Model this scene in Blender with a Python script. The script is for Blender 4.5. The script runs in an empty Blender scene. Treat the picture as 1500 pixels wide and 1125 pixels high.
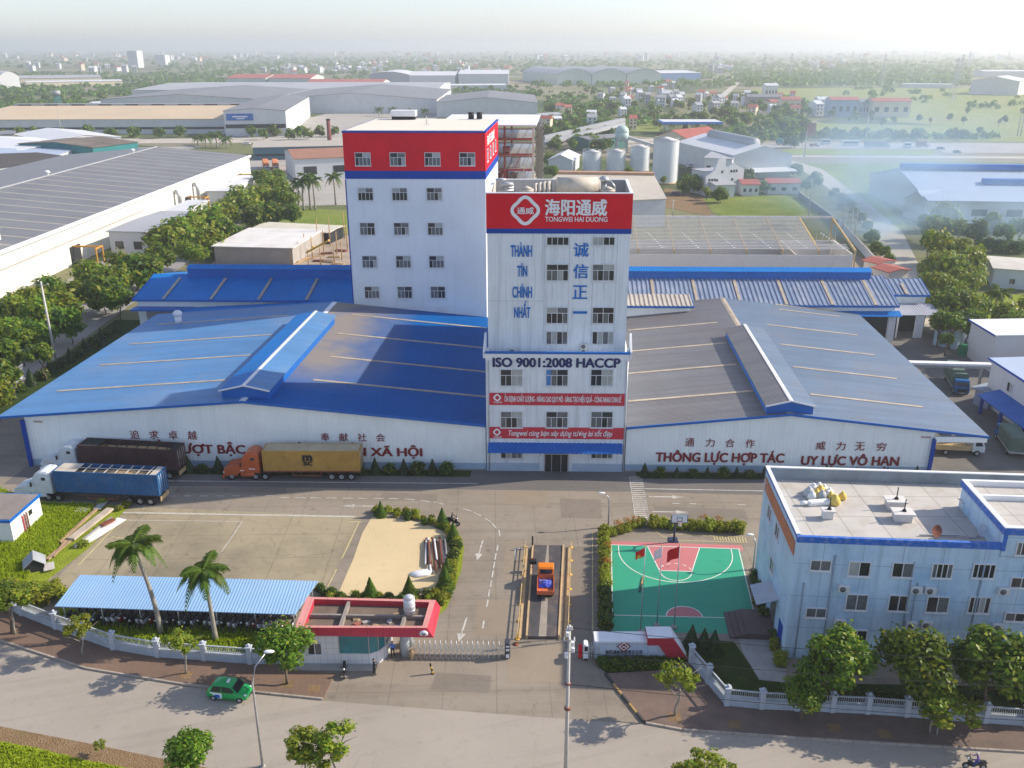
import bpy, math, random
from mathutils import Vector, Matrix, Euler
SC = bpy.context.scene
COL = SC.collection
R = random.Random(11)
rad = math.radians

# ------------------------------------------------------------------ camera, sky, sun, exposure
CAM_H = 52.0
PITCH = math.atan(494 / 1312)
cam = bpy.data.cameras.new("camera")
cam.sensor_width = 36.0
cam.lens = 1312 / 1500 * 36
cam.clip_start = 0.5
cam.clip_end = 30000
camo = bpy.data.objects.new("camera", cam)
camo.location = (0, 0, CAM_H)
camo.rotation_euler = (rad(90) - PITCH, 0, 0)
COL.objects.link(camo)
SC.camera = camo

SUN_EL, SUN_AZ = 31.5, 11.5          # azimuth measured from +X towards +Y
W = bpy.data.worlds.new("World")
SC.world = W
W.use_nodes = True
wn = W.node_tree
sky = wn.nodes.new("ShaderNodeTexSky")
sky.sky_type = 'NISHITA'
sky.sun_disc = False
sky.sun_elevation = rad(SUN_EL)
sky.sun_rotation = rad(90 - SUN_AZ)
sky.altitude = 0
sky.air_density = 1.0
sky.dust_density = 0.7
sky.ozone_density = 1.0
bg = wn.nodes["Background"]
bg.inputs[1].default_value = 0.085
tint = wn.nodes.new("ShaderNodeMix"); tint.data_type = 'RGBA'; tint.blend_type = 'MULTIPLY'
tint.inputs[0].default_value = 1.0; tint.inputs[7].default_value = (.925, .97, 1.14, 1)
pale = wn.nodes.new('ShaderNodeHueSaturation'); pale.inputs['Saturation'].default_value = .72
wn.links.new(sky.outputs[0], pale.inputs['Color']); wn.links.new(pale.outputs[0], tint.inputs[6]); wn.links.new(tint.outputs[2], bg.inputs[0])

sl = bpy.data.lights.new("sun", 'SUN')
sl.energy = 3.0
sl.angle = rad(0.6)
sl.color = (1.0, 0.89, 0.74)
so = bpy.data.objects.new("sun", sl)
sd = Vector((math.cos(rad(SUN_EL)) * math.cos(rad(SUN_AZ)), math.cos(rad(SUN_EL)) * math.sin(rad(SUN_AZ)), math.sin(rad(SUN_EL))))
so.rotation_euler = sd.to_track_quat('Z', 'Y').to_euler()
so.location = sd * 300
COL.objects.link(so)

SC.view_settings.view_transform = 'Standard'
SC.view_settings.look = 'None'
SC.view_settings.exposure = 1.15
SC.view_settings.gamma = 1
SC.render.engine = 'CYCLES'
SC.cycles.use_denoising = True
SC.cycles.max_bounces = 6
SC.cycles.diffuse_bounces = 3
SC.cycles.glossy_bounces = 2
SC.cycles.transmission_bounces = 3
SC.cycles.volume_bounces = 1
SC.cycles.volume_max_steps = 96

# ------------------------------------------------------------------ placing helpers
_c, _s = math.cos(PITCH), math.sin(PITCH)
def g(x, y, z=0.0):
    """ground-plan survey: point at height z seen at this spot of the 1500x1125 photograph"""
    u = (x - 750) / 1312; v = (562.5 - y) / 1312
    t = (CAM_H - z) / (_s - v * _c)
    return Vector((u * t, (_c + v * _s) * t, z))
def zat(Y, y):
    v = (562.5 - y) / 1312
    return CAM_H + (v * Y * _c - Y * _s) / (_c + v * _s)
_a1, _a2 = rad(1.2), rad(3.7)
FO = Vector((-3.3, 105.9, 0))
EX = Vector((math.cos(_a1), -math.sin(_a1), 0))
EY = Vector((math.sin(_a2), math.cos(_a2), 0))
FA = -_a1
def fr(u, v, z=0.0):
    """factory survey frame: u along the street front, v into the site"""
    return FO + EX * u + EY * v + Vector((0, 0, z))
_det = EX.x * EY.y - EX.y * EY.x
def w2f(p):
    X = p.x - FO.x; Y = p.y - FO.y
    return ((X * EY.y - Y * EY.x) / _det, (EX.x * Y - EX.y * X) / _det)
def fz(x, y, z=0.0): return w2f(g(x, y, z))
def fv(x, y, v0):
    """(u, z) where the facade plane v = v0 shows this spot"""
    a = g(x, y, 0); b = g(x, y, 10)
    va, vb = w2f(a)[1], w2f(b)[1]
    p = a + (b - a) * ((v0 - va) / (vb - va))
    return (w2f(p)[0], p.z)

# ------------------------------------------------------------------ object helpers
def tag(o, label, cat, group=None):
    o['label'] = label; o['category'] = cat
    if group: o['group'] = group
    return o
def thing(name, label, cat, loc=(0, 0, 0), rz=0.0, group=None):
    o = bpy.data.objects.new(name, None)
    o.empty_display_size = 0.5
    o.location = loc; o.rotation_euler = (0, 0, rz)
    COL.objects.link(o)
    return tag(o, label, cat, group)
def kids(o): return [c for c in bpy.data.objects if c.parent == o]
_kidcache = {}
def dup(root, loc=None, rz=None, label=None, group=None, scale=None, children=None):
    r = root.copy(); COL.objects.link(r)
    if loc is not None: r.location = loc
    if rz is not None: r.rotation_euler = (0, 0, rz)
    if scale is not None: r.scale = scale
    if label: r['label'] = label
    if group: r['group'] = group
    ch = _kidcache.get(root.name)
    if ch is None:
        ch = [(c, kids(c)) for c in kids(root)]
        _kidcache[root.name] = ch
    for c, gs in ch:
        d = c.copy(); COL.objects.link(d); d.parent = r
        for q in gs:
            e = q.copy(); COL.objects.link(e); e.parent = d
    return r
def link(name, me, parent=None, loc=None, rot=None, scale=None):
    o = bpy.data.objects.new(name, me)
    if parent is not None: o.parent = parent
    if loc is not None: o.location = loc
    if rot is not None: o.rotation_euler = rot
    if scale is not None: o.scale = scale
    COL.objects.link(o)
    return o

class MB:
    def __init__(s, T=None): s.v = []; s.f = []; s.m = []; s.sm = []; s.T = T
    def add(s, vs, fs, m=0, sm=False):
        b = len(s.v)
        for p in vs:
            s.v.append(tuple(s.T(p)) if s.T else tuple(p))
        for f in fs:
            s.f.append(tuple(i + b for i in f)); s.m.append(m); s.sm.append(sm)
        return s
    def box(s, x0, x1, y0, y1, z0, z1, m=0):
        return s.add([(x0, y0, z0), (x1, y0, z0), (x1, y1, z0), (x0, y1, z0), (x0, y0, z1), (x1, y0, z1), (x1, y1, z1), (x0, y1, z1)],
              [(0, 3, 2, 1), (4, 5, 6, 7), (0, 1, 5, 4), (1, 2, 6, 5), (2, 3, 7, 6), (3, 0, 4, 7)], m)
    def rbox(s, x0, x1, y0, y1, z0, z1, r=.05, m=0):
        """box with chamfered edges"""
        def ring(z, i): return [(x0 + i + r, y0 + i, z), (x1 - i - r, y0 + i, z), (x1 - i, y0 + i + r, z), (x1 - i, y1 - i - r, z), (x1 - i - r, y1 - i, z), (x0 + i + r, y1 - i, z), (x0 + i, y1 - i - r, z), (x0 + i, y0 + i + r, z)]
        return s.loft([ring(z0, r * .6), ring(z0 + r, 0), ring(z1 - r, 0), ring(z1, r * .6)], m)
    def loft(s, rings, m=0, cap=True, sm=False, closed=True):
        n = len(rings[0]); vs = [p for r_ in rings for p in r_]; fs = []
        for k in range(len(rings) - 1):
            for i in range(n if closed else n - 1):
                j = (i + 1) % n
                fs.append((k * n + i, k * n + j, (k + 1) * n + j, (k + 1) * n + i))
        if cap:
            fs.append(tuple(range(n - 1, -1, -1))); fs.append(tuple(range((len(rings) - 1) * n, len(rings) * n)))
        return s.add(vs, fs, m, sm)
    def poly(s, pts, m=0): return s.add(pts, [tuple(range(len(pts)))], m)
    def slab(s, pts, t, m=0):
        """polygon (counter-clockwise from above) with thickness t below it"""
        n = len(pts); lo = [(p[0], p[1], p[2] - t) for p in pts]
        fs = [tuple(range(n)), tuple(range(2 * n - 1, n - 1, -1))] + [(i, i + n, (i + 1) % n + n, (i + 1) % n) for i in range(n)]
        return s.add(list(pts) + lo, fs, m)
    def prism(s, prof, y0, y1, m=0, sm=False):
        """profile of (x, z) extruded along y"""
        return s.loft([[(x, y0, z) for x, z in prof], [(x, y1, z) for x, z in prof]], m, sm=sm)
    def prismx(s, prof, x0, x1, m=0):
        return s.loft([[(x0, y, z) for y, z in prof], [(x1, y, z) for y, z in prof]], m)
    def cyl(s, p0, p1, r0, r1=None, n=10, m=0, cap=True, sm=True):
        p0 = Vector(p0); p1 = Vector(p1); r1 = r0 if r1 is None else r1
        d = (p1 - p0).normalized()
        a = d.orthogonal().normalized(); b = d.cross(a)
        rg = []
        for p, r_ in ((p0, r0), (p1, r1)):
            rg.append([tuple(p + (a * math.cos(2 * math.pi * i / n) + b * math.sin(2 * math.pi * i / n)) * r_) for i in range(n)])
        return s.loft(rg, m, cap, sm)
    def tube(s, pts, r, n=6, m=0):
        pts = [Vector(p) for p in pts]; rg = []
        for i, p in enumerate(pts):
            d = (pts[min(i + 1, len(pts) - 1)] - pts[max(i - 1, 0)]).normalized()
            a = d.cross(Vector((.13, .21, .97))).normalized(); b = d.cross(a)
            q = r[i] if isinstance(r, (list, tuple)) else r
            rg.append([tuple(p + (a * math.cos(2 * math.pi * k / n) + b * math.sin(2 * math.pi * k / n)) * q) for k in range(n)])
        return s.loft(rg, m, True, True)
    def bar(s, p0, p1, w, h, m=0):
        p0 = Vector(p0); p1 = Vector(p1); d = (p1 - p0).normalized()
        up = Vector((0, 0, 1)) if abs(d.z) < .95 else Vector((0, 1, 0))
        a = d.cross(up).normalized() * (w / 2); b = a.cross(d).normalized() * (h / 2)
        return s.loft([[tuple(p - a - b), tuple(p + a - b), tuple(p + a + b), tuple(p - a + b)] for p in (p0, p1)], m)
    def sphere(s, c, rx, ry=None, rz=None, n=10, k=6, m=0):
        ry = rx if ry is None else ry; rz = rx if rz is None else rz
        rg = []
        for j in range(k + 1):
            t = -math.pi / 2 + math.pi * j / k; q = max(.02, math.cos(t))
            rg.append([(c[0] + rx * q * math.cos(2 * math.pi * i / n), c[1] + ry * q * math.sin(2 * math.pi * i / n), c[2] + rz * math.sin(t)) for i in range(n)])
        return s.loft(rg, m, True, True)
    def mesh(s, name, mats):
        me = bpy.data.meshes.new(name)
        me.from_pydata(s.v, [], s.f)
        for k in (mats if isinstance(mats, (list, tuple)) else [mats]): me.materials.append(k)
        me.polygons.foreach_set("material_index", s.m)
        me.polygons.foreach_set("use_smooth", s.sm)
        me.update()
        return me
    def build(s, name, mats, parent=None, loc=None, rot=None):
        return link(name, s.mesh(name, mats), parent, loc, rot)

def struct(name, pts, m, z=0.0, thick=None, extra=None):
    mb = MB()
    p = [(q[0], q[1], z) for q in pts]
    a = sum(p[i][0] * p[(i + 1) % len(p)][1] - p[(i + 1) % len(p)][0] * p[i][1] for i in range(len(p)))
    if a < 0: p.reverse()
    mb.slab(p, thick) if thick else mb.poly(p)
    o = mb.build(name, m); o['kind'] = 'structure'
    return o

# ------------------------------------------------------------------ materials
def c4(c): return (c[0], c[1], c[2], 1)
def mixc(nt, fac, a, b, blend='MIX'):
    n = nt.nodes.new('ShaderNodeMix'); n.data_type = 'RGBA'; n.blend_type = blend
    for s_, v in ((0, fac), (6, a), (7, b)):
        if hasattr(v, 'is_output'): nt.links.new(v, n.inputs[s_])
        else: n.inputs[s_].default_value = v if s_ == 0 else c4(v)
    return n.outputs[2]
def ramp(nt, src, lo, hi):
    n = nt.nodes.new('ShaderNodeMapRange'); n.inputs[1].default_value = lo; n.inputs[2].default_value = hi
    n.clamp = True
    nt.links.new(src, n.inputs[0]); return n.outputs[0]
def noise(nt, co, scale, detail=5, rough=.55, vec=None):
    if vec:
        mp = nt.nodes.new('ShaderNodeMapping'); mp.inputs[3].default_value = vec
        nt.links.new(co, mp.inputs[0]); co = mp.outputs[0]
    n = nt.nodes.new('ShaderNodeTexNoise'); n.inputs['Scale'].default_value = scale
    n.inputs['Detail'].default_value = detail; n.inputs['Roughness'].default_value = rough
    nt.links.new(co, n.inputs['Vector']); return n.outputs[0]
def math_(nt, op, a, b=None):
    n = nt.nodes.new('ShaderNodeMath'); n.operation = op
    for i, v in enumerate((a, b)):
        if v is None: continue
        if hasattr(v, 'is_output'): nt.links.new(v, n.inputs[i])
        else: n.inputs[i].default_value = v
    return n.outputs[0]
def newmat(name):
    m = bpy.data.materials.new(name); m.use_nodes = True
    nt = m.node_tree; b = nt.nodes['Principled BSDF']
    tc = nt.nodes.new('ShaderNodeTexCoord')
    return m, nt, b, tc.outputs['Object']
def M(name, col, rough=.6, var=.12, sc=.6, spec=.3, metal=0.0, stain=None, streak=None, ribs=None, joints=None, bump=0.0, coat=0.0, rand=0.0, sheet=0.0, sunlit_tone=None):
    """procedural paint/concrete/metal: broad tone noise, optional stains (colour, amount, scale),
    rain streaks (colour, amount), ribs (axis, period, depth), joints (sx, sz-or-sy, width, colour, axes)"""
    m, nt, b, co = newmat(name)
    c = mixc(nt, ramp(nt, noise(nt, co, sc, 6), .3, .7), [k * (1 - var) for k in col], [min(1, k * (1 + var)) for k in col])
    if sheet:
        c = mixc(nt, math_(nt, 'MULTIPLY', ramp(nt, noise(nt, co, 1.0, 3, .6, (.035, .9, .035)), .42, .62), sheet), c, [k * .62 for k in col])
        c = mixc(nt, math_(nt, 'MULTIPLY', ramp(nt, noise(nt, co, 1.0, 4, .7, (.25, 1.4, .25)), .6, .75), sheet * .8), c, (.24, .205, .18))
    if stain:
        c = mixc(nt, math_(nt, 'MULTIPLY', ramp(nt, noise(nt, co, stain[2], 8, .65), .48, .72), stain[1]), c, stain[0])
    if sunlit_tone:  # tone of a sunlit area, mixed into the colour by position
        dc, (xa, xb), (ya, yb) = sunlit_tone; sp = nt.nodes.new('ShaderNodeSeparateXYZ'); nt.links.new(co, sp.inputs[0])
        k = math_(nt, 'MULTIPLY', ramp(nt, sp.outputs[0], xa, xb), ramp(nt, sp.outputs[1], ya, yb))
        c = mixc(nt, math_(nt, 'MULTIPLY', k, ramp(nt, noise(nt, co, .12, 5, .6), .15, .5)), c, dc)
    if streak:
        c = mixc(nt, math_(nt, 'MULTIPLY', ramp(nt, noise(nt, co, 1.0, 5, .6, (1.6, 1.6, .09)), .5, .75), streak[1]), c, streak[0])
    if joints:
        sx, sy, w, jc, ax = joints
        sp = nt.nodes.new('ShaderNodeSeparateXYZ'); nt.links.new(co, sp.inputs[0])
        fs = []
        for a_, per in zip(ax, (sx, sy)):
            k = math_(nt, 'FRACT', math_(nt, 'DIVIDE', sp.outputs['XYZ'.index(a_)], per))
            fs.append(math_(nt, 'LESS_THAN', k, w / per))
        c = mixc(nt, math_(nt, 'MULTIPLY', math_(nt, 'MAXIMUM', fs[0], fs[1]), .7), c, jc)
    if rand:
        oi = nt.nodes.new('ShaderNodeObjectInfo')
        hs = nt.nodes.new('ShaderNodeHueSaturation')
        nt.links.new(math_(nt, 'ADD', math_(nt, 'MULTIPLY', oi.outputs['Random'], rand), 1 - rand / 2), hs.inputs['Value'])
        nt.links.new(c, hs.inputs['Color']); c = hs.outputs[0]
    nt.links.new(c, b.inputs['Base Color'])
    b.inputs['Roughness'].default_value = rough
    b.inputs['Specular IOR Level'].default_value = spec
    b.inputs['Metallic'].default_value = metal
    b.inputs['Coat Weight'].default_value = coat
    h = None
    if ribs:
        sp = nt.nodes.new('ShaderNodeSeparateXYZ'); nt.links.new(co, sp.inputs[0])
        h = math_(nt, 'SINE', math_(nt, 'MULTIPLY', sp.outputs['XYZ'.index(ribs[0])], 2 * math.pi / ribs[1]))
        dep = ribs[2]
    elif bump:
        h = noise(nt, co, sc * 6, 6); dep = bump
    if h is not None:
        bp = nt.nodes.new('ShaderNodeBump'); bp.inputs['Distance'].default_value = dep; bp.inputs['Strength'].default_value = .6
        nt.links.new(h, bp.inputs['Height']); nt.links.new(bp.outputs[0], b.inputs['Normal'])
    return m
def leafmat(name, a, b_, trans=.35, rand=.35):
    m, nt, b, co = newmat(name)
    oi = nt.nodes.new('ShaderNodeObjectInfo')
    geo = nt.nodes.new('ShaderNodeNewGeometry')
    c = mixc(nt, geo.outputs['Random Per Island'], a, b_)
    hs = nt.nodes.new('ShaderNodeHueSaturation')
    nt.links.new(math_(nt, 'ADD', math_(nt, 'MULTIPLY', oi.outputs['Random'], rand), 1 - rand / 2), hs.inputs['Value'])
    nt.links.new(math_(nt, 'ADD', math_(nt, 'MULTIPLY', oi.outputs['Random'], .03), .485), hs.inputs['Hue'])
    nt.links.new(c, hs.inputs['Color'])
    nt.links.new(hs.outputs[0], b.inputs['Base Color'])
    b.inputs['Roughness'].default_value = .42
    b.inputs['Specular IOR Level'].default_value = .16
    tr = nt.nodes.new('ShaderNodeBsdfTranslucent')
    t2 = mixc(nt, 1.0, hs.outputs[0], (1.5, 1.45, .45), 'MULTIPLY')
    nt.links.new(t2, tr.inputs[0])
    mx = nt.nodes.new('ShaderNodeMixShader'); mx.inputs[0].default_value = trans
    nt.links.new(b.outputs[0], mx.inputs[1]); nt.links.new(tr.outputs[0], mx.inputs[2])
    nt.links.new(mx.outputs[0], nt.nodes['Material Output'].inputs[0])
    return m

GREY = (.33, .33, .33)
m_white = M('white_paint', (.74, .75, .76), .5, .06)
m_clad = M('white_cladding', (.73, .78, .81), .45, .05, .3, streak=((.40, .42, .43), .6), ribs=('X', .45, .02))
m_cladp = M('rear_cladding', (.75, .79, .81), .45, .05, .2, streak=((.5, .53, .55), .2))
m_wall = M('facade_sheeting', (.83, .88, .87), .45, .05, .25, streak=((.5, .53, .55), .2), ribs=('X', .5, .02))
m_red = M('red_panel', (.70, .008, .022), .6, .08, .3, spec=.08)
m_bluep = M('blue_panel', (.004, .055, .33), .5, .08, .3, spec=.12)
m_blue2 = M('blue_trim', (.006, .12, .44), .45, .1, .5)
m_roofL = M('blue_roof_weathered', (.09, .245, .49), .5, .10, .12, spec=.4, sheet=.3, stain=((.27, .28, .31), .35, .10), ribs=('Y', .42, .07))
m_roofLr = M('blue_roof_sunlit_tone', (.002, .105, .36), .55, .12, .12, spec=.08, sheet=.1, sunlit_tone=((.27, .24, .215), (17, 6), (-15, -3)), ribs=('Y', .42, .07))  # dust as it shows in sun, painted only over the sunlit upper slope
m_roofR = M('faded_roof_brown', (.162, .162, .172), .5, .12, .12, spec=.4, sheet=.5, stain=((.13, .105, .095), .55, .10), ribs=('Y', .42, .07))
m_roofRr = M('faded_roof_blue', (.13, .19, .275), .5, .12, .12, spec=.4, sheet=.45, stain=((.17, .165, .175), .5, .10), ribs=('Y', .42, .07))
m_roofB = M('blue_roof', (.002, .165, .50), .5, .12, .2, spec=.15, ribs=('X', .5, .03))
m_rib = M('ribbed_roof', (.20, .26, .37), .5, .10, .3, spec=.4, stain=((.5, .5, .5), .5, .2))
m_sky = M('skylight_strip', (.42, .35, .26), .5, .2, .6, stain=((.2, .17, .14), .4, .5))
m_conc = M('concrete', (.36, .345, .32), .85, .12, .4, stain=((.22, .21, .2), .5, .5), bump=.01)
m_concl = M('pale_concrete', (.55, .52, .47), .85, .1, .4, stain=((.3, .28, .25), .5, .35), bump=.01)
m_dark = M('dark_interior', (.022, .024, .027), .8, .2)
m_black = M('black_rubber', (.018, .018, .02), .7, .2, 2)
m_steel = M('galvanised_steel', (.45, .46, .47), .4, .15, 2, metal=.5)
m_pole = M('pole_concrete', (.46, .45, .42), .8, .12, .8)
m_glass = M('dark_glass', (.022, .027, .033), .12, .3, .4, spec=.6)
m_glass2 = M('curtained_glass', (.13, .14, .145), .2, .3, 1.2, spec=.5)
m_glass3 = M('pale_blind', (.36, .38, .37), .35, .2, 1.5, spec=.5)
m_glass4 = M('blue_curtain', (.05, .2, .5), .35, .2, 1.5, spec=.5)
m_alu = M('white_frame', (.66, .67, .68), .4, .08, 2)
m_redtxt = M('dark_red_lettering', (.22, .012, .018), .5, .1)
m_navy = M('navy_lettering', (.012, .02, .11), .5, .1)
m_bluetxt = M('blue_lettering', (.005, .15, .52), .5, .1)
m_whitetxt = M('white_lettering', (.82, .82, .83), .5, .05)
m_banner = M('red_banner', (.55, .03, .05), .6, .1)
m_yel = M('yellow_paint', (.62, .37, .04), .5, .15, 1)
m_tan = M('tan_paint', (.5, .36, .19), .6, .15, 1)
m_rust = M('rust_steel', (.22, .07, .04), .7, .25, 1)
m_orange = M('orange_paint', (.62, .13, .015), .35, .08, 1, coat=.3)
m_green = M('green_paint', (.008, .34, .08), .3, .06, 1, coat=.5)
m_bark = M('bark', (.14, .105, .075), .9, .25, 3)
m_barkp = M('pale_bark', (.27, .25, .21), .9, .2, 3)
m_wood = M('weathered_wood', (.36, .25, .15), .8, .25, 1)
m_tile = M('red_roof_tiles', (.34, .12, .08), .8, .2, 1.5)
m_leafN = leafmat('leaf_mid_green', (.085, .165, .012), (.155, .24, .02))
m_leafD = leafmat('leaf_deep_green', (.045, .098, .01), (.10, .17, .016))
m_leafY = leafmat('leaf_yellow_green', (.19, .225, .018), (.28, .30, .03))
m_leafS = leafmat('leaf_shrub_dark', (.018, .042, .013), (.045, .075, .02), .2)
m_palm = leafmat('palm_leaf', (.065, .12, .014), (.12, .18, .025), .35)
m_flower = leafmat('red_flower', (.4, .06, .02), (.5, .12, .03), .2, .2)
m_grass = leafmat('grass_blade', (.25, .335, .018), (.36, .425, .035), .5, .1)
# ------------------------------------------------------------------ lettering
_capH = [None]
def text_mesh(body, bold=0.0, shear=0.0, space=1.0):
    cu = bpy.data.curves.new('lettering', 'FONT'); cu.body = body; cu.offset = bold; cu.shear = shear
    cu.space_character = space; cu.resolution_u = 3
    o = bpy.data.objects.new('lettering', cu); COL.objects.link(o)
    dg = bpy.context.evaluated_depsgraph_get(); dg.update()
    me = bpy.data.meshes.new_from_object(o.evaluated_get(dg))
    vs = [(v.co.x, v.co.y) for v in me.vertices]; fs = [tuple(p.vertices) for p in me.polygons]
    bpy.data.objects.remove(o); bpy.data.curves.remove(cu); bpy.data.meshes.remove(me)
    return vs, fs
def lettering(body, m, parent, P0, right, up, width, cap, bold=0.0, shear=0.0, name='lettering', space=1.0, full=False):
    """flat letters fitted into width x cap height, baseline-left at P0 (parent-local)"""
    if _capH[0] is None:
        vs, _ = text_mesh('H'); _capH[0] = max(v[1] for v in vs)
    dots = [(i, ch) for i, ch in enumerate(body) if ch in 'ỢƠ']; body = body.replace('Ợ', 'O').replace('Ơ', 'O')
    vs, fs = text_mesh(body, 0.0, shear, space)
    for i, ch in dots:           # horn and dot of the O-horn letters, set by hand
        xa = max([0.0] + [v[0] for v in text_mesh(body[:i] or ' ', 0, shear, space)[0]]); xb = max(v[0] for v in text_mesh(body[:i + 1], 0, shear, space)[0]); xm = (xa + xb) / 2; k = len(vs)
        vs += [(xb - .14, .6), (xb - .06, .52), (xb + .07, .74), (xb - .02, .77)]; fs.append((k, k + 1, k + 2, k + 3)); k += 4
        if ch == 'Ợ': vs += [(xm - .06, -.22), (xm + .05, -.22), (xm + .05, -.11), (xm - .06, -.11)]; fs.append((k, k + 1, k + 2, k + 3))
    x0 = min(v[0] for v in vs); x1 = max(v[0] for v in vs)
    y0 = 0.0; h = _capH[0]
    if full: y0 = min(v[1] for v in vs); h = max(v[1] for v in vs) - y0
    mb = MB(); P0 = Vector(P0); right = Vector(right); up = Vector(up)
    nrm = right.cross(up).normalized(); kx = width / (x1 - x0 + 2 * bold); ky = cap / h
    offs = [(0, 0)] + ([(bold, 0), (-bold, 0), (bold * .7, bold * .5), (-bold * .7, bold * .5), (bold * .7, -bold * .5), (-bold * .7, -bold * .5)] if bold else [])
    for i, (ox, oy) in enumerate(offs):      # strokes thickened by stacked copies of the letters, 1.5 mm apart
        mb.add([P0 + right * ((x + ox + bold - x0) * kx) + up * ((y + oy - y0) * ky) + nrm * (.0015 * i) for x, y in vs], fs)
    return mb.build(name, m, parent)

# ------------------------------------------------------------------ windows (frame > pane)
_win = {}
def window(parent, loc, rz, w, h, style='tower', name='window', seed=None):
    w = round(w, 2); h = round(h, 2)
    var = R.randrange(5) if seed is None else seed
    key = (w, h, style)
    if key not in _win:
        fb = MB(); t = .09 if style != 'small' else .06; d = .12
        fb.box(-w / 2, w / 2, -d, 0, 0, t); fb.box(-w / 2, w / 2, -d, 0, h - t, h)
        fb.box(-w / 2, -w / 2 + t, -d, 0, t, h - t); fb.box(w / 2 - t, w / 2, -d, 0, t, h - t)
        lights = []
        q = t * .8; dd = d - .02
        if style == 'tower':
            zt = h * .63
            fb.box(-w / 2 + t, w / 2 - t, -dd, 0, zt - q / 2, zt + q / 2)
            fb.box(-q / 2, q / 2, -dd, 0, zt + q / 2, h - t)
            n = 4
            for i in range(1, n):
                x = -w / 2 + w * i / n; fb.box(x - q / 2, x + q / 2, -dd, 0, t, zt - q / 2)
            for i in range(n): lights.append((-w / 2 + w * i / n, -w / 2 + w * (i + 1) / n, t, zt))
            lights += [(-w / 2 + t, 0, zt, h - t), (0, w / 2 - t, zt, h - t)]
        else:
            n = {'row4': 4, 'slide': 2, 'slide4': 4, 'small': 2, 'one': 1}[style]
            for i in range(1, n):
                x = -w / 2 + w * i / n; fb.box(x - q / 2, x + q / 2, -dd, 0, t, h - t)
            for i in range(n): lights.append((-w / 2 + w * i / n, -w / 2 + w * (i + 1) / n, t, h - t))
        fb.box(-w / 2 - .08, w / 2 + .08, -d - .06, 0, -.07, 0)
        panes = []
        for k in range(5):
            pb = MB(); rr = random.Random(hash((round(w * 100), round(h * 100), k, len(style))) & 0xffff)
            for (a, b_, c, e) in lights:
                mi = rr.choices([0, 1, 2], [5, 4, 2])[0]
                pb.add([(a, -.045, c), (b_, -.045, c), (b_, -.045, e), (a, -.045, e)], [(0, 1, 2, 3)], mi)
            panes.append(pb.mesh('pane', [m_glass, m_glass2, m_glass3]))
        _win[key] = (fb.mesh('window', m_alu), panes)
    fm, pn = _win[key]
    o = link(name, fm, parent, loc, (0, 0, rz))
    link('pane', pn[var % 5], o)
    return o
# ------------------------------------------------------------------ ground
def terrain_mat():
    m, nt, b, co = newmat('farmland')
    vo = nt.nodes.new('ShaderNodeTexVoronoi'); vo.inputs['Scale'].default_value = .011
    nt.links.new(co, vo.inputs['Vector'])
    sp = nt.nodes.new('ShaderNodeSeparateXYZ'); nt.links.new(vo.outputs['Color'], sp.inputs[0])
    c = mixc(nt, ramp(nt, sp.outputs[0], .2, .8), (.13, .155, .06), (.21, .205, .105))
    c = mixc(nt, ramp(nt, sp.outputs[1], .62, .7), c, (.27, .24, .18))
    c = mixc(nt, ramp(nt, sp.outputs[2], .72, .8), c, (.05, .085, .03))
    c = mixc(nt, math_(nt, 'MULTIPLY', ramp(nt, noise(nt, co, .05, 6, .65), .45, .7), .55), c, (.17, .16, .09))
    c = mixc(nt, math_(nt, 'MULTIPLY', ramp(nt, noise(nt, co, .3, 4, .65), .5, .7), .4), c, (.075, .11, .03))
    nt.links.new(c, b.inputs['Base Color']); b.inputs['Roughness'].default_value = .95; b.inputs['Specular IOR Level'].default_value = .1
    return m
def grass_mat(name, a, b_, soil, amt=.5, sc=.5):
    m, nt, b, co = newmat(name)
    c = mixc(nt, ramp(nt, noise(nt, co, sc, 6, .65), .35, .65), a, b_)
    c = mixc(nt, math_(nt, 'MULTIPLY', ramp(nt, noise(nt, co, sc * .35, 6, .6), .52, .68), amt), c, soil)
    c = mixc(nt, math_(nt, 'MULTIPLY', ramp(nt, noise(nt, co, sc * 8, 3, .6), .4, .65), .5), c, [k * .55 for k in a])
    nt.links.new(c, b.inputs['Base Color']); b.inputs['Roughness'].default_value = .95; b.inputs['Specular IOR Level'].default_value = .1
    bp = nt.nodes.new('ShaderNodeBump'); bp.inputs['Distance'].default_value = .15
    nt.links.new(noise(nt, co, sc * 10, 4), bp.inputs['Height']); nt.links.new(bp.outputs[0], b.inputs['Normal'])
    return m
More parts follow.
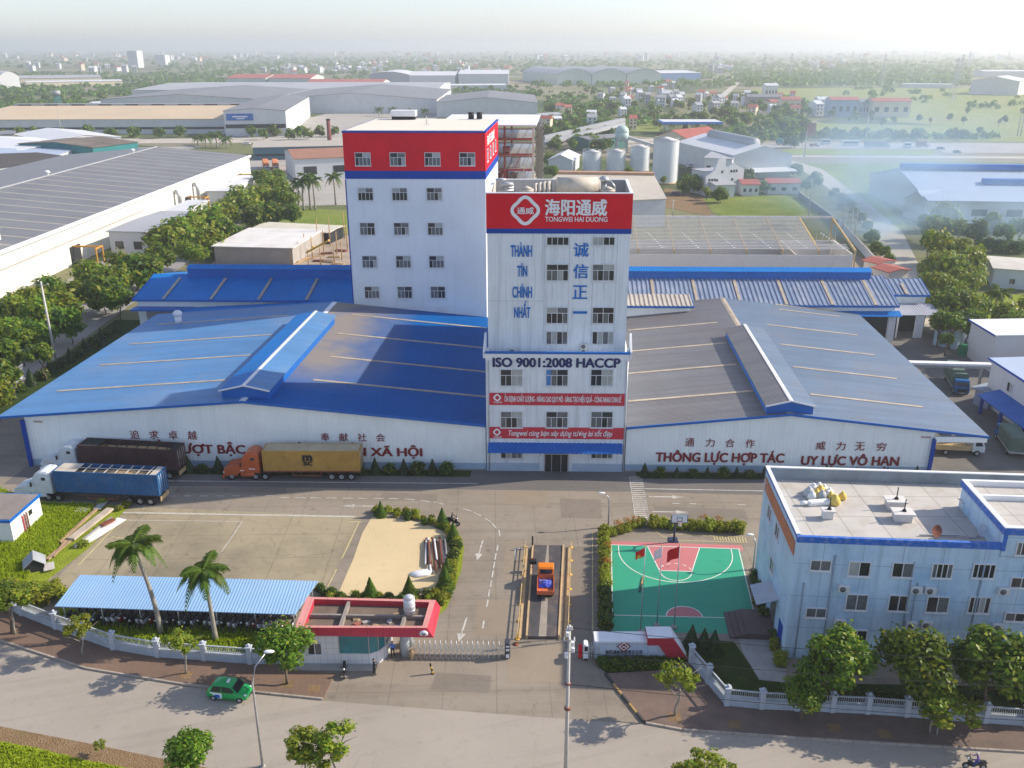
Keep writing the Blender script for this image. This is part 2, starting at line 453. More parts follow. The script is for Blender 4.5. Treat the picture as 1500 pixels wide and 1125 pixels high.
def paving(name, col, jx=0, jy=0, jw=.05, dirt=(.2, .18, .16), damt=.5, rot=0.0, track=0.0, var=.1, rough=.85):
    m, nt, b, co = newmat(name)
    mp = nt.nodes.new('ShaderNodeMapping'); mp.inputs[2].default_value = (0, 0, rot); nt.links.new(co, mp.inputs[0]); cr = mp.outputs[0]
    c = mixc(nt, ramp(nt, noise(nt, co, .12, 7, .6), .3, .7), [k * (1 - var) for k in col], [k * (1 + var) for k in col])
    c = mixc(nt, math_(nt, 'MULTIPLY', ramp(nt, noise(nt, co, .045, 8, .68), .48, .7), damt), c, dirt)
    c = mixc(nt, math_(nt, 'MULTIPLY', ramp(nt, noise(nt, co, .9, 6, .7), .55, .75), damt * .6), c, [k * .6 for k in dirt])
    c = mixc(nt, math_(nt, 'MULTIPLY', ramp(nt, noise(nt, co, 4, 4, .7), .35, .8), .25), c, [k * 1.25 for k in col])
    vo = nt.nodes.new('ShaderNodeTexVoronoi'); vo.inputs['Scale'].default_value = .33; nt.links.new(co, vo.inputs['Vector'])
    c = mixc(nt, math_(nt, 'MULTIPLY', ramp(nt, vo.outputs['Distance'], .13, .03), damt * .5), c, [k * .45 for k in dirt])
    vc = nt.nodes.new('ShaderNodeTexVoronoi'); vc.feature = 'DISTANCE_TO_EDGE'; vc.inputs['Scale'].default_value = .12
    nw = nt.nodes.new('ShaderNodeTexNoise'); nw.inputs['Scale'].default_value = .5; nt.links.new(co, nw.inputs['Vector'])
    va = nt.nodes.new('ShaderNodeVectorMath'); va.operation = 'MULTIPLY_ADD'; nt.links.new(nw.outputs['Color'], va.inputs[0]); va.inputs[1].default_value = (3, 3, 0); nt.links.new(co, va.inputs[2]); nt.links.new(va.outputs[0], vc.inputs['Vector'])
    c = mixc(nt, math_(nt, 'MULTIPLY', ramp(nt, vc.outputs['Distance'], .007, .002), damt * .3), c, [k * .55 for k in dirt])
    if track:
        c = mixc(nt, math_(nt, 'MULTIPLY', ramp(nt, noise(nt, cr, .5, 5, .6, (.06, 1.1, 1)), .5, .72), track), c, [k * .5 for k in col])
    if jx:
        bt = nt.nodes.new('ShaderNodeTexBrick'); bt.offset = 0; bt.inputs['Scale'].default_value = 1
        bt.inputs['Brick Width'].default_value = jx; bt.inputs['Row Height'].default_value = jy; bt.inputs['Mortar Size'].default_value = jw
        bt.inputs['Mortar Smooth'].default_value = .3
        nt.links.new(cr, bt.inputs['Vector'])
        c = mixc(nt, math_(nt, 'MULTIPLY', bt.outputs['Fac'], .35), c, [k * .6 for k in dirt])
    nt.links.new(c, b.inputs['Base Color']); b.inputs['Roughness'].default_value = rough; b.inputs['Specular IOR Level'].default_value = .25
    return m
m_yard = paving('yard_concrete', (.27, .23, .18), 4.6, 4.2, .05, (.165, .135, .105), .8, FA, .4)
m_lot = paving('old_lot_concrete', (.33, .28, .185), 6, 5, .06, (.14, .125, .09), .95, FA)
m_street = paving('street_concrete', (.345, .305, .255), 0, 0, .05, (.25, .215, .17), .4, rad(-16), .35, .06)
m_asphalt = paving('asphalt', (.15, .14, .13), 0, 0, .05, (.10, .095, .09), .5, 0, .3)  # dark grey asphalt of the road along the facade
m_walk = paving('brown_brick_paving', (.20, .13, .09), .5, .25, .02, (.13, .10, .085), .7, rad(-14), 0, .15)
m_lane = paving('pale_lane_concrete', (.46, .42, .35), 5, 6, .06, (.4, .36, .3), .4, 0)
m_lawn = grass_mat('lawn', (.21, .28, .018), (.31, .36, .035), (.25, .2, .08), .3, .6)
m_rough = grass_mat('rough_meadow', (.15, .22, .03), (.26, .29, .07), (.27, .23, .12), .5, .09)
m_gard = grass_mat('garden_grass', (.03, .06, .012), (.06, .09, .018), (.06, .05, .035), .5, .8)
m_dirt = grass_mat('bare_earth', (.25, .16, .085), (.30, .205, .115), (.17, .15, .06), .6, .7)
m_sand = paving('pale_sand', (.60, .475, .275), 0, 0, .05, (.45, .35, .2), .4, 0, 0, .06)
m_line = M('white_marking', (.52, .50, .45), .7, .15, 2, stain=((.26, .22, .17), .95, 1.2))
m_yline = M('yellow_marking', (.55, .46, .22), .7, .15, 2, stain=((.36, .33, .29), .7, 1.2))
m_ygrey = M('worn_marking', (.5, .47, .40), .7, .15, 2, stain=((.36, .33, .28), .8, .7))
m_field = grass_mat('paddy_field', (.22, .28, .06), (.30, .30, .10), (.30, .25, .17), .7, .03)

mb = MB(); mb.poly([(-9000, -300, -.06), (9000, -300, -.06), (9000, 14000, -.06), (-9000, 14000, -.06)])
o = mb.build('ground', terrain_mat()); o['kind'] = 'structure'

def px(*pts): return [g(*p) for p in pts]
yard = [Vector((-108, 64, 0)), Vector((-60, 55, 0)), Vector((-20, 50, 0)), Vector((60, 50, 0)), Vector((130, 50, 0)), Vector((130, 150, 0)), Vector((104, 190, 0)), fr(84, 138), fr(20, 150), fr(-45, 108), fr(-74, 108), fr(-77, 40), fr(-80, 0)]
struct('yard', yard, m_yard, 0.0)
# front street
NL = g(273, 1006); d1 = (g(477, 1026) - g(127, 982)).normalized()
sN = [g(0, 941) + Vector((-60, 24, 0)), g(0, 941), g(127, 982), g(273, 1006), g(377, 1017), g(477, 1027), g(945, 1062), g(1000, 1071), g(1167, 1083), g(1333, 1093), g(1427, 1099)]
dr = (sN[-1] - sN[-3]).normalized()
sN.append(sN[-1] + dr * 120)
sS = [sN[-1] + Vector((0, -17, 0)), Vector((24, 46, 0)), Vector((-10, 49, 0)), g(330, 1130), g(250, 1114), g(140, 1091), g(0, 1064), g(0, 1064) + Vector((-60, 20, 0))]
struct('street', sN + sS, m_street, .006)
verge = sS[2:] + [g(0, 1064) + Vector((-60, -10, 0)), Vector((-60, 20, 0)), Vector((-10, 20, 0))]
struct('verge', verge, m_dirt, .012)
struct('roadside_grass', px((-120, 1042), (0, 1086), (60, 1097), (112, 1111), (190, 1126), (260, 1150), (100, 1330), (-300, 1200)), m_lawn, .03)
struct('far_verge', [Vector((24, 45.6, 0)), Vector((-9, 48.4, 0)), Vector((-10, 20, 0)), Vector((150, 20, 0)), sS[0] + Vector((0, -.3, 0))], m_dirt, .01)
# pavements
lw = px((0, 938), (127, 979), (273, 1003), (377, 1014), (474, 1024), (491, 988), (440, 985), (435, 974), (367, 973), (300, 968), (167, 952), (83, 922), (33, 902)) 
lw = [lw[0] + Vector((-50, 20, 0))] + lw + [lw[-1] + Vector((-44, 20, 0))]
struct('pavement', lw, m_walk, .13, .15)
rw = px((889, 988), (912, 1018), (946, 1059), (1000, 1069), (1167, 1081), (1333, 1091), (1427, 1097))
rw = rw + [rw[-1] + dr * 100, rw[-1] + dr * 100 + Vector((0, 6.5, 0))] + px((1500, 1064), (1270, 1046), (1115, 1040), (1064, 1034), (1012, 972), (960, 984))
struct('pavement', rw, M('dark_brick_paving', (.17, .12, .095), .9, .15, .6, stain=((.09, .08, .07), .6, .4)), .13, .15)
# kerbs: stones along the pavement edge
kb = MB()
def kerb(pts, w=.16, h=.15, seg=1.0, two=False, z=0.0):
    for a, b in zip(pts[:-1], pts[1:]):
        L = (b - a).length; n = max(1, int(L / seg))
        for i in range(n):
            p = a + (b - a) * (i / n); q = a + (b - a) * ((i + .96) / n)
            kb.bar(p + Vector((0, 0, z + h / 2)), q + Vector((0, 0, z + h / 2)), w, h, (i % 2 + 1) if two else 0)
kerb([p + Vector((0, -.09, 0)) for p in lw[0:6]], h=.17)
kerb([p + Vector((0, -.09, 0)) for p in rw[2:8]], h=.17)
kerb(px((887, 988), (911, 1019), (944, 1060)), two=True, h=.19)
kerb(px((937, 868), (943, 845)), two=True)
o = kb.build('kerb', [M('kerb_stone', (.36, .31, .26), .85, .2, 1), M('kerb_black', (.05, .05, .05), .8, .2, 1), M('kerb_ochre', (.42, .27, .10), .8, .25, 1)]); o['kind'] = 'structure'
# soil squares round the street trees
for p in ((273, 990), (421, 1003), (460, 1010), (988, 1052), (1075, 1062), (1222, 1067), (1295, 1076)):
    c = g(*p); struct('tree_pit', [c + Vector(q) for q in ((-.5, -.5, 0), (.5, -.6, 0), (.55, .4, 0), (-.5, .5, 0))], m_dirt, .137)
# ground inside the compound
sand = px((545, 757), (603, 763), (629, 770), (658, 783), (662, 812), (652, 850), (640, 862), (624, 873), (494, 873), (506, 845), (517, 820), (531, 780))
struct('parking_lot', px((190, 742), (530, 757), (512, 800), (468, 872), (100, 860), (75, 855)), m_lot, .006)
struct('sand_bed', sand, m_sand, .02, .02)
struct('lawn', px((-60, 702), (50, 735), (190, 741), (128, 805), (70, 850), (45, 905), (-40, 890)), m_lawn, .02)
struct('planting_strip', px((468, 876), (640, 874), (655, 868), (668, 800), (655, 772), (600, 758), (552, 746), (556, 742), (606, 752), (668, 773), (680, 800), (676, 835), (655, 890), (640, 905), (470, 905)), m_lawn, .012)
struct('garden_bed', px((85, 890), (435, 925), (440, 965), (300, 960), (165, 942), (90, 917)), m_lawn, .015)
struct('garden_bed', px((876, 962), (1003, 958), (1010, 968), (962, 983), (889, 986), (876, 976)), m_gard, .14, .14)
struct('office_garden', px((1012, 935), (1075, 940), (1110, 990), (1150, 1000), (1700, 1010), (1700, 1070), (1500, 1064), (1115, 1038), (1066, 1032)), m_gard, .015)
struct('path', px((1078, 925), (1130, 925), (1152, 962), (1150, 1000), (1112, 996), (1088, 955)), m_conc, .02)
struct('asphalt', [fr(-61, 0), fr(-61, -5.2), fr(-3, -5.4), fr(19, -5.6), fr(63, -7), fr(66, 0)], m_asphalt, .008)
struct('side_yard', [fr(58, -1), fr(66, -8), fr(140, -8), fr(140, 66), fr(90, 70), fr(64, 62)], M('side_yard_concrete', (.16, .15, .135), .9, .12, .3, stain=((.09, .09, .09), .5, .12)), .005)
struct('hedge_bed', [fr(-58, -.1), fr(-58, -1.9), fr(-2, -1.9), fr(-2, -.1)], m_gard, .016)
struct('hedge_bed', [fr(19.5, -.1), fr(19.5, -1.9), fr(57, -1.9), fr(57, -.1)], m_gard, .016)
# road beside the site, farm lanes and the highway
struct('side_road', [Vector(p) for p in ((-84, 78, 0), (-93, 76, 0), (-94, 200, 0), (-97, 330, 0), (-99, 460, 0), (-88, 460, 0), (-87, 330, 0), (-82.5, 200, 0), (-80.5, 130, 0))], paving('side_road_asphalt', (.30, .29, .28), 0, 0, .05, (.22, .21, .2), .5), .01)
struct('tree_strip', [Vector(p) for p in ((-93.2, 76, 0), (-106, 80, 0), (-106, 330, 0), (-97.4, 330, 0), (-94.2, 200, 0))], paving('strip_paving', (.34, .31, .27), 1, 1, .04, (.24, .2, .16), .5), .02)
struct('hedge_strip', [Vector(p) for p in ((-84, 72, 0), (-79, 70, 0), (-75.5, 150, 0), (-74, 175, 0), (-80.6, 175, 0), (-80.4, 130, 0))], m_gard, .02)
lane = px((1335, 478), (1296, 402), (1285, 350), (1226, 285), (1170, 246), (1120, 233), (1145, 231), (1205, 248), (1275, 300), (1322, 340), (1352, 400), (1362, 478))
struct('lane', lane, m_lane, .02)
struct('highway', [g(1060, 209), g(1120, 217), g(1370, 218.5), g(1385, 224), g(1700, 225), g(1700, 210)], paving('highway_asphalt', (.36, .34, .32), 0, 0), .02)
struct('meadow', px((1145, 219), (1372, 220.5), (1366, 226.5), (1150, 226)), m_lawn, .016)
struct('service_road', [g(1140, 227.5), g(1140, 230), g(1700, 234), g(1700, 230)], m_lane, .03)
struct('road', [g(860, 214), g(1060, 200), g(1060, 197), g(860, 208)], m_lane, .02)
struct('road', [g(868, 222), g(1010, 205), g(1010, 202.5), g(868, 218)], m_lane, .03)
struct('road', [g(1058, 146), g(1094, 112), g(1088, 112), g(1046, 146)], m_lane, .02)
struct('meadow', px((1060, 318), (1205, 318), (1160, 285), (1030, 290), (1045, 312)), m_rough, .012)
struct('meadow', px((1170, 240), (1340, 236), (1600, 240), (1600, 262), (1345, 262), (1300, 290), (1250, 270)), m_rough, .01)
struct('meadow', px((1205, 252), (1260, 290), (1310, 340), (1330, 330), (1280, 285), (1235, 252)), m_lawn, .014)
struct('meadow', px((1440, 430), (1600, 436), (1600, 500), (1450, 480)), m_lawn, .02)
struct('meadow', px((380, 330), (520, 345), (520, 308), (405, 305)), m_rough, .012)
struct('paddy_field', px((1180, 204), (1510, 208), (1510, 186), (1170, 180)), m_field, .01)
struct('paddy_field', px((1300, 178), (1560, 196), (1560, 130), (1330, 128), (1100, 130), (1110, 150), (1290, 152)), m_field, .012)
struct('paddy_field', px((905, 192), (965, 193), (975, 176), (912, 176)), m_rough, .01)
struct('dirt_yard', px((960, 300), (1045, 318), (1030, 288), (975, 275)), m_dirt, .01)
struct('construction_ground', px((300, 400), (520, 400), (520, 345), (345, 340)), M('site_ground', (.36, .29, .22), .9, .2, .2, stain=((.2, .16, .12), .6, .15)), .011)
m_ind = paving('industrial_yard_concrete', (.37, .35, .31), 0, 0, .05, (.24, .22, .19), .6)
struct('industrial_yard', px((300, 222), (366, 232), (520, 236), (520, 300), (440, 302), (395, 262)), m_ind, .008)
struct('industrial_yard', px((-120, 300), (150, 248), (300, 214), (-120, 222)), m_ind, .006)
struct('industrial_yard', px((330, 203), (640, 203), (640, 166), (480, 166)), m_ind, .007)
struct('road', px((-100, 204), (520, 202), (520, 208), (-100, 212)), m_lane, .02)
struct('shed_floor', [fr(18, 106), fr(77, 106), fr(77.5, 128), fr(18, 128)], M('shed_floor_concrete', (.50, .48, .44), .9, .1, .2, stain=((.34, .32, .29), .5, .1)), .02)
# repaired slabs and worn wheel lanes
m_p1 = paving('patched_concrete', (.205, .175, .14), 0, 0, .05, (.13, .11, .09), .6); m_p2 = paving('newer_concrete', (.275, .225, .165), 0, 0, .05, (.18, .15, .11), .5)
for i, q in enumerate((((742, 792), (768, 792), (764, 850), (735, 850)), ((560, 722), (640, 724), (640, 734), (556, 732)), ((958, 742), (1090, 746), (1096, 760), (960, 757)), ((700, 880), (745, 880), (742, 930), (692, 930)), ((832, 800), (872, 800), (868, 950), (828, 950)), ((640, 985), (720, 990), (716, 1015), (630, 1010)), ((740, 712), (800, 713), (802, 740), (738, 738)), ((820, 730), (880, 732), (882, 760), (822, 758)), ((260, 714), (420, 714), (420, 722), (255, 722)), ((745, 945), (825, 945), (830, 1000), (742, 1000)))):
    struct('yard_patch', px(*q), m_p1 if i % 3 else m_p2, .0045 + .0005 * i)
# painted markings
mk = MB()
def stripe(a, b, w, m=0, z=.022):
    a = Vector((a[0], a[1], z)); b = Vector((b[0], b[1], z)); n = (b - a).normalized().cross(Vector((0, 0, 1))) * (w / 2)
    mk.add([a - n, a + n, b + n, b - n], [(0, 1, 2, 3)], m)
def pl(p, q, w, m=0): stripe(g(*p), g(*q), w, m)
pl((235, 704.5), (700, 708.5), .18); pl((945, 716), (1125, 719.5), .18)
dash = [(60, 108), (150, 110), (232, 111), (320, 111.5), (410, 112), (494, 113), (580, 113.5), (664, 115), (750, 118), (832, 127), (910, 140), (1070, 178), (1122, 200), (1180, 233), (1215, 265), (1243, 305), (1232, 385), (1222, 432), (1214, 480), (1206, 528), (1197, 580), (1186, 634), (1177, 690), (1155, 805)]
dash = [(400 + x / 3.75, 700 + y / 3.75) for x, y in dash]
for i, p in enumerate(dash):
    q = dash[min(i + 1, len(dash) - 1)]; r_ = dash[max(i - 1, 0)]
    d = (g(*q) - g(*r_)).normalized(); c = g(*p); L = .65
    stripe(c - d * L, c + d * L, .16)
for x in range(245, 410, 24): pl((x, 726.5), (x + 11, 726.7), .16)
for x0, x1, y in ((1010, 1020, 738), (1080, 1092, 739.5), (985, 996, 737.5)): pl((x0, y), (x1, y + .2), .16)
def arrow(c, d, L=3.2, w=.28, turn=0):
    L *= .85; w *= .75
    c = Vector((c[0], c[1], 0)); d = Vector((d[0], d[1], 0)).normalized(); n = Vector((-d.y, d.x, 0))
    stripe(c - d * L / 2, c + d * L * .18, w)
    z = Vector((0, 0, .022)); t = c + d * L * .18
    if turn:
        stripe(t + n * (-w / 2 if turn > 0 else w / 2), t + n * turn * 1.0, w); t = t + n * turn * 1.0; d, n = n * turn, d
        mk.add([t - n * .6 + z, t + d * 1.0 + z, t + n * .6 + z], [(0, 1, 2)])
    else: mk.add([t - n * .42 + z, t + n * .42 + z, t + d * L * .34 + z], [(0, 1, 2)])
arrow(g(529, 741.5), (-1, .02), 5.5, .3); arrow(g(703, 806), (-.12, -1), 5, .25); arrow(g(755, 808), (.0, 1), 4.2, .25, -1); arrow(g(678, 922), (-.15, -1), 4.5, .25)
arrow(g(976, 728), (1, -.03), 5.0, .35); arrow(g(981, 750), (1, -.03), 5.0, .3)
for i in range(24):
    t = i / 23; a = g(923 + 9 * t, 699 + 65 * t); b = g(941 + 11.5 * t, 699 + 65 * t); stripe(a, b, .22)
pl((943, 729), (951.5, 764), .12); pl((922, 699), (931.5, 764), .1)
for p, q in (((577, 760), (545, 900)),): pass
pl((526, 765), (501, 818), .14, 1); pl((493, 834), (480, 860), .14, 1); pl((355, 764), (325, 808), .12, 2)
pl((180, 760), (115, 828), .16, 1); pl((176, 762), (352, 764), .12, 2); pl((180, 751), (520, 757), .35, 2); pl((512, 764), (530, 765), .14, 1)
pl((163, 786), (182, 789), .14, 1)
pl((868, 780), (868, 928), .12, 1)
for i in range(12): pl((1045 + i * 4.2, 784 + i * .35), (1047.5 + i * 4.2, 791.5 + i * .35), .14, 1)
for p, q in (((958, 778), (980, 791)), ((980, 783), (1090, 787)), ((980, 791), (1090, 795))): pl(p, q, .12, 1)
o = mk.build('road_marking', [m_line, m_yline, m_ygrey]); o['kind'] = 'structure'

# basketball court painted on the ground
m_cg = paving('court_green', (.035, .32, .19), 0, 0, .05, (.09, .36, .24), .55, 0, 0, .06, .6)
m_cp = paving('court_pink', (.50, .17, .17), 0, 0, .05, (.48, .26, .24), .55, 0, 0, .06, .6)
cTL, cTR, cBR, cBL = g(896, 795), g(1083, 801), g(1113, 931.5), g(896, 929)
cTL, cTR = Vector((11.1, 88.0, 0)), Vector((25.3, 87.1, 0)); cBR, cBL = Vector((23.6, 70.9, 0)), Vector((9.5, 71.4, 0))
def cq(s, t): return cTL * (1 - s) * (1 - t) + cTR * s * (1 - t) + cBR * s * t + cBL * (1 - s) * t
def cpoly(name, pts, m, z): return struct(name, [cq(*p) for p in pts], m, z)
cpoly('court', [(-.01, 0), (1.02, 0), (1.02, .08), (-.01, .08)], m_cp, .012)
cpoly('court', [(0, .05), (1, .05), (.985, 1), (0, 1)], m_cg, .016)
cpoly('court', [(.285, .055), (.69, .055), (.60, .35), (.36, .35)], m_cp, .02)
hc = [(.50 + .125 * math.cos(a), .845 - .105 * math.sin(a)) for a in [math.pi * i / 16 for i in range(17)]]
cpoly('court', hc, m_cp, .02)
mk = MB()
def cl(p, q, w=.1): stripe(cq(*p), cq(*q), w, 0, .026)
def carc(pts, w=.1):
    for a, b in zip(pts[:-1], pts[1:]): cl(a, b, w)
for p, q in (((0, .05), (1, .05)), ((.005, .05), (.005, .845)), ((.99, .05), (.985, .845)), ((.0, .845), (.985, .845)), ((.285, .05), (.36, .35)), ((.69, .05), (.60, .35)), ((.36, .35), (.60, .35)), ((.06, .05), (.06, .12)), ((.93, .05), (.93, .12))): cl(p, q)
carc(hc); carc([(.48 + .12 * math.cos(a), .35 + .11 * math.sin(a)) for a in [math.pi * i / 16 for i in range(17)]])
carc([(.495 + .435 * math.cos(a), .12 + .36 * math.sin(a)) for a in [math.pi * i / 28 for i in range(29)]])
for i in range(0, 12, 2):
    a, b = math.pi * (1 + i / 12), math.pi * (1 + (i + 1) / 12)
    cl((.48 + .12 * math.cos(a), .35 + .09 * math.sin(a)), (.48 + .12 * math.cos(b), .35 + .09 * math.sin(b)))
o = mk.build('court_marking', [M('court_line', (.72, .74, .66), .6, .08)]); o['kind'] = 'structure'
# ------------------------------------------------------------------ the factory
def Tf(root):
    b = Vector(root.location)
    return lambda p: fr(p[0], p[1], p[2]) - b
def prect(x0, y0, x1, y1, v):
    """window rectangle on the facade plane v: (u centre, z bottom, width, height)"""
    u0, z1 = fv(x0, (y0 + y1) / 2, v)[0], fv((x0 + x1) / 2, y0, v)[1]
    u1, z0 = fv(x1, (y0 + y1) / 2, v)[0], fv((x0 + x1) / 2, y1, v)[1]
    return (u0 + u1) / 2, z0, u1 - u0, z1 - z0
def wtext(root, body, x0, x1, yb, yc, v, m, name='lettering', bold=.02, shear=0, off=.09, full=False, space=1.0):
    ym = (yb + yc) / 2
    u0 = fv(x0, ym, v)[0]; u1 = fv(x1, ym, v)[0]; xm = (x0 + x1) / 2
    zb = fv(xm, yb, v)[1]; zc = fv(xm, yc, v)[1]
    zl = fv(x0, yb, v)[1]; zr = fv(x1, yb, v)[1]
    T = Tf(root)
    return lettering(body, m, root, T((u0, v - off, zb)), EX, (0, 0, 1), u1 - u0, zc - zb, bold, shear, name, space, full)

# ---- front tower
t = thing('office_tower', 'white eight-storey factory tower with red top band, big logo and blue vertical slogans', 'tower', fr(8.8, 8))
TW = t; T = Tf(t)
UB, ZR, ZT = 2.4, 35.6, 16.35
mb = MB(T); mb.box(0, 17.9, 0, 14, 0, 15.45); mb.build('lower_wall', m_clad, t)
mb = MB(T)
mb.box(.12, 17.5, UB, 14.2, 15.46, 30.8)
mb.build('upper_wall', m_clad, t)
mb = MB(T); mb.box(.4, 17.0, 14.31, 42.5, 0, 20.6); mb.build('rear_block', m_cladp, t)
mb = MB(T); mb.box(.02, 17.6, UB - .1, 14.3, 30.8, 31.4); mb.build('blue_band', m_bluep, t)
mb = MB(T)
mb.box(.02, 17.6, UB - .1, UB + .1, 31.41, ZR); mb.box(.02, .2, UB + .1, 14.1, 31.41, ZR); mb.box(17.42, 17.6, UB + .1, 14.1, 31.41, ZR); mb.box(.02, 17.6, 14.1, 14.3, 31.41, ZR)
mb.build('parapet', [m_red], t)
mb = MB(T); mb.box(.205, .32, UB + .22, 14.0, 33.9, ZR); mb.box(17.3, 17.415, UB + .22, 14.0, 33.9, ZR); mb.box(.205, 17.415, 14.0, 14.095, 33.9, ZR); mb.box(.205, 17.415, UB + .105, UB + .2, 33.9, ZR); mb.build('parapet_lining', M('grey_lining', (.45, .44, .42), .8, .1, .5, stain=((.3, .28, .26), .5, .6)), t)
mb = MB(T)
for b in ((-.03, 17.65, UB - .15, UB + .25), (-.03, 17.65, 13.95, 14.35)): mb.box(*b, ZR + .003, ZR + .1)
for b in ((-.03, .37, UB + .25, 13.95), (17.25, 17.65, UB + .25, 13.95)): mb.box(*b, ZR + .003, ZR + .1)
mb.build('coping', m_white, t)
mb = MB(T); mb.box(.33, 17.29, UB + .21, 13.99, 33.6, 33.9); mb.build('roof_deck', m_concl, t)
# terrace of the lower block
mb = MB(T); mb.box(-.05, 17.95, -.05, .2, 15.46, 16.2); mb.box(-.05, .2, .2, UB - .02, 15.46, 16.2); mb.box(17.7, 17.95, .2, UB - .02, 15.46, 16.2); mb.build('terrace_parapet', m_white, t)
mb = MB(T); mb.box(-.12, 18.02, -.12, .24, 16.2, 16.45); mb.build('terrace_coping', m_blue2, t)
for u in (-.33, 18.0):
    mb = MB(T)
    mb.add([(u, -.05, 16.5), (u + .25, -.05, 16.5), (u + .25, UB, 18.2), (u, UB, 18.2), (u, -.05, 15.6), (u + .25, -.05, 15.6), (u + .25, UB, 15.6), (u, UB, 15.6)], [(0, 1, 2, 3), (0, 4, 5, 1), (1, 5, 6, 2), (3, 2, 6, 7), (0, 3, 7, 4)]); mb.build('side_fin', m_white, t)
for x0, x1 in ((801, 833), (867.5, 901)):
    for k, (y0, y1) in enumerate(((346.5, 359.5), (386.5, 411.5), (449.5, 474), (485, 504.5))):
        dx = -(k * .45); uc, z0, w, h = prect(x0 + dx, y0, x1 + dx, y1, UB)
        window(t, T((uc, UB - .003, z0)), FA, 2.75, h, 'row4' if k in (0, 3) else 'tower')
for r_, (y0, y1) in enumerate(((540, 565.5), (602, 626.5), (656.5, 671.5))):
    for k, (x0, x1) in enumerate(((733, 765.5), (799.5, 832), (865, 898))):
        if r_ == 2 and k == 1: continue
        uc, z0, w, h = prect(x0, y0, x1, y1, 0)
        o = window(t, T((uc, -.003, z0)), FA, 2.85, round(h, 1), 'row4' if r_ == 2 else 'tower')
        if r_ == 0 and k == 1:
            cb = MB(); cb.add([(-1.35, -.05, .1), (-.75, -.05, .1), (-.75, -.05, h - .1), (-1.35, -.05, h - .1)], [(0, 1, 2, 3)])
            cb.build('curtain', m_glass4, o)
# doorway
u0, _ = fv(797, 670, 0); u1, _ = fv(833, 670, 0)
mb = MB(T); mb.box(u0, u1, -.03, -.004, 0, 3.3, 0); dd = mb.build('entrance', [m_dark], t)
mb = MB(T); mb.box(u0, u0 + .14, -.16, -.031, 0, 3.2); mb.box(u1 - .14, u1, -.16, -.031, 0, 3.2); mb.box(u0, u1, -.16, -.031, 3.2, 3.4); mb.box(u0 + .14, u1 - .14, -.14, -.031, 2.45, 2.55); mb.box(u0 + .95, u0 + 1.03, -.14, -.031, 0, 2.45); mb.box(u1 - 1.03, u1 - .95, -.14, -.031, 0, 2.45); mb.build('door_frame', m_steel, dd)
# blue canopy
mb = MB(T)
for i in range(60):
    a = .25 + i * (17.3 / 60); b = a + 17.3 / 60
    q = .0 if i % 2 else .05
    mb.slab([(a, -1.5, 3.25 + q), (b, -1.5, 3.25 + q), (b, -.01, 4.05 + q), (a, -.01, 4.05 + q)], .05)
mb.build('canopy', m_blue2, t)
m_plb = M('pale_blue_plinth', (.40, .50, .60), .5, .08)
for a, b in ((.0, 6.9), (11.1, 17.9)): mb = MB(T); mb.box(a, b, -.05, -.004, 0, 1.15); mb.build('plinth', m_plb, t)
# banners and lettering
def banner(x0, y0, x1, y1, name):
    uc, z0, w, h = prect(x0, y0, x1, y1, 0)
    mb = MB(T); mb.box(uc - w / 2, uc + w / 2, -.1, -.02, z0, z0 + h)
    return mb.build(name, m_banner, t)
banner(716.5, 576, 915, 593.5, 'banner'); banner(716.5, 626, 913.5, 642.5, 'banner')
wtext(t, 'ỔN ĐỊNH CHẤT LƯỢNG - NÂNG CAO QUY MÔ - SÁNG TẠO HIỆU QUẢ - CÙNG NHAU CHIA SẺ', 739, 910, 588.2, 580.8, 0, m_whitetxt, bold=.03, off=.13)
wtext(t, 'Tongwei cùng bạn xây dựng tương lai tốt đẹp', 745, 897, 638, 630.5, 0, m_whitetxt, bold=.015, shear=.3, off=.13)
def diamond(root, T, uc, zc, r, v, m, name='emblem', inner=.78, seg=48):
    """rounded four-lobed ring"""
    mb = MB(T)
    def rr(a, q): 
        k = abs(math.cos(2 * a)); return q * (.86 + .14 * k ** 3)
    vs = []; fs = []
    for i in range(seg):
        a = 2 * math.pi * i / seg
        ro = r * (.84 + .16 * abs(math.cos(2 * a)) ** 1.5); ri = r * inner * (.80 + .20 * abs(math.cos(2 * a)) ** 3) * (1.0 if True else 1)
        vs += [(uc + ro * math.cos(a), v, zc + ro * math.sin(a)), (uc + ri * math.cos(a), v, zc + ri * math.sin(a))]
    for i in range(seg):
        j = (i + 1) % seg; fs.append((2 * i, 2 * j, 2 * j + 1, 2 * i + 1))
    mb.add(vs, fs); return mb.build(name, m, root)
uc, zc = fv(769.5, 308, UB)
diamond(t, T, uc, zc, 1.78, UB - .17, m_whitetxt)
wtext(t, '通威', 757, 782, 313.5, 303.5, UB - .1, m_whitetxt, bold=.02, off=.09, full=True)
wtext(t, '海阳通威', 798, 889.5, 315.5, 292, UB - .1, m_whitetxt, bold=.035, off=.09, full=True)
wtext(t, 'TONGWEI HAI DUONG', 798.5, 890, 324.5, 317.6, UB - .1, m_whitetxt, bold=.02, off=.09)
for w_, x0, x1, yb, yc in (('THÀNH', 748, 779.5, 375.5, 359.5), ('TÍN', 757.5, 772.5, 404.5, 389.5), ('CHÍNH', 750.5, 779.5, 435.5, 420), ('NHẤT', 753, 777, 465, 450)):
    wtext(t, w_, x0, x1, yb, yc, UB, m_bluetxt, bold=.04)
for w_, x0, x1, yb, yc in (('诚', 840, 862.5, 376, 355.5), ('信', 839.5, 862, 407.5, 387), ('正', 838.5, 860.5, 437.5, 418), ('一', 839.5, 860, 459, 456)):
    wtext(t, w_, x0, x1, yb, yc, UB, m_bluetxt, bold=.02, full=True)
wtext(t, 'ISO 9001:2008 HACCP', 721.5, 909, 537.5, 524.5, 0, m_navy, bold=.045)
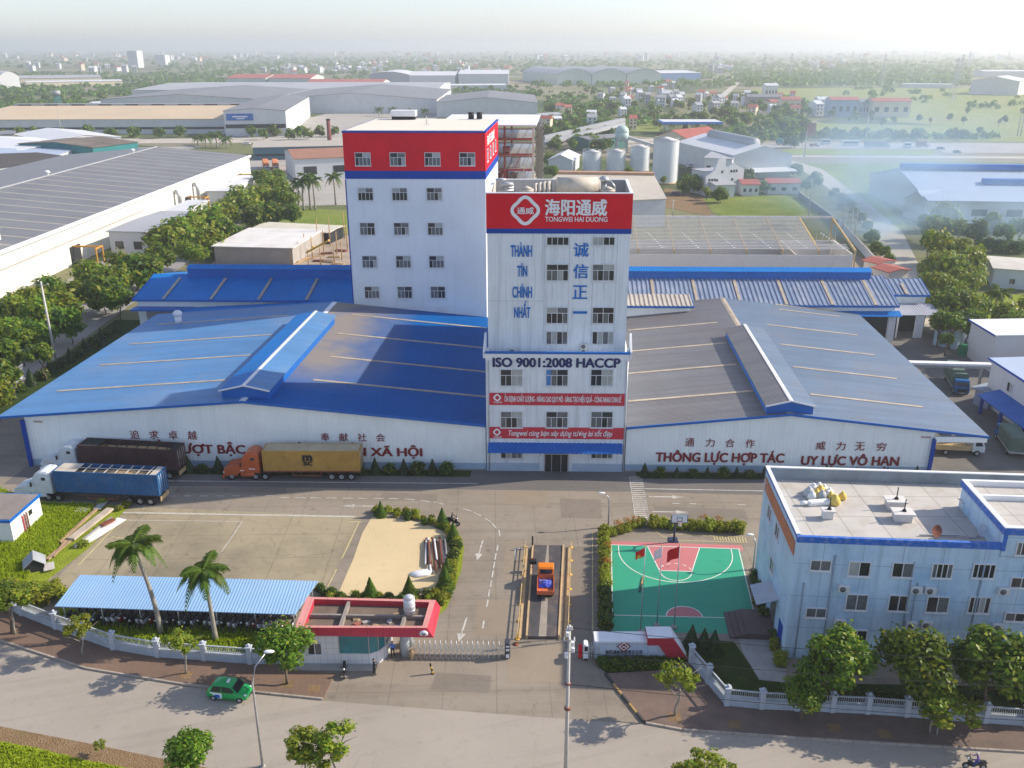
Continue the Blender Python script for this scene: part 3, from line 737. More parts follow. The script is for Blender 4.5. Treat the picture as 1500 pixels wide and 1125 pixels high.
for bx, by in ((728.5, 582), (728, 632.5)):
    uc, zc = fv(bx, by, 0); diamond(t, T, uc, zc, .5, -.13, m_whitetxt, inner=.6, seg=24)
wtext(t, 'TONGWEI', 723, 735, 590, 587.6, 0, m_whitetxt, bold=.02, off=.13)
wtext(t, 'TONGWEI', 723, 735, 641, 638.6, 0, m_whitetxt, bold=.02, off=.13)
for x, y, w_ in ((786, 662, .5), (843, 665, .6), (842, 659, .5)):
    u, z = fv(x, y, 0); mb = MB(T); mb.box(u - w_ / 2, u + w_ / 2, -.06, -.01, z, z + .45); mb.build('notice_plate', m_tan if x == 786 else m_banner, t)
# rainwater pipes and panel seams
mb = MB(T)
for u in (.35, 17.75): mb = MB(T); mb.cyl((u, -.1, .1), (u, -.1, 15.3), .07, n=6); mb.build('downpipe', m_steel, t)
mb = MB(T)
for u, z0_, z1_ in ((7.15, 16.8, 30.7), (10.2, 16.8, 30.7), (13.1, 16.8, 30.7), (16.0, 16.8, 30.7)):
    mb.box(u - .02, u + .02, UB - .02, UB - .003, z0_, z1_)
mb.box(.15, 7.1, UB - .02, UB - .003, 22.3, 22.34)
mb.build('panel_seam', M('seam_grey', (.42, .46, .5), .6, .1), t)
# things on the tower roof and terrace
def rt(name, label, cat, u, v, z, group=None): return thing(name, label, cat, fr(u, v, z), FA, group)
q = rt('storage_tank', 'cream horizontal cylinder tank lying on the red-banded tower roof', 'tank', 11, 9.5, 33.9)
mb = MB(); mb.cyl((-2.6, 0, 1.5), (2.6, 0, 1.5), 1.15, n=20); mb.cyl((2.6, 0, 1.5), (2.85, 0, 1.5), 1.15, .8, n=20); mb.cyl((-2.85, 0, 1.5), (-2.6, 0, 1.5), .8, 1.15, n=20); mb.build('drum', M('cream_paint', (.56, .50, .40), .5, .12, 1, stain=((.35, .25, .15), .4, .8)), q)
mb = MB(); mb.box(-2, -1.6, -.9, .9, 0, .8); mb.box(1.6, 2, -.9, .9, 0, .8); mb.build('cradle', m_conc, q)
for i, (u, lab) in enumerate(((4.6, 'round exhaust fan on the tower roof between the pipes and the left parapet'), (14.8, 'round exhaust fan on the tower roof right of the cream tank'))):
    q = rt('roof_fan', lab, 'vent', u, 8.5, 33.9)
    mb = MB(); mb.cyl((0, 0, 0), (0, 0, 1.0), .5, n=12); mb.build('stack', m_steel, q)
    mb = MB(); mb.cyl((0, 0, 1.0), (0, 0, 1.35), 1.0, .9, n=14); mb.cyl((0, 0, 1.35), (0, 0, 1.7), .9, .1, n=14); mb.build('cowl', M('beige_metal', (.5, .46, .38), .5, .15, 2), q)
q = rt('duct_bundle', 'cluster of curved beige ventilation ducts on the tower roof left of the tank', 'ducts', 6.7, 9.3, 33.9)
for k in range(4):
    mb = MB(); x = -1 + k * .55; mb.tube([(x, -.9, 0), (x, -.9, 1.1 + .1 * k), (x, -.3, 1.7 + .1 * k), (x + .1, .4, 1.7 + .1 * k), (x + .2, 1.0, 1.0), (x + .2, 1.0, 0)], .27, 8); mb.build('duct', M('duct_beige_%s' % 'abcd'[k], (.48, .44, .37), .5, .15, 2), q)
q = rt('pipe_manifold', 'tangle of pipes and valves at the left end of the tower roof', 'pipes', 1.9, 9.4, 33.9)
mb = MB()
for k in range(5): mb.tube([(-1 + .4 * k, -1.5 + .3 * k, 0), (-1 + .4 * k, -1.5 + .3 * k, 1.2 + .3 * (k % 3)), (1, -1.3 + .3 * k, 1.2 + .3 * (k % 3))], .13, 6)
mb.cyl((.2, -1, 1.9), (.2, -1, 2.1), .8, n=12); mb.cyl((-.6, .5, 2.2), (-.6, .5, 2.4), .7, n=12)
mb.build('pipe', m_steel, q); mb = MB(); mb.box(-1.3, 1.2, -1.8, .8, 0, .3); mb.build('base', m_conc, q)
q = rt('ventilator', 'silver mushroom ventilator with hanging pipes at the right of the tower roof', 'vent', 14.4, 11.3, 33.9)
mb = MB(); mb.cyl((0, 0, 0), (0, 0, 2), .35, n=10); mb.cyl((0, 0, 2.0), (0, 0, 2.6), 1.0, .3, n=14); mb.build('hood', m_steel, q)
mb = MB(); mb.tube([(.6, -.2, 2.2), (1.3, -.3, 1.4), (1.5, -.4, 0)], .14, 6); mb.build('pipe', m_steel, q)
def ac_unit(loc, rz, label, group=None, twin=False):
    q = thing('air_conditioner', label, 'air conditioner', loc, rz, group)
    mb = MB(); mb.rbox(-.48, .48, -.38, 0, 0, .68, .04); mb.build('casing', m_acw, q)
    mb = MB(); mb.cyl((-.12, -.395, .34), (-.12, -.38, .34), .27, n=16)
    mb.build('fan_grille', M_acg, q)
    if twin:
        mb = MB(); mb.rbox(-.48, .48, -.38, 0, .7, 1.38, .04); mb.build('casing', m_acw, q)
        mb = MB(); mb.cyl((-.12, -.395, 1.04), (-.12, -.38, 1.04), .27, n=16); mb.build('fan_grille', M_acg, q)
    return q
m_acw = M('ac_white', (.62, .63, .62), .5, .08, 3, stain=((.4, .35, .28), .4, 2)); M_acg = M('ac_grille', (.12, .12, .12), .6, .2, 4)
ac_unit(fr(3.3, UB - .1, 15.5), FA, 'white air conditioner on the tower terrace below the word NHẤT')
ac_unit(fr(12.3, UB - .1, 15.5), FA, 'tall twin air conditioner on the tower terrace left of the right-hand windows', twin=True)

# ---- rear tower
v0 = 47.6
t = thing('rear_tower', 'tall white rear tower with red top, blue band and rows of small windows', 'tower', fr(-16, 60)); T = Tf(t)
UL, UR, V1 = -28.0, -4.2, 74
mb = MB(T); mb.box(UL + .05, UR - .05, v0 + .05, V1, 0, 31.1); mb.build('wall', m_cladp, t)
mb = MB(T); mb.box(UL, UR, v0, V1 + .05, 31.1, 32.45); mb.build('blue_band', m_bluep, t)
mb = MB(T); mb.box(UL, UR, v0, V1 + .05, 32.45, 38.65); mb.build('red_band', m_red, t)
mb = MB(T); mb.box(UL - .1, UR + .1, v0 - .1, V1 + .15, 38.65, 38.9); mb.build('roof_edge', m_bluep, t)
mb = MB(T); mb.box(UL + .35, UR - .35, v0 + .35, V1 - .3, 38.9, 39.0); mb.build('roof_deck', M('cream_roof', (.72, .66, .56), .8, .06, .2, stain=((.5, .45, .38), .4, .2)), t)
mb = MB(T); mb.box(UL - .04, UL + .12, v0 - .04, v0 + .05, 8, 31.0); mb.build('corner_trim', m_bluep, t)
rows = [((519, 544), (570, 595), (621, 646), (672, 697), 221, 243)]
for r_ in (((519, 544), (570, 595), (621, 646), (672, 697), 221, 243), ((523.5, 547.5), (573.5, 597.5), (624, 648.5), 273, 294), ((526.5, 550), (576, 600), (626, 649.5), 324.5, 344.5), ((530, 553), (579, 603), (628, 651), 373.5, 392.5), ((533.5, 556.5), (581.5, 604.5), (630, 653), 418, 437)):
    y0, y1 = r_[-2:]
    for x0, x1 in r_[:-2]:
        uc, z0, w, h = prect(x0, y0, x1, y1, v0); window(t, T((uc, v0 - .003, z0)), FA, 2.65, 2.2, 'tower')
mb = MB(T)
for x in (600, 645.5): 
    uc, z = fv(x, 452, v0); mb.box(uc - 1, uc + 1, v0 - .02, v0 + .02, z - .6, z + .35)
mb.build('vent_panel', m_white, t)
rz2 = math.atan2(EY.y, EY.x)
for k in range(4): window(t, T((UR + .003, 51 + k * 5.4, 33.6)), rz2, 2.2, 2.1, 'tower')
mbT = lettering('海阳通威', m_whitetxt, t, T((UR + .06, 50, 36.2)), EY, (0, 0, 1), 15, 1.7, .02, full=True)
q = rt('cooling_tower', 'white boxy cooling unit on the back edge of the rear tower roof', 'cooling unit', -22, 72, 39.0)
mb = MB(); mb.rbox(-2.4, 2.4, -1.2, 1.2, .6, 1.7, .1); mb.build('casing', m_white, q); mb = MB(); mb.box(-2.2, 2.2, -1, 1, 0, .6); mb.build('stand', m_dark, q)
for i, u in enumerate((-9.2, -7.6)):
    q = rt('roof_blower', 'small black roof blower, %s of the pair at the back of the rear tower' % ('left one', 'right one')[i], 'vent', u, 72.5, 39.0)
    mb = MB(); mb.cyl((0, 0, .1), (0, 0, 1.3), .55, n=12); mb.build('drum', m_black, q); mb = MB(); mb.cyl((0, 0, 0), (0, 0, .1), .8, n=12); mb.build('flange', m_steel, q)
q = rt('antenna', 'thin antenna mast in the middle of the rear tower roof', 'antenna', -15.5, 58, 39.0)
mb = MB(); mb.cyl((0, 0, 0), (0, 0, 1.6), .05, n=5); mb.bar((-.4, 0, .9), (.4, 0, .9), .06, .06); mb.bar((0, 0, .7), (.5, 0, 0), .05, .05); mb.bar((0, 0, .7), (-.5, 0, 0), .05, .05); mb.build('mast', m_steel, q)

# ---- big front warehouses
def warehouse(name, label, uL, uR, uK, zL, zR, zK, vB, ovL, ovR, mats, strips, mon, wl, wr, base, dz=0.0):
    """gabled shed: eaves at uL/uR, ridge at uK, walls from wl to wr"""
    t = thing(name, label, 'warehouse', base); T = Tf(t); v0 = .4
    def zr(u): return zL + (zK - zL) * (u - uL) / (uK - uL) if u < uK else zR + (zK - zR) * (uR - u) / (uR - uK)
    mb = MB(T)
    P = [(wl, 0), (wr, 0), (wr, zr(wr) - .15), (uK, zK - .15), (wl, zr(wl) - .15)]
    mb.prism([(u, z) for u, z in P], v0, v0 + .3)
    mb.build('front_wall', m_wall, t)
    mb = MB(T); mb.box(wl, wl + .3, v0 + .3, vB - .3, 0, zr(wl) - .2); mb.box(wr - .3, wr, v0 + .3, vB - .3, 0, zr(wr) - .2); mb.prism([(u, z) for u, z in P], vB - .3, vB)
    mb.build('side_wall', m_wall, t)
    vf = v0 - .45
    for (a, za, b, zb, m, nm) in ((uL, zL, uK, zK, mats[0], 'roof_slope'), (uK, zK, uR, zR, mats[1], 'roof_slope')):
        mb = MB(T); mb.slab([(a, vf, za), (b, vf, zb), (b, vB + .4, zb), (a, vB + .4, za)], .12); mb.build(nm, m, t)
    mb = MB(T)
    for (a, za, b, zb) in ((uL, zL, uK, zK), (uK, zK, uR, zR)):
        mb.slab([(a, vf - .12, za + .05), (b, vf - .12, zb + .05), (b, vf - .003, zb + .05), (a, vf - .003, za + .05)], .32)
    mb.build('verge_trim', m_blue2, t)
    mb = MB(T); mb.slab([(uK - .45, vf, zK - .02), (uK, vf, zK + .06), (uK, mon[0] - .1, zK + .06), (uK - .45, mon[0] - .1, zK - .02)], .05); mb.slab([(uK, vf, zK + .06), (uK + .45, vf, zK - .02), (uK + .45, mon[0] - .1, zK - .02), (uK, mon[0] - .1, zK + .06)], .05)
    mb.build('ridge_cap', m_white if dz else m_sky, t); mb = MB(T)
    mb.slab([(uK - .45, mon[1] + .1, zK - .02), (uK, mon[1] + .1, zK + .06), (uK, vB + .4, zK + .06), (uK - .45, vB + .4, zK - .02)], .05); mb.slab([(uK, mon[1] + .1, zK + .06), (uK + .45, mon[1] + .1, zK - .02), (uK + .45, vB + .4, zK - .02), (uK, vB + .4, zK + .06)], .05)
    mb.build('ridge_cap', m_white if dz else m_sky, t)
    for (a, b, v) in strips:
        mb = MB(T); mb.slab([(a, v, zr(a) + .05), (b, v, zr(b) + .05), (b, v + .5, zr(b) + .05), (a, v + .5, zr(a) + .05)], .04); mb.build('skylight_strip', m_sky, t)
    # ridge monitor
    ma, mb_, hw, h0, h1 = mon
    n = MB(T); n.prism([(uK - hw + .25, zr(uK - hw) + .0), (uK + hw - .25, zr(uK + hw)), (uK + hw - .25, zK + h0), (uK, zK + h1 - .05), (uK - hw + .25, zK + h0)], ma, mb_); mo = n.build('ridge_monitor', m_blue2, t)
    n = MB(T); n.slab([(uK - hw, ma - .3, zK + h0), (uK, ma - .3, zK + h1), (uK, mb_ + .3, zK + h1), (uK - hw, mb_ + .3, zK + h0)], .1); n.build('monitor_roof', mats[2], mo)
    n = MB(T); n.slab([(uK, ma - .3, zK + h1), (uK + hw, ma - .3, zK + h0), (uK + hw, mb_ + .3, zK + h0), (uK, mb_ + .3, zK + h1)], .1); n.build('monitor_roof', mats[3], mo)
    n = MB(T); n.slab([(uK - .25, ma - .32, zK + h1 + .01), (uK, ma - .32, zK + h1 + .06), (uK, mb_ + .32, zK + h1 + .06), (uK - .25, mb_ + .32, zK + h1 + .01)], .04); n.slab([(uK, ma - .32, zK + h1 + .06), (uK + .25, ma - .32, zK + h1 + .01), (uK + .25, mb_ + .32, zK + h1 + .01), (uK, mb_ + .32, zK + h1 + .06)], .04); n.build('ridge_cap', m_white, mo)
    n = MB(T); n.slab([(uK - hw, ma - .38, zK + h0 + .06), (uK, ma - .38, zK + h1 + .06), (uK, ma - .31, zK + h1 + .06), (uK - hw, ma - .38 + .07, zK + h0 + .06)], .2); n.slab([(uK, ma - .38, zK + h1 + .06), (uK + hw, ma - .38, zK + h0 + .06), (uK + hw, ma - .31, zK + h0 + .06), (uK, ma - .31, zK + h1 + .06)], .2); n.build('verge_trim', m_white, mo)
    mb = MB(T); mb.box(wl, wr, v0 - .02, v0 - .004, 0, .9); mb.build('plinth', M('plinth_blue_' + name, (.35, .47, .58), .5, .08), t)
    return t, T, zr
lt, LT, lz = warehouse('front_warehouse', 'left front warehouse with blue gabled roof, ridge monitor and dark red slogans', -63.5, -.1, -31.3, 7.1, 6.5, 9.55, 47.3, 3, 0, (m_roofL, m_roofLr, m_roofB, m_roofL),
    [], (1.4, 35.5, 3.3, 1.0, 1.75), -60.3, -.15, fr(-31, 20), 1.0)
rt_, RT, rz_ = warehouse('front_warehouse', 'right front warehouse with faded brown and blue roof, ridge monitor and dark red slogans', 18.0, 64.2, 38.7, 6.35, 5.5, 8.4, 55.8, 0, 6, (m_roofR, m_roofRr, m_roofR, m_roofRr),
    [], (-.2 + .8, 33.5, 3.2, .9, 1.65), 18.05, 57.5, fr(38, 20))
def strips(t, T, zr, lst):
    for (x0, y0, x1, y1) in lst:
        pts = []
        for x, y in ((x0, y0), (x1, y1)):
            z = 8.0
            for _ in range(5): u, v = fz(x, y, z); z = zr(u)
            pts.append((u, v))
        v = (pts[0][1] + pts[1][1]) / 2; a, b = pts[0][0], pts[1][0]
        mb = MB(T); n = 1
        mb.slab([(a, v, zr(a) + .05), (b, v, zr(b) + .05), (b, v + .55, zr(b) + .05), (a, v + .55, zr(a) + .05)], .04); mb.build('skylight_strip', m_sky, t)
strips(lt, LT, lz, [(80, 575, 330, 557), (143, 537, 367, 520), (187, 506, 400, 490), (230, 477, 423, 462), (515, 461, 712, 482), (494, 489, 711, 511), (483, 523, 711, 546), (460, 555, 711, 585)])
strips(rt_, RT, rz_, [(920, 587, 1104, 576), (920, 546, 1080, 537), (920, 513, 1066, 506), (920, 482, 1052, 476), (1125, 478, 1255, 490), (1143, 506, 1281, 520), (1163, 540, 1313, 554), (1188, 579, 1352, 597), (1136, 447, 1222, 456), (1142, 455, 1229, 463)])
def lw_text(t, body, x0, x1, yb, yc, full=False, bold=.03): wtext(t, body, x0, x1, yb, yc, .4, m_redtxt, bold=bold, full=full)
for ch, x in zip('追求卓越', (191, 219, 247, 275)): lw_text(lt, ch, x, x + 13.5, 642.5 + (x - 191) * .012, 630 + (x - 191) * .012, True, .012)
for ch, x in zip('奉献社会', (470, 497, 524, 551)): lw_text(lt, ch, x, x + 13, 645.5 + (x - 470) * .012, 634 + (x - 470) * .012, True, .012)
lw_text(lt, 'THEO ĐUỔI VƯỢT BẬC', 131, 360, 663, 651, bold=.04)
lw_text(lt, 'CỐNG HIẾN XÃ HỘI', 412, 619, 667, 655.5, bold=.04)
for ch, x in zip('通力合作', (1003.5, 1033.5, 1062.5, 1092)): lw_text(rt_, ch, x, x + 13.5, 653.5 + (x - 1003) * .02, 641.5 + (x - 1003) * .02, True, .012)
for ch, x in zip('威力无穷', (1195, 1224.5, 1252.5, 1284)): lw_text(rt_, ch, x, x + 14, 658.5 + (x - 1195) * .02, 646.5 + (x - 1195) * .02, True, .012)
lw_text(rt_, 'THÔNG LỰC HỢP TÁC', 960, 1149, 676.3, 663.5, bold=.045)
lw_text(rt_, 'UY LỰC VÔ HẠN', 1173, 1317, 681, 668.5, bold=.045)
lw_text(lt, 'TONGWEI', 49, 62, 618.5, 616, bold=.02); lw_text(rt_, 'TONGWEI', 1348, 1363, 641.5, 639, bold=.02)
# open side bay of each warehouse
mb = MB(RT); mb.box(57.5, 64.0, -.05, .35, rz_(60) - 1.35, rz_(64) - .15); mb.build('bay_fascia', m_wall, rt_)
for v in (0.2,): 
    mb = MB(RT); mb.box(57.2, 57.6, -.1, .3, 0, 5); mb.build('corner_post', m_bluep, rt_)
mb = MB(LT); mb.box(-60.6, -60.2, -.1, .3, 0, 6.6); mb.build('corner_post', m_bluep, lt)
for v in (8, 16, 24, 32, 40, 48):
    mb = MB(RT); mb.box(63.3, 63.6, v, v + .3, 0, 5.3); mb.build('post', m_white, rt_)
q = thing('roof_ventilator', 'white turbine ventilator on the back left of the blue warehouse roof', 'vent', fr(-56.5, 40.5, lz(-56.5)))
mb = MB(); mb.cyl((0, 0, 0), (0, 0, 1.2), .55, n=12); mb.build('neck', m_white, q); mb = MB(); mb.sphere((0, 0, 1.7), .8, .8, .6, 12, 6); mb.build('turbine', m_white, q)

# ---- rear blue warehouse on the left
def shed(name, label, uL, uR, vF, vK, vB, zE, zK, mroof, mwall, ribs=0, vent=None, base=None, strip_u=(), zB=None):
    """shed with its ridge along u"""
    t = thing(name, label, 'warehouse', base or fr((uL + uR) / 2, vK)); T = Tf(t); zB = zE if zB is None else zB
    mb = MB(T); mb.prismx([(vF + .6, 0), (vB - .6, 0), (vB - .6, zB - .1), (vK, zK - .15), (vF + .6, zE - .1)], uL + .5, uR - .5); mb.build('wall', mwall, t)
    for a, za, b, zb in ((vF, zE, vK, zK), (vK, zK, vB, zB)):
        mb = MB(T)
        if ribs:
            n = int((uR - uL) / ribs)
            for i in range(n):
                u = uL + (uR - uL) * i / n; w = (uR - uL) / n
                mb.add([(u, a, za), (u + w * .55, a, za), (u + w * .65, a, za + .16), (u + w * .9, a, za + .16), (u + w, a, za), (u, b, zb), (u + w * .55, b, zb), (u + w * .65, b, zb + .16), (u + w * .9, b, zb + .16), (u + w, b, zb)], [(i_, i_ + 1, i_ + 6, i_ + 5) for i_ in range(4)], 0)
            for i in range(n):
                pass
        else: mb.slab([(uL, a, za), (uR, a, za), (uR, b, zb), (uL, b, zb)], .12)
        mb.build('roof_slope', mroof, t)
    mb = MB(T); mb.box(uL, uR, vF - .12, vF - .003, zE - .3, zE + .06)
    mb.build('eaves_trim', m_blue2, t)
    mb = MB(T)
    for u in (uL - .1, uR): mb.add([(u, vF, zE + .15), (u + .1, vF, zE + .15), (u + .1, vK, zK + .15), (u, vK, zK + .15), (u, vF, zE - .25), (u + .1, vF, zE - .25), (u + .1, vK, zK - .25), (u, vK, zK - .25)], [(0, 1, 2, 3), (0, 3, 7, 4), (1, 5, 6, 2), (0, 4, 5, 1)])
    mb.build('verge_trim', m_blue2, t)
    if vent:
        a, b, h = vent
        mb = MB(T); mb.box(a, b, vK - 1.6, vK + 1.6, zK - .5, zK + h); mo = mb.build('ridge_vent', m_blue2, t)
        mb = MB(T); mb.slab([(a - .15, vK - 1.85, zK + h), (b + .15, vK - 1.85, zK + h), (b + .15, vK, zK + h + .5), (a - .15, vK, zK + h + .5)], .08); mb.slab([(a - .15, vK, zK + h + .5), (b + .15, vK, zK + h + .5), (b + .15, vK + 1.85, zK + h), (a - .15, vK + 1.85, zK + h)], .08); mb.build('vent_roof', m_roofB, mo)
    for u in strip_u:
        mb = MB(T); mb.slab([(u, vF + .05, zE + .22), (u + .55, vF + .05, zE + .22), (u + .55, vK - 2, zE + (zK - zE) * (vK - 2 - vF) / (vK - vF) + .22), (u, vK - 2, zE + (zK - zE) * (vK - 2 - vF) / (vK - vF) + .22)], .04); mb.build('skylight_strip', m_sky, t)
    return t, T
t, T = shed('rear_warehouse', 'rear blue warehouse left of the tall tower with long blue ridge vent', -71.5, -28.3, 55.5, 66, 78, 7.6, 10.0, m_roofB, m_wall, vent=(-64.3, -29, 1.5), strip_u=(-66, -57, -48, -39), base=fr(-50, 66))
mb = MB(T); mb.box(-71.3, -60, 53.6, 55.9, 5.9, 6.2); mb.build('loading_canopy', m_blue2, t)
mb = MB(T); mb.box(-69.5, -62, 56.05, 56.096, 0, 5.4); mb.build('loading_door', M('grey_shutter', (.34, .35, .36), .6, .1, 1, ribs=('Z', .2, .02)), t)
# link roof between the front and rear buildings
t = thing('link_roof', 'low blue link roof between the left front warehouse and the rear blue warehouse', 'roof', fr(-40, 48))
T = Tf(t); mb = MB(T); mb.slab([(-61, 47.8, 6.2), (-28.2, 47.8, 8.2), (-28.2, 55.3, 8.0), (-61, 55.3, 6.2)], .15); mb.build('roof_slope', m_roofB, t)
mb = MB(T)
for u in (-59, -50, -40, -31): mb.box(u, u + .3, 51, 51.3, 0, 6.1)
mb.build('post', m_steel, t)
# ---- rear ribbed warehouse on the right
t, T = shed('rear_warehouse', 'rear warehouse right of the tower with ribbed blue roof and long ridge vent', 17.5, 71.5, 56.2, 67.6, 78, 7.0, 9.9, m_rib, m_wall, ribs=.9, vent=(20, 68.8, 1.2), strip_u=(26, 34, 42, 50.5, 59, 67), base=fr(45, 65))
mb = MB(T); mb.slab([(60, 55.2, 5.3), (72, 55.2, 5.3), (72, 56.9, 5.9), (60, 56.9, 5.9)], .12); mb.build('loading_canopy', m_roofB, t)
t2, T2 = shed('side_warehouse', 'ribbed blue annex stepping out at the right end of the rear warehouse', 71.7, 79.6, 63, 69, 76, 7.3, 9.0, m_rib, m_wall, ribs=.9, base=fr(75, 69), strip_u=(75,))
t = thing('loading_shelter', 'grey lean-to loading shelter on posts at the right end of the ribbed warehouse', 'shelter', fr(77, 61)); T = Tf(t)
mb = MB(T); mb.slab([(72.2, 58.6, 4.6), (81, 58.6, 4.6), (80, 62.9, 5.7), (72.2, 62.9, 5.7)], .1); mb.build('roof', M('grey_lean_to', (.36, .37, .42), .5, .1, .3, ribs=('X', .5, .03)), t)
for u, v in ((72.6, 58.8), (76, 58.8), (80.6, 58.8)):
    mb = MB(T); mb.box(u, u + (1.6 if u > 75 and u < 77 else .25), v, v + .3, 0, 4.5); mb.build('post', m_white, t)
mb = MB(T); mb.box(72.3, 79.5, 63.2, 63.49, 0, 5.5); mb.build('back_panel', m_dark, t)
mb = MB(tuple and Tf(t)); mb.box(62, 70.0, 56.8, 56.96, 0, 5.2); mb.build('dark_opening', m_dark, t)
mb = MB(T); mb.box(70.1, 71.4, 56.5, 56.75, 0, 5.2); mb.build('white_pier', m_white, t)
# low beige roof between tower and ribbed warehouse
t, T = shed('low_annex', 'low annex with beige corrugated roof squeezed between the tower and the ribbed warehouse', 18.5, 32.5, 49, 55, 57, 8.7, 9.3, M('beige_corrugated', (.46, .42, .36), .6, .1, .4), m_wall, ribs=.8, base=fr(25, 53))

# ---- open steel frame shed behind
t = thing('frame_shed', 'unfinished open roof frame of yellow rafters and pale purlins over grey walls', 'frame shed', fr(50, 116)); T = Tf(t)
uA, uZ, vA, vB_, zA, zB_ = 18, 78, 105.8, 128, 6.6, 10.5
m_purl = M('pale_purlin', (.62, .61, .58), .5, .1, 1); m_gwall = M('grey_block_wall', (.66, .65, .63), .85, .08, .4, stain=((.45, .43, .4), .5, .4))
mb = MB(T); mb.box(uA, uZ - .5, vA - .3, vA, 0, 5.7); mb.build('front_wall', m_gwall, t)
mb = MB(T); mb.box(uZ - 14, uZ - 13.7, vA + .02, vB_ - 5, 0, 5.6); mb.box(uZ - .8, uZ - .5, vA + .02, vB_ - 5, 0, 5.9); mb.build('side_wall', M('cream_block_wall', (.68, .64, .56), .85, .08, .4), t)
mb = MB(T); mb.box(uA, uZ - 1, vB_ - 4.9, vB_ - 4.6, 0, 5.6); mb.build('back_wall', m_gwall, t)
def zq(v): return zA + (zB_ - zA) * (v - vA) / (vB_ - vA)
for i in range(8):
    u = uA + (uZ - uA) * i / 7
    mb = MB(T); mb.bar((u, vA, zA), (u, vB_, zB_), .35, .5); mb.box(u - .15, u + .15, vB_ - .3, vB_, 0, zB_); mb.box(u - .15, u + .15, vA + .02, vA + .3, 0, zA); mb.build('rafter', m_yelr, t) if False else mb.build('rafter', M('yellow_rafter', (.52, .38, .18), .6, .15, 1), t) if i == 0 else mb.build('rafter', bpy.data.materials['yellow_rafter'], t)
for k in range(24):
    v = vA + (vB_ - vA) * (k + .5) / 24
    mb = MB(T); mb.box(uA, uZ - (9 if k > 3 else 1.5), v - .13, v + .13, zq(v) + .28, zq(v) + .42); mb.build('purlin', m_purl, t)
mb = MB(T); mb.box(uA, uZ, vB_ + .03, vB_ + .3, zB_ - .1, zB_ + .45); mb.build('ridge_beam', m_purl, t)
mb = MB(T)
for i in range(7):
    u = uA + (uZ - uA) * (i + .5) / 7
    for k in range(9): mb.box(u + 1.2 - k * .35, u + 1.6 - k * .35, vA + .6 + k * 1.2, vA + 1.1 + k * 1.2, zq(vA + .6 + k * 1.2) + .45, zq(vA + .6 + k * 1.2) + .5)
mb.build('bracing_plate', m_white, t)
for i in range(6):
    mb = MB(T); u = 70 + i * 1.6; mb.box(u, u + .12, vB_ - 4.5, vB_ - 4.4, 0, 7.4); mb.build('stud', m_purl, t)

# ---- steel frame process building behind the rear tower
t = thing('process_frame', 'open red and grey steel process structure with white roof behind the rear tower', 'steel frame', fr(-6, 88)); T = Tf(t)
m_redst = M('red_oxide_steel', (.26, .06, .05), .6, .2, 1); m_cream = M('cream_steel', (.5, .45, .36), .6, .2, 1)
U0, U1, V0, V1_ = -16, 2.5, 78, 100
H_ = [25.6, 28.6, 31.6, 34.6]
for u in (U0, -9, -3.2, U1):
    for v in (V0, V1_):
        mb = MB(T); mb.box(u - .2, u + .2, v - .2, v + .2, 0, 37.4); mb.build('column', m_redst if u < 2 else m_cream, t)
for z in H_:
    mb = MB(T); mb.box(U0 + .2, U1 - .2, V0 - .15, V0 + .15, z, z + .45); mb.box(U0 + .2, U1 - .2, V1_ - .15, V1_ + .15, z, z + .45); mb.build('beam', m_redst, t)
    mb = MB(T); mb.box(U0 + .3, U1 - .3, V0 + .2, V1_ - .2, z + .2, z + .28); mb.build('floor_plate', m_steel, t)
    mb = MB(T)
    for zz in (.9, 1.3): mb.box(U0, U1, V0 - .2, V0 - .14, z + zz, z + zz + .06)
    for k in range(14): u = U0 + (U1 - U0) * k / 13; mb.box(u, u + .06, V0 - .2, V0 - .14, z + .45, z + 1.3)
    mb.build('handrail', m_cream, t)
mb = MB(T); mb.slab([(U0 - .5, V0 - .6, 37.6), (U1 + .6, V0 - .6, 37.6), (U1 + .6, V1_ + .6, 38.0), (U0 - .5, V1_ + .6, 38.0)], .25); mb.build('roof', M('white_sheet_roof', (.75, .73, .69), .5, .05, .3), t)
mb = MB(T); mb.box(U0, U1 + .3, V0 - .3, V1_, 16, 25.3); mb.build('lower_cladding', M('cream_cladding', (.56, .53, .46), .6, .08, .4), t)
for k in range(17):
    z = 18 + k * 1.15; mb = MB(T); mb.add([(U1 + .35, V0, z), (U1 + 1.6, V0, z + .9), (U1 + 1.6, V1_, z + .9), (U1 + .35, V1_, z)], [(0, 1, 2, 3)]); mb.add([(U1 + .38, V0, z + .05), (U1 + 1.63, V0, z + .95), (U1 + 1.63, V1_, z + .95), (U1 + .38, V1_, z + .05)], [(0, 3, 2, 1)]); mb.build('louvre', m_cream, t)
mb = MB(T); mb.box(U1 + .2, U1 + 2.6, V0 - .1, V1_, 0, 19); mb.build('side_annex', M('cream_annex', (.6, .57, .5), .7, .08, .4), t)
for k in range(18):
    u = R.uniform(U0 + 9, U1 - 1.0); z = R.choice(H_[:3]) + .28; v = R.uniform(V0 + 1.2, V0 + 4)
    q = MB(T); h = R.uniform(1.2, 2.7)
    if k % 2: q.cyl((u, v, z), (u, v, z + h), R.uniform(.4, .9), n=10)
    else: q.box(u - .8, u + .8, v - .6, v + .6, z, z + h)
    q.build('process_vessel', R.choice([m_steel, m_cream, m_redst]), t)
for k in range(5):
    q = MB(T); u = -8 + k * 1.9; q.bar((u, V0 - .1, 26), (u + 2.3, V0 - .1, 31.9), .13, .13); q.build('brace', m_redst if k % 2 else m_cream, t)
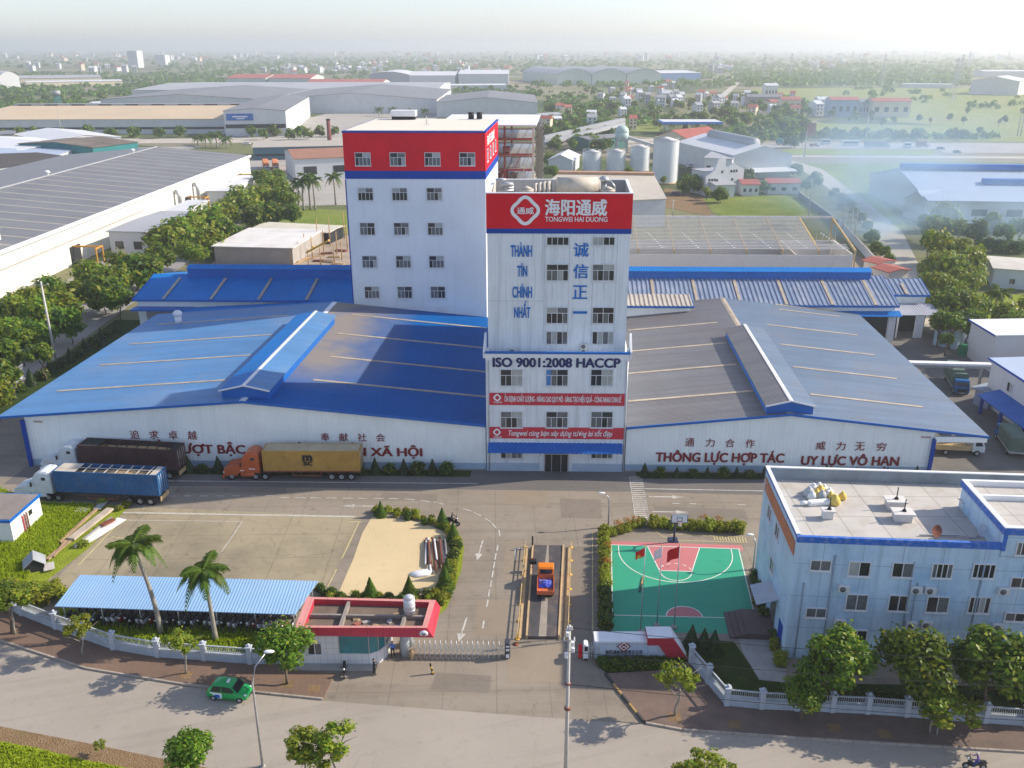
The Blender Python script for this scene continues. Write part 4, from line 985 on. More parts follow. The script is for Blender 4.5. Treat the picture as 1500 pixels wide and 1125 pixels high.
# ---- warehouse with beige roof behind the tower
t = thing('beige_warehouse', 'low warehouse with beige sheet roof and tiled ridge behind the logo tower', 'warehouse', Vector((34, 215, 0)))
b_ = Vector(t.location); TB = lambda p: Vector(p) - b_
mb = MB(TB)
A, B, C, D = g(818, 254, 12), g(958, 256, 12), g(977, 291, 8.5), g(760, 300, 8.5)
mb.slab([tuple(D), tuple(C), tuple(B), tuple(A)], .2); mb.build('roof', M('beige_sheet', (.52, .47, .38), .6, .06, .3), t)
mb = MB(TB); mb.add([D + Vector((0, .3, -.2)), C + Vector((-.3, .3, -.2)), (C.x - .3, C.y + .3, 0), (D.x, D.y + .3, 0), B + Vector((-.3, 0, -.25)), (B.x - .3, B.y, 0), A + Vector((0, 0, -.25)), (A.x, A.y, 0)], [(0, 3, 2, 1), (1, 2, 5, 4), (4, 5, 7, 6), (6, 7, 3, 0)]); mb.build('wall', M('pale_grey_wall', (.6, .61, .62), .6, .06), t)
mb = MB(TB); mb.bar(A + Vector((0, .2, .3)), B + Vector((0, .2, .3)), 3.0, .9); mb.build('ridge_tiles', M('tan_tiles', (.46, .27, .16), .7, .15, 1), t)
# ------------------------------------------------------------------ the office building on the right
def ray(x, y):
    a = g(x, y, 0); b = g(x, y, 10); return a, b - a
def onplane(x, y, P, n):
    a, d = ray(x, y); return a + d * ((P - a).dot(n) / d.dot(n))
OP = Vector((24.6, 67.5, 0)); OX = Vector((17.1, -1.24, 0)).normalized(); OY = Vector((.87, 13.5, 0)).normalized()
OA = math.atan2(OX.y, OX.x); ON = Vector((-OX.y, OX.x, 0))
t = thing('office_block', 'pale blue three-storey office block with flat roof behind the round trees', 'office building', OP + OX * 12 + OY * 6.5)
ob = Vector(t.location); TO = lambda p: OP + OX * p[0] + OY * p[1] + Vector((0, 0, p[2])) - ob
TOw = lambda a, b, z: OP + OX * a + OY * b + Vector((0, 0, z))
m_owall = M('pale_blue_panels', (.50, .66, .79), .5, .08, .3, stain=((.17, .40, .64), .65, .22), streak=((.22, .34, .44), .6), joints=(3.35, 3.3, .06, (.22, .3, .38), 'XZ'))
LEN, DEP = 46, 13.7
mb = MB(TO); mb.box(0, LEN, 0, DEP, 0, 11.3); mb.build('wall', m_owall, t)
m_odeck = M('roof_slabs', (.50, .475, .43), .8, .10, .35, stain=((.36, .29, .22), .55, .45), joints=(3.4, 3.9, .1, (.25, .23, .2), 'XY'))
mb = MB(TO); mb.box(.25, LEN, .25, DEP - .3, 11.3, 11.36); mb.build('roof_deck', m_odeck, t)
mb = MB(TO); mb.box(0, 17.0, 0, .25, 11.3, 12.0); mb.box(0, .25, .25, DEP - .3, 11.3, 12.3); mb.build('parapet', m_owall, t)
mb = MB(TO); mb.box(-.02, 17.0, -.04, .28, 12.0, 12.58); mb.build('blue_edge', M('blue_fascia', (.02, .13, .50), .5, .1, .8, stain=((.5, .55, .6), .35, 2.5)), t)
mb = MB(TO); mb.box(-.03, .27, .29, DEP - .3, 12.3, 12.6); mb.build('blue_edge', bpy.data.materials['blue_fascia'], t)
mb = MB(TO); mb.box(-.06, .3, .29, DEP + .05, 12.603, 12.7); mb.build('coping', m_white, t)
mb = MB(TO); mb.box(0, LEN, DEP - .29, DEP, 11.3, 12.6); mb.build('rear_parapet', M('weathered_parapet', (.24, .28, .31), .8, .12, .5, stain=((.12, .14, .16), .6, .4)), t)
mb = MB(TO); mb.box(-.02, LEN, DEP - .33, DEP + .04, 12.603, 12.69); mb.build('coping', m_white, t)
# stair block that rises above the roof
mb = MB(TO); mb.box(17.03, LEN, -.05, 8.8, 11.37, 13.6); mb.build('upper_storey', m_owall, t)
mb = MB(TO); mb.box(16.9, 17.35, -.1, 8.95, 13.6, 14.2); mb.box(17.35, LEN, -.1, .3, 13.6, 14.2); mb.box(17.35, LEN, 8.6, 8.95, 13.6, 14.2); mb.box(17.35, LEN, 5.8, 6.1, 13.6, 14.15); mb.build('upper_parapet', m_white, t)
mb = MB(TO); mb.box(16.88, 17.02, -.12, 8.95, 13.5, 14.1); mb.box(17.02, LEN, -.14, -.1, 13.5, 14.1); mb.box(16.96, 17.3, -.09, -.055, 11.9, 13.5); mb.build('blue_edge', bpy.data.materials['blue_fascia'], t)
mb = MB(TO); mb.box(17.36, LEN, .31, 5.79, 13.6, 13.66); mb.box(17.36, LEN, 6.11, 8.59, 13.6, 13.66); mb.build('roof_deck', m_odeck, t)
def orect(x0, y0, x1, y1):
    pass
    k = lambda x, y: onplane(1080 + x / 3.571, 660 + y / 3.571, OP, ON)
    a = k(x0, y1); b = k(x1, y1); c = k(x0, y0)
    return ((a + b) / 2, (b - a).length, c.z - a.z)
for (x0, y0, x1, y1, st) in ((375, 570, 487, 628, 'slide'), (573, 578, 690, 657, 'slide'), (800, 583, 915, 663, 'slide'), (1007, 588, 1118, 667, 'slide4'), (1220, 590, 1340, 667, 'slide4'),
        (352, 820, 463, 873, 'slide'), (558, 748, 675, 835, 'slide'), (780, 753, 890, 840, 'slide'), (978, 760, 1097, 847, 'slide'), (1197, 762, 1312, 850, 'slide4'),
        (1447, 475, 1560, 547, 'slide4'), (1420, 660, 1535, 718, 'slide'), (1390, 845, 1500, 893, 'slide'), (560, 935, 672, 1010, 'slide'), (765, 945, 875, 1020, 'slide'), (960, 955, 1075, 1030, 'slide'), (1175, 960, 1290, 1035, 'slide')):
    p, w, h = orect(x0, y0, x1, y1)
    window(t, p - ob - OY * (.053 if st == 'slide4' and x0 > 1400 else .003), OA, w, h, st)
for i in range(4):
    for z in (2.2, 5.6, 9.0): window(t, TO((24.5 + i * 5, -.003, z)), OA, 2.4, 1.7, 'slide', seed=i + int(z))
for b, z in ((6.5, 8.6), (6.9, 4.6), (10, 8.6)): window(t, TO((-.003, b, z)), math.atan2(-OY.y, -OY.x), 1.6, 1.5, 'slide')
m_obanner = M('faded_orange_banner', (.50, .17, .08), .6, .1, .5)
mb = MB(TO); mb.box(-.07, -.012, .5, DEP - .6, 10.35, 11.75); bn = mb.build('banner', m_obanner, t)
uc = TO((-.09, DEP - 1.4, 11.05))
dm = MB()
for i in range(20):
    a0, a1 = 2 * math.pi * i / 20, 2 * math.pi * (i + 1) / 20
    dm.add([uc + OY * r_ * math.cos(a) + Vector((0, 0, r_ * math.sin(a))) for r_, a in ((.5, a0), (.5, a1), (.36, a1), (.36, a0))], [(0, 3, 2, 1)])
dm.build('emblem', M('faded_pink', (.62, .4, .36), .6, .1), bn)
# entrance canopy and doors on the court side
mb = MB(TO); mb.slab([(-2.0, 3.4, 3.3), (-.01, 3.4, 3.9), (-.01, 6.6, 3.9), (-2.0, 6.6, 3.3)], .12); mb.build('door_canopy', M('grey_canopy_sheet', (.42, .47, .53), .6, .15, 1, stain=((.3, .25, .2), .5, 1)), t)
mb = MB(TO); mb.box(-.06, -.005, 4.0, 5.8, .5, 3.0); mb.build('door', m_glass2, t)
mb = MB(TO); mb.box(-.05, -.005, 1.0, 2.4, .1, 2.6); mb.build('door', m_bluep, t)
mb = MB(TO)
for a, z0_, z1_ in ((3.35, .2, 10.9), (10.05, .2, 10.5), (10.65, .2, 8.5), (15.9, .2, 10.5), (1.0, .2, 8)): mb.cyl(TO((0, 0, 0)) * 0 + Vector((a, -.09, z0_)), (a, -.09, z1_), .07, n=6)
mb.build('downpipe', M('grey_pipe', (.25, .32, .38), .6, .15, 2), t)
for (x, y), lab in zip(((551, 732), (930, 740), (1003, 742), (1385, 745), (531, 908), (905, 922), (983, 920), (1355, 932)), ('upper left air conditioner on the pale blue office wall, beside the left pipe', 'upper air conditioner on the office wall, left one of the middle pair', 'upper air conditioner on the office wall, right one of the middle pair', 'upper air conditioner at the right end of the pale blue office wall', 'lower left air conditioner on the office wall, above the round tree', 'lower air conditioner of the office wall, left one of the pair above the trees', 'lower air conditioner of the office wall, right one of the pair above the trees', 'lower air conditioner at the right end of the office wall above the trees')):
    p = onplane(1080 + x / 3.571, 660 + y / 3.571, OP, ON); ac_unit(p - ON * .01, OA, lab, 'air conditioners on the office wall')
st = thing('entrance_steps', 'dark brown entrance steps between the court and the office block', 'steps', TOw(-2.3, 4.4, 0), OA)
m_step = M('brown_granite', (.12, .085, .08), .6, .15, 1)
for i in range(4): mb = MB(); mb.box(-2.0 + i * .5, 2.2, -1.9, 2.1, i * .15 + (.002 if i else 0), .15 * (i + 1)); mb.build('step', m_step, st)
# roof items
def onroof(x, y, z=11.36): return g(1080 + x / 3.571, 660 + y / 3.571, z)
m_wcon = M('white_plaster', (.66, .64, .60), .8, .1, 1, stain=((.35, .3, .25), .4, 1.2))
for i, (x, y, w, lab) in enumerate(((820, 297, .95, 'white roof block with a thin rod, in the middle of the office roof'), (860, 362, .95, 'white roof block with a thin rod, nearest the front edge of the roof'), (1196, 303, .7, 'narrow white roof block beside the raised stair storey'), (470, 352, .6, 'small white roof block with a loose cap near the bags'))):
    q = thing('roof_block', lab, 'roof block', onroof(x, y), OA, 'white blocks on the office roof')
    mb = MB(); mb.rbox(-w * .8, w * .8, -w * .6, w * .6, 0, .75, .04); mb.build('base', m_wcon, q)
    mb = MB(); mb.box(-w, w, -w * .75, w * .75, .753, .9); mb.build('cap', m_wcon, q)
    mb = MB(); mb.cyl((.1, 0, .9), (.1, 0, 2.1), .05, n=6); mb.cyl((.1, 0, .9), (.1, 0, 1.1), .22, .12, n=8); mb.build('rod', m_dark, q)
bagm = [M('white_sack', (.74, .74, .72), .8, .08, 3), M('yellow_sack', (.68, .50, .12), .8, .15, 3), M('grey_sack', (.42, .43, .43), .8, .15, 3)]
for i, (x, y, k) in enumerate(((372, 225, 2), (395, 205, 0), (412, 232, 1), (425, 195, 0), (432, 215, 1), (452, 205, 0), (470, 235, 0), (485, 240, 1), (498, 255, 1), (508, 268, 1), (548, 240, 1), (390, 240, 0), (440, 240, 2), (478, 222, 0))):
    p = onroof(x, y + 14); q = MB(); r1 = R.uniform(.4, .55)
    rg = []
    for z_, k_ in ((0, .8), (.15, 1), (.5, .95), (.75, .7), (.9, .25), (1.0, .32)):
        rg.append([(r1 * k_ * (1 + R.uniform(-.12, .12)) * math.cos(a), r1 * k_ * (1 + R.uniform(-.12, .12)) * math.sin(a), z_ * r1 * 1.9) for a in [2 * math.pi * j / 9 for j in range(9)]])
    q.loft(rg, 0, True, True)
    o = q.build('rubbish_sack', bagm[k], None, p, (0, 0, R.uniform(0, 6)))
    tag(o, ('white', 'yellow', 'grey')[k] + ' full sack in the heap of sacks on the office roof', 'sack', 'heap of sacks on the office roof')
q = MB(); q.rbox(-1.2, 1.1, -.35, .35, 0, .45, .12); q.cyl((-1.3, 0, .3), (-1.9, .1, .25), .18, .25, n=8)
tag(q.build('white_bundle', bagm[0], None, onroof(430, 282), (0, 0, .15)), 'long white wrapped bundle lying in front of the sacks on the roof', 'bundle')
for (x, y, k, lab) in ((1020, 447, 0, 'rusty satellite dish at the front edge of the office roof'), (1255, 440, 1, 'white satellite dish near the raised storey of the office roof')):
    q = thing('satellite_dish', lab, 'dish', onroof(x, y + 14), OA + .4)
    mb = MB(); rg = []
    for r_, z_ in ((.02, 0), (.3, .05), (.55, .16)): rg.append([(r_ * math.cos(2 * math.pi * j / 14), -.25 - z_ * .7 + r_ * .3 * math.sin(2 * math.pi * j / 14), .95 + r_ * math.sin(2 * math.pi * j / 14)) for j in range(14)])
    mb.loft(rg, 0, False, True); mb.build('dish', m_rust if k == 0 else m_white, q)
    mb = MB(); mb.cyl((0, 0, 0), (0, -.2, .95), .04, n=6); mb.bar((-.4, 0, .03), (.4, 0, .03), .06, .06); mb.build('stand', m_steel, q)
q = MB(); q.bar((-2.2, 0, .12), (1.2, .15, .16), .12, .12); q.bar((1.0, .1, .16), (2.6, -.2, .1), .07, .07)
tag(q.build('loose_pipe', m_steel, None, onroof(1085, 452), (0, 0, OA)), 'loose pipe lying along the front edge of the office roof', 'pipe')

# ------------------------------------------------------------------ guard house
def V3(*a): return Vector(a)
A_, B_, C_, D_ = g(432, 931, 3.3), g(635, 934, 3.3), g(645.6, 889.6, 3.3), g(449, 885, 3.3)
t = thing('guard_house', 'white tiled guard house with red edged flat roof at the gate', 'guard house', ((A_ + B_ + C_ + D_) / 4) * Vector((1, 1, 0)) if False else Vector((-12.8, 68, 0)))
gb = Vector(t.location); TG = lambda p: Vector(p) - gb
m_rtile = M('red_roof_panels', (.50, .035, .06), .4, .08, .6, joints=(1.45, 30, .05, (.3, .02, .03), 'XZ'))
m_gdeck = M('old_roof_screed', (.17, .13, .10), .9, .2, .6, stain=((.08, .07, .06), .6, .5))
tp = [(A_.x + .05, A_.y + .05, 4.1), (B_.x - .55, B_.y + .3, 4.1), (C_.x - .45, C_.y, 4.1), (D_.x + .1, D_.y, 4.1)]
inn = [(tp[0][0] + .75, tp[0][1] + .3, 4.1), (tp[1][0] - .45, tp[1][1] + .3, 4.1), (tp[2][0] - .55, tp[2][1] - .35, 4.1), (tp[3][0] + .75, tp[3][1] - .35, 4.1)]
bt = [tuple(A_), tuple(B_), tuple(C_), tuple(D_)]
low = [(x, y, 3.5) for x, y, z in inn]
mb = MB(TG)
mb.add(bt + tp + inn + low, [(0, 1, 5, 4), (1, 2, 6, 5), (2, 3, 7, 6), (3, 0, 4, 7), (8, 9, 13, 12), (9, 10, 14, 13), (10, 11, 15, 14), (11, 8, 12, 15), (3, 2, 1, 0)])
mb.build('roof_edge', m_rtile, t)
mb = MB(TG); mb.add([Vector(p) + V3(0, 0, .004) for p in tp + inn], [(0, 1, 5, 4), (1, 2, 6, 5), (2, 3, 7, 6), (3, 0, 4, 7)]); mb.build('roof_rim_glare', M('sun_glare_panels', (.62, .27, .24), .5, .1, .6, joints=(1.45, 30, .05, (.4, .15, .14), 'XZ')), t)  # pale pink is sun glare on the red panels, put into the colour
mb = MB(TG); mb.poly([(x, y, 3.503) for x, y, z in inn]); dk = mb.build('roof_deck', m_gdeck, t)
def lerp(a, b, k): return Vector(a) * (1 - k) + Vector(b) * k
mb = MB(TG)
for k in (.3, .82): mb.bar(lerp(low[0], low[1], k) + V3(0, 0, .25), lerp(low[3], low[2], k) + V3(0, 0, .25), .28, .45)
mb.bar(lerp(low[0], low[3], .5) + V3(.1, 0, .2), lerp(low[1], low[2], .5) + V3(-.1, 0, .2), .22, .35)
mb.build('roof_beam', M('stained_concrete', (.26, .23, .2), .9, .15, 1), t)
for i in range(8):
    p = lerp(lerp(low[0], low[1], R.uniform(.35, .9)), lerp(low[3], low[2], R.uniform(.35, .9)), R.uniform(.1, .8))
    q = MB(); q.loft([[(R.uniform(.2, .5) * math.cos(a), R.uniform(.15, .4) * math.sin(a), z) for a in [j * 1.05 for j in range(6)]] for z in (0, .12)])
    tag(q.build('rubble_heap', R.choice([m_conc, m_dirt, m_tile, m_wood]), None, p + V3(0, 0, .004), (0, 0, R.uniform(0, 6))), 'small heap of rubble on the guard house roof', 'rubble', 'rubble on the guard house roof')
m_wtile = M('white_wall_tiles', (.66, .67, .67), .4, .06, .4, joints=(.62, .62, .035, (.33, .34, .35), 'XZ'), streak=((.4, .4, .38), .2))
W0 = [(-19.0, 66.35), (-12.7, 66.25), (-11.9, 66.7), (-11.4, 67.5), (-11.2, 68.6), (-11.2, 70.1), (-18.6, 70.3)]
def ringz(z, k=0): return [(x, y, z) for x, y in W0]
mb = MB(TG); mb.loft([ringz(0), ringz(1.35)]); mb.build('lower_wall', m_wtile, t)
mb = MB(TG); mb.loft([[(x, y, z) for x, y in [(-19.0, 66.35), (-15.4, 66.30), (-15.4, 68), (-11.8, 70.05), (-18.6, 70.25)]] for z in (1.352, 3.29)]); mb.build('upper_wall', m_wtile, t)
gl = [(-15.38, 66.33), (-12.72, 66.29), (-11.95, 66.74), (-11.46, 67.52), (-11.27, 68.6), (-11.27, 70.0)]
mb = MB(TG)
for a, b in zip(gl[:-1], gl[1:]): mb.add([(a[0], a[1], 1.36), (b[0], b[1], 1.36), (b[0], b[1], 3.28), (a[0], a[1], 3.28)], [(0, 1, 2, 3)])
m_teal = M('teal_glass', (.03, .20, .22), .12, .25, .5, spec=.6); gw = mb.build('curved_glazing', m_teal, t)
mb = MB(TG)
for a in gl: mb.box(a[0] - .04, a[0] + .04, a[1] - .06, a[1] + .02, 1.36, 3.28)
mb.build('mullion', m_steel, gw)
window(t, TG((-17.55, 66.32, 1.2)), rad(-.8), 1.35, 1.35, 'slide', seed=1)
mb = MB(TG); mb.box(-19.6, -12.2, 65.6, 66.2, 0, .28); mb.build('plinth_step', m_conc, t)
for x, y in ((-9.75, 67.9), (-9.6, 69.3)):
    mb = MB(TG); mb.cyl((x, y, 0), (x, y, 3.29), .42, n=18); mb.build('column', M('grey_column_%d' % int(y), (.42, .46, .49), .5, .08, 1), t)
cc = lerp(A_, B_, .945) * .5 + lerp(tp[0], tp[1], .96) * .5 - V3(0, .14, 0)
mb = MB(TG); mb.cyl(cc + V3(0, .04, 0), cc + V3(0, -.03, -.02), .38, n=20); em = mb.build('round_emblem', m_whitetxt, t)
diam = MB(TG)
for i in range(4): pass
c2 = cc + V3(0, -.06, 0); diam.add([c2 + V3(-.2, 0, 0), c2 + V3(0, 0, -.2), c2 + V3(.2, 0, 0), c2 + V3(0, 0, .2), c2 + V3(-.09, 0, 0), c2 + V3(0, 0, -.09), c2 + V3(.09, 0, 0), c2 + V3(0, 0, .09)], [(0, 1, 5, 4), (1, 2, 6, 5), (2, 3, 7, 6), (3, 0, 4, 7)]); diam.build('emblem_mark', m_navy, em)
q = thing('water_tank', 'white cylindrical water tank standing on the guard house roof', 'tank', g(600, 906, 3.5) + V3(0, .2, 0))
mb = MB(); mb.cyl((0, 0, .5), (0, 0, 2.1), .52, n=20); mb.cyl((0, 0, 2.1), (0, 0, 2.35), .52, .2, n=20)
for z in (.9, 1.3, 1.7): mb.cyl((0, 0, z), (0, 0, z + .05), .54, n=20)
mb.build('drum', M('tank_steel', (.62, .63, .64), .35, .08, 1, metal=.3), q)
mb = MB()
for a in range(4): x, y = .4 * math.cos(a * 1.57 + .7), .4 * math.sin(a * 1.57 + .7); mb.bar((x, y, 0), (x, y, .5), .06, .06)
mb.build('stand', m_rust, q)

# ------------------------------------------------------------------ sliding gate
m_gate = M('gate_steel', (.60, .61, .60), .35, .1, 2, metal=.35)
p0, p1 = g(607, 960), g(739, 962)
t = thing('sliding_gate', 'silver folding lattice gate drawn across the entrance beside the guard house', 'gate', p0)
n = 17; dv = (p1 - p0) / n; dn = dv.normalized()
for i in range(n):
    a = dv * i; b = dv * (i + 1); mb = MB(); w = V3(0, .28, 0)
    for s_ in (-1, 1):
        mb.bar(a + w * s_ + V3(0, 0, .12), a + w * s_ + V3(0, 0, 1.45), .05, .05)
    for z in (.25, .7, 1.15): mb.bar(a - w + V3(0, 0, z), a + w + V3(0, 0, z), .04, .04)
    mb.tube([a - w + V3(0, 0, 1.45), a + V3(0, 0, 1.62), a + w + V3(0, 0, 1.45)], .04, 5)
    for s_ in (-1, 1):
        mb.bar(a + w * s_ + V3(0, 0, .3), b + w * s_ + V3(0, 0, 1.3), .035, .035); mb.bar(a + w * s_ + V3(0, 0, 1.3), b + w * s_ + V3(0, 0, .3), .035, .035)
    mb.cyl(a - w + V3(-.02, 0, .07), a - w + V3(.02, 0, .07), .07, n=8); mb.cyl(a + w + V3(-.02, 0, .07), a + w + V3(.02, 0, .07), .07, n=8)
    mb.build('lattice_panel', m_gate, t)
mb = MB(); hp = dv * n + V3(.25, 0, 0); mb.rbox(hp.x - .22, hp.x + .28, hp.y - .42, hp.y + .42, .08, 1.75, .08); hd = mb.build('head_post', M('dark_head_post', (.05, .055, .07), .4, .1, 2), t)
mb = MB(); mb.box(hp.x - .12, hp.x + .18, hp.y - .45, hp.y - .42, .2, .6); mb.box(hp.x - .12, hp.x + .18, hp.y - .45, hp.y - .42, .95, 1.15); mb.box(hp.x - .12, hp.x + .18, hp.y - .45, hp.y - .42, 1.35, 1.5); mb.build('reflector', m_whitetxt, hd)
# white leaf of the other gate parked at the sign wall
t = thing('gate_head', 'white and black gate head with red box parked beside the sign wall', 'gate', g(857, 964))
mb = MB(); mb.rbox(-.2, .25, -.45, .45, .1, 1.7, .1); h_ = mb.build('head_post', m_white, t)
mb = MB(); mb.box(-.12, .18, -.48, -.45, 1.1, 1.6); mb.box(-.12, .18, -.48, -.45, .12, .3); mb.build('dark_panel', m_black, h_)
mb = MB(); mb.box(-.6, -.3, -.1, .3, .1, 1.3); mb.build('red_box', m_red, t)
for i in range(5):
    mb = MB(); x = .35 + i * .22
    for s_ in (-.28, .28): mb.bar((x, s_, .1), (x, s_, 1.5), .05, .05)
    for z in (.4, .9, 1.4): mb.bar((x, -.28, z), (x, .28, z), .04, .04)
    mb.bar((x - .2, -.28, 1.4), (x + .02, -.28, 1.4), .04, .04)
    mb.build('lattice_panel', m_gate, t)
# ------------------------------------------------------------------ sign wall
SP = g(871, 967); SX = (g(1003, 967) - SP).normalized(); SN = Vector((-SX.y, SX.x, 0))
def sq(x, y, off=0): p = onplane(820 + x / 6.25, 880 + y / 6.25, SP + SN * off, SN) - SP; return (p.dot(SX), p.z)
t = thing('sign_wall', 'tiled company sign wall with white top, red slanted end and diamond emblem', 'sign wall', SP, math.atan2(SX.y, SX.x))
m_stile = M('blue_white_tiles', (.52, .58, .66), .35, .06, .5, joints=(.95, .8, .04, (.25, .32, .42), 'XZ'), stain=((.2, .36, .6), .35, .5))
xa, zt = sq(320, 375)[0], sq(320, 375)[1]; xb = sq(805, 385)[0]
th = 1.5
mb = MB(); mb.box(0, sq(985, 540)[0], .1, th - .1, .13, zt - .12); mb.build('wall', m_stile, t)
mb = MB(); mb.rbox(-.06, xb - .02, 0, th, zt - .117, zt + .03, .03); mb.build('white_cap', m_white, t)
mb = MB(); mb.rbox(-.05, .35, .05, th - .05, .12, zt - .12, .1); mb.build('end_pier', m_stile, t)
x1_, z1_ = sq(805, 335); x2_ = sq(1040, 335)[0]; x3_ = sq(1165, 545)[0]; x4_, z4_ = sq(905, 402); x5_ = sq(985, 540)[0]
prof = [(x1_, z4_), (x4_, z4_), (x5_ + .1, .13), (x3_ + .1, .13), (x2_, z1_), (x1_, z1_)]
mb = MB()
n_ = len(prof); fv_ = [(x, -.12, z) for x, z in prof]; bv_ = [(x, th + .1, z) for x, z in prof]
mb.add(fv_ + bv_, [tuple(range(n_)), tuple(range(2 * n_ - 1, n_ - 1, -1))], 0)
for i in range(n_): mb.add([fv_[i], fv_[(i + 1) % n_], bv_[(i + 1) % n_], bv_[i]], [(0, 3, 2, 1)], 1 if i in (3, 4) else 0)
mb.build('red_end', [M('red_tiles', (.42, .03, .05), .4, .06, .5, joints=(.95, .8, .04, (.25, .02, .03), 'XZ')), m_white], t)
ex_, ez_ = sq(587, 422)
for r1, r2, m_, o_ in ((.62, 0, m_redtxt, .05), (.47, 0, m_whitetxt, .04), (.34, 0, m_redtxt, .03)):
    mb = MB(); mb.add([(ex_ - r1 * 1.05, o_, ez_), (ex_, o_, ez_ - r1), (ex_ + r1 * 1.05, o_, ez_), (ex_, o_, ez_ + r1)], [(0, 1, 2, 3)]); mb.build('emblem', m_, t)
lettering('通威', m_whitetxt, t, (ex_ - .2, .02, ez_ - .1), (1, 0, 0), (0, 0, 1), .4, .2, .02, full=True)
xl, zl = sq(415, 492); xr = sq(755, 492)[0]
lettering('海阳通威有限责任公司', m_black, t, (xl, .07, zl), (1, 0, 0), (0, 0, 1), xr - xl, .42, .02, full=True)
xl, zl = sq(415, 508)
lettering('CÔNG TY TNHH TONGWEI HẢI DƯƠNG', m_black, t, (xl, .07, zl), (1, 0, 0), (0, 0, 1), xr - xl, .14, .02)

# ------------------------------------------------------------------ flag poles and flags
m_fl = [M('flag_red', (.62, .02, .02), .7, .1, 1), M('flag_white', (.78, .74, .76), .7, .06, 1), M('flag_deep_red', (.55, .012, .015), .7, .1, 1)]
for i, ((bx, by), (tx, ty), lab) in enumerate((((938, 926), (942, 801), 'steel flagpole with the yellow-starred red flag, left of three'), ((962, 917), (966, 800), 'steel flagpole with the white flag, middle of three'), ((987, 920), (992.5, 799), 'steel flagpole with the plain red flag, right of three'))):
    b = g(bx, by); H_f = zat(b.y, ty)
    t = thing('flagpole', lab, 'flagpole', b, 0, 'flagpoles by the court')
    mb = MB(); mb.cyl((0, 0, .25), (0, 0, H_f), .055, .035, n=8); mb.build('pole', m_steel, t)
    mb = MB(); mb.cyl((0, 0, 0), (0, 0, .25), .35, .25, n=10); mb.build('base', m_conc, t)
    mb = MB(); mb.sphere((0, 0, H_f + .06), .08); mb.build('finial', m_yel, t)
    # hanging flag with folds, blown towards -X
    nx, nz = 9, 6; wf, hf = (.85, .8, 1.15)[i], (.9, 1.1, 1.25)[i]
    vs = []
    for a in range(nx + 1):
        for c in range(nz + 1):
            s_ = a / nx; q_ = c / nz
            vs.append((-wf * s_ * (.8 if i == 1 else .95) - .05, .12 * math.sin(s_ * 8 + q_ * 2 + i) * s_, H_f - .1 - hf * q_ - .55 * s_ ** 1.3 * (1 - .2 * q_)))
    fs = [(a * (nz + 1) + c, a * (nz + 1) + c + 1, (a + 1) * (nz + 1) + c + 1, (a + 1) * (nz + 1) + c) for a in range(nx) for c in range(nz)]
    mb = MB(); mb.add(vs, fs, 0, True)
    if i == 0:
        star = []
        for k in range(10): r_ = .3 if k % 2 == 0 else .13; star.append((-.58 + r_ * math.sin(k * math.pi / 5), -.16, H_f - .95 + r_ * math.cos(k * math.pi / 5)))
        mb.add([(-.58, -.16, H_f - .95)] + star, [(0, 1 + k, 1 + (k + 1) % 10) for k in range(10)], 1)
    fo = mb.build('flag', [m_fl[i], m_yel], None, b)
    tag(fo, ('red flag with a yellow star hanging from the left pole', 'white flag hanging limp from the middle pole', 'plain deep red flag hanging from the right pole')[i], 'flag')
# basketball hoop
b = g(987, 794); t = thing('basketball_hoop', 'basketball hoop with white backboard at the far end of the green court', 'basketball hoop', b)
mb = MB(); mb.tube([(0, 0, 0), (0, 0, 2.2), (.1, -.1, 2.9), (.35, -.7, 3.2)], [.13, .11, .1, .08], 8); mb.box(-.5, .5, -.2, .9, 0, .12); mb.build('post', M('dark_blue_steel', (.03, .04, .09), .5, .15, 2), t)
mb = MB(); mb.box(-.62, 1.22, -.78, -.72, 2.85, 3.95); bb = mb.build('backboard', m_whitetxt, t)
mb = MB()
for x0, x1, z0, z1 in ((-.62, 1.22, 3.88, 3.95), (-.62, 1.22, 2.85, 2.92), (-.62, -.55, 2.92, 3.88), (1.15, 1.22, 2.92, 3.88), (0, .6, 3.5, 3.55), (0, .6, 3.05, 3.1), (0, .05, 3.1, 3.5), (.55, .6, 3.1, 3.5)): mb.box(x0, x1, -.80, -.785, z0, z1)
mb.build('board_lines', m_navy, bb)
mb = MB()
rim = [(.3 + .23 * math.cos(2 * math.pi * k / 14), -1.05 + .23 * math.sin(2 * math.pi * k / 14), 3.05) for k in range(15)]
mb.tube(rim, .02, 5); mb.build('rim', m_orange, t)
mb = MB(); mb.loft([[(.3 + r_ * math.cos(2 * math.pi * k / 12), -1.05 + r_ * math.sin(2 * math.pi * k / 12), z) for k in range(12)] for r_, z in ((.22, 3.04), (.14, 2.65))], 0, False); mb.build('net', m_white, t)

# ------------------------------------------------------------------ weighbridge
wa, wb_, wc, wd = g(782, 802), g(824, 802), g(817, 936), g(773, 936)
t = thing('weighbridge', 'long black steel weighbridge with yellow rails and worn wheel tracks', 'weighbridge', (wa + wb_ + wc + wd) / 4)
b_ = Vector(t.location); TWb = lambda p: Vector(p) - b_
m_wb = M('worn_black_steel', (.075, .07, .072), .55, .2, .7, stain=((.22, .17, .13), .7, .5))
mb = MB(TWb); up = V3(0, 0, .3); mb.slab([tuple(wd + up), tuple(wc + up), tuple(wb_ + up), tuple(wa + up)], .28); mb.build('deck', m_wb, t)
mid = lambda k, s_: lerp(lerp(wd, wa, k), lerp(wc, wb_, k), s_) + V3(0, 0, .304)
mb = MB(TWb); mb.add([mid(0, .36), mid(0, .62), mid(.65, .58), mid(1, .52), mid(1, .46), mid(.65, .40)], [tuple(range(6))]); mb.build('dusty_centre', M('deck_dust', (.30, .26, .21), .9, .2, .6), t)
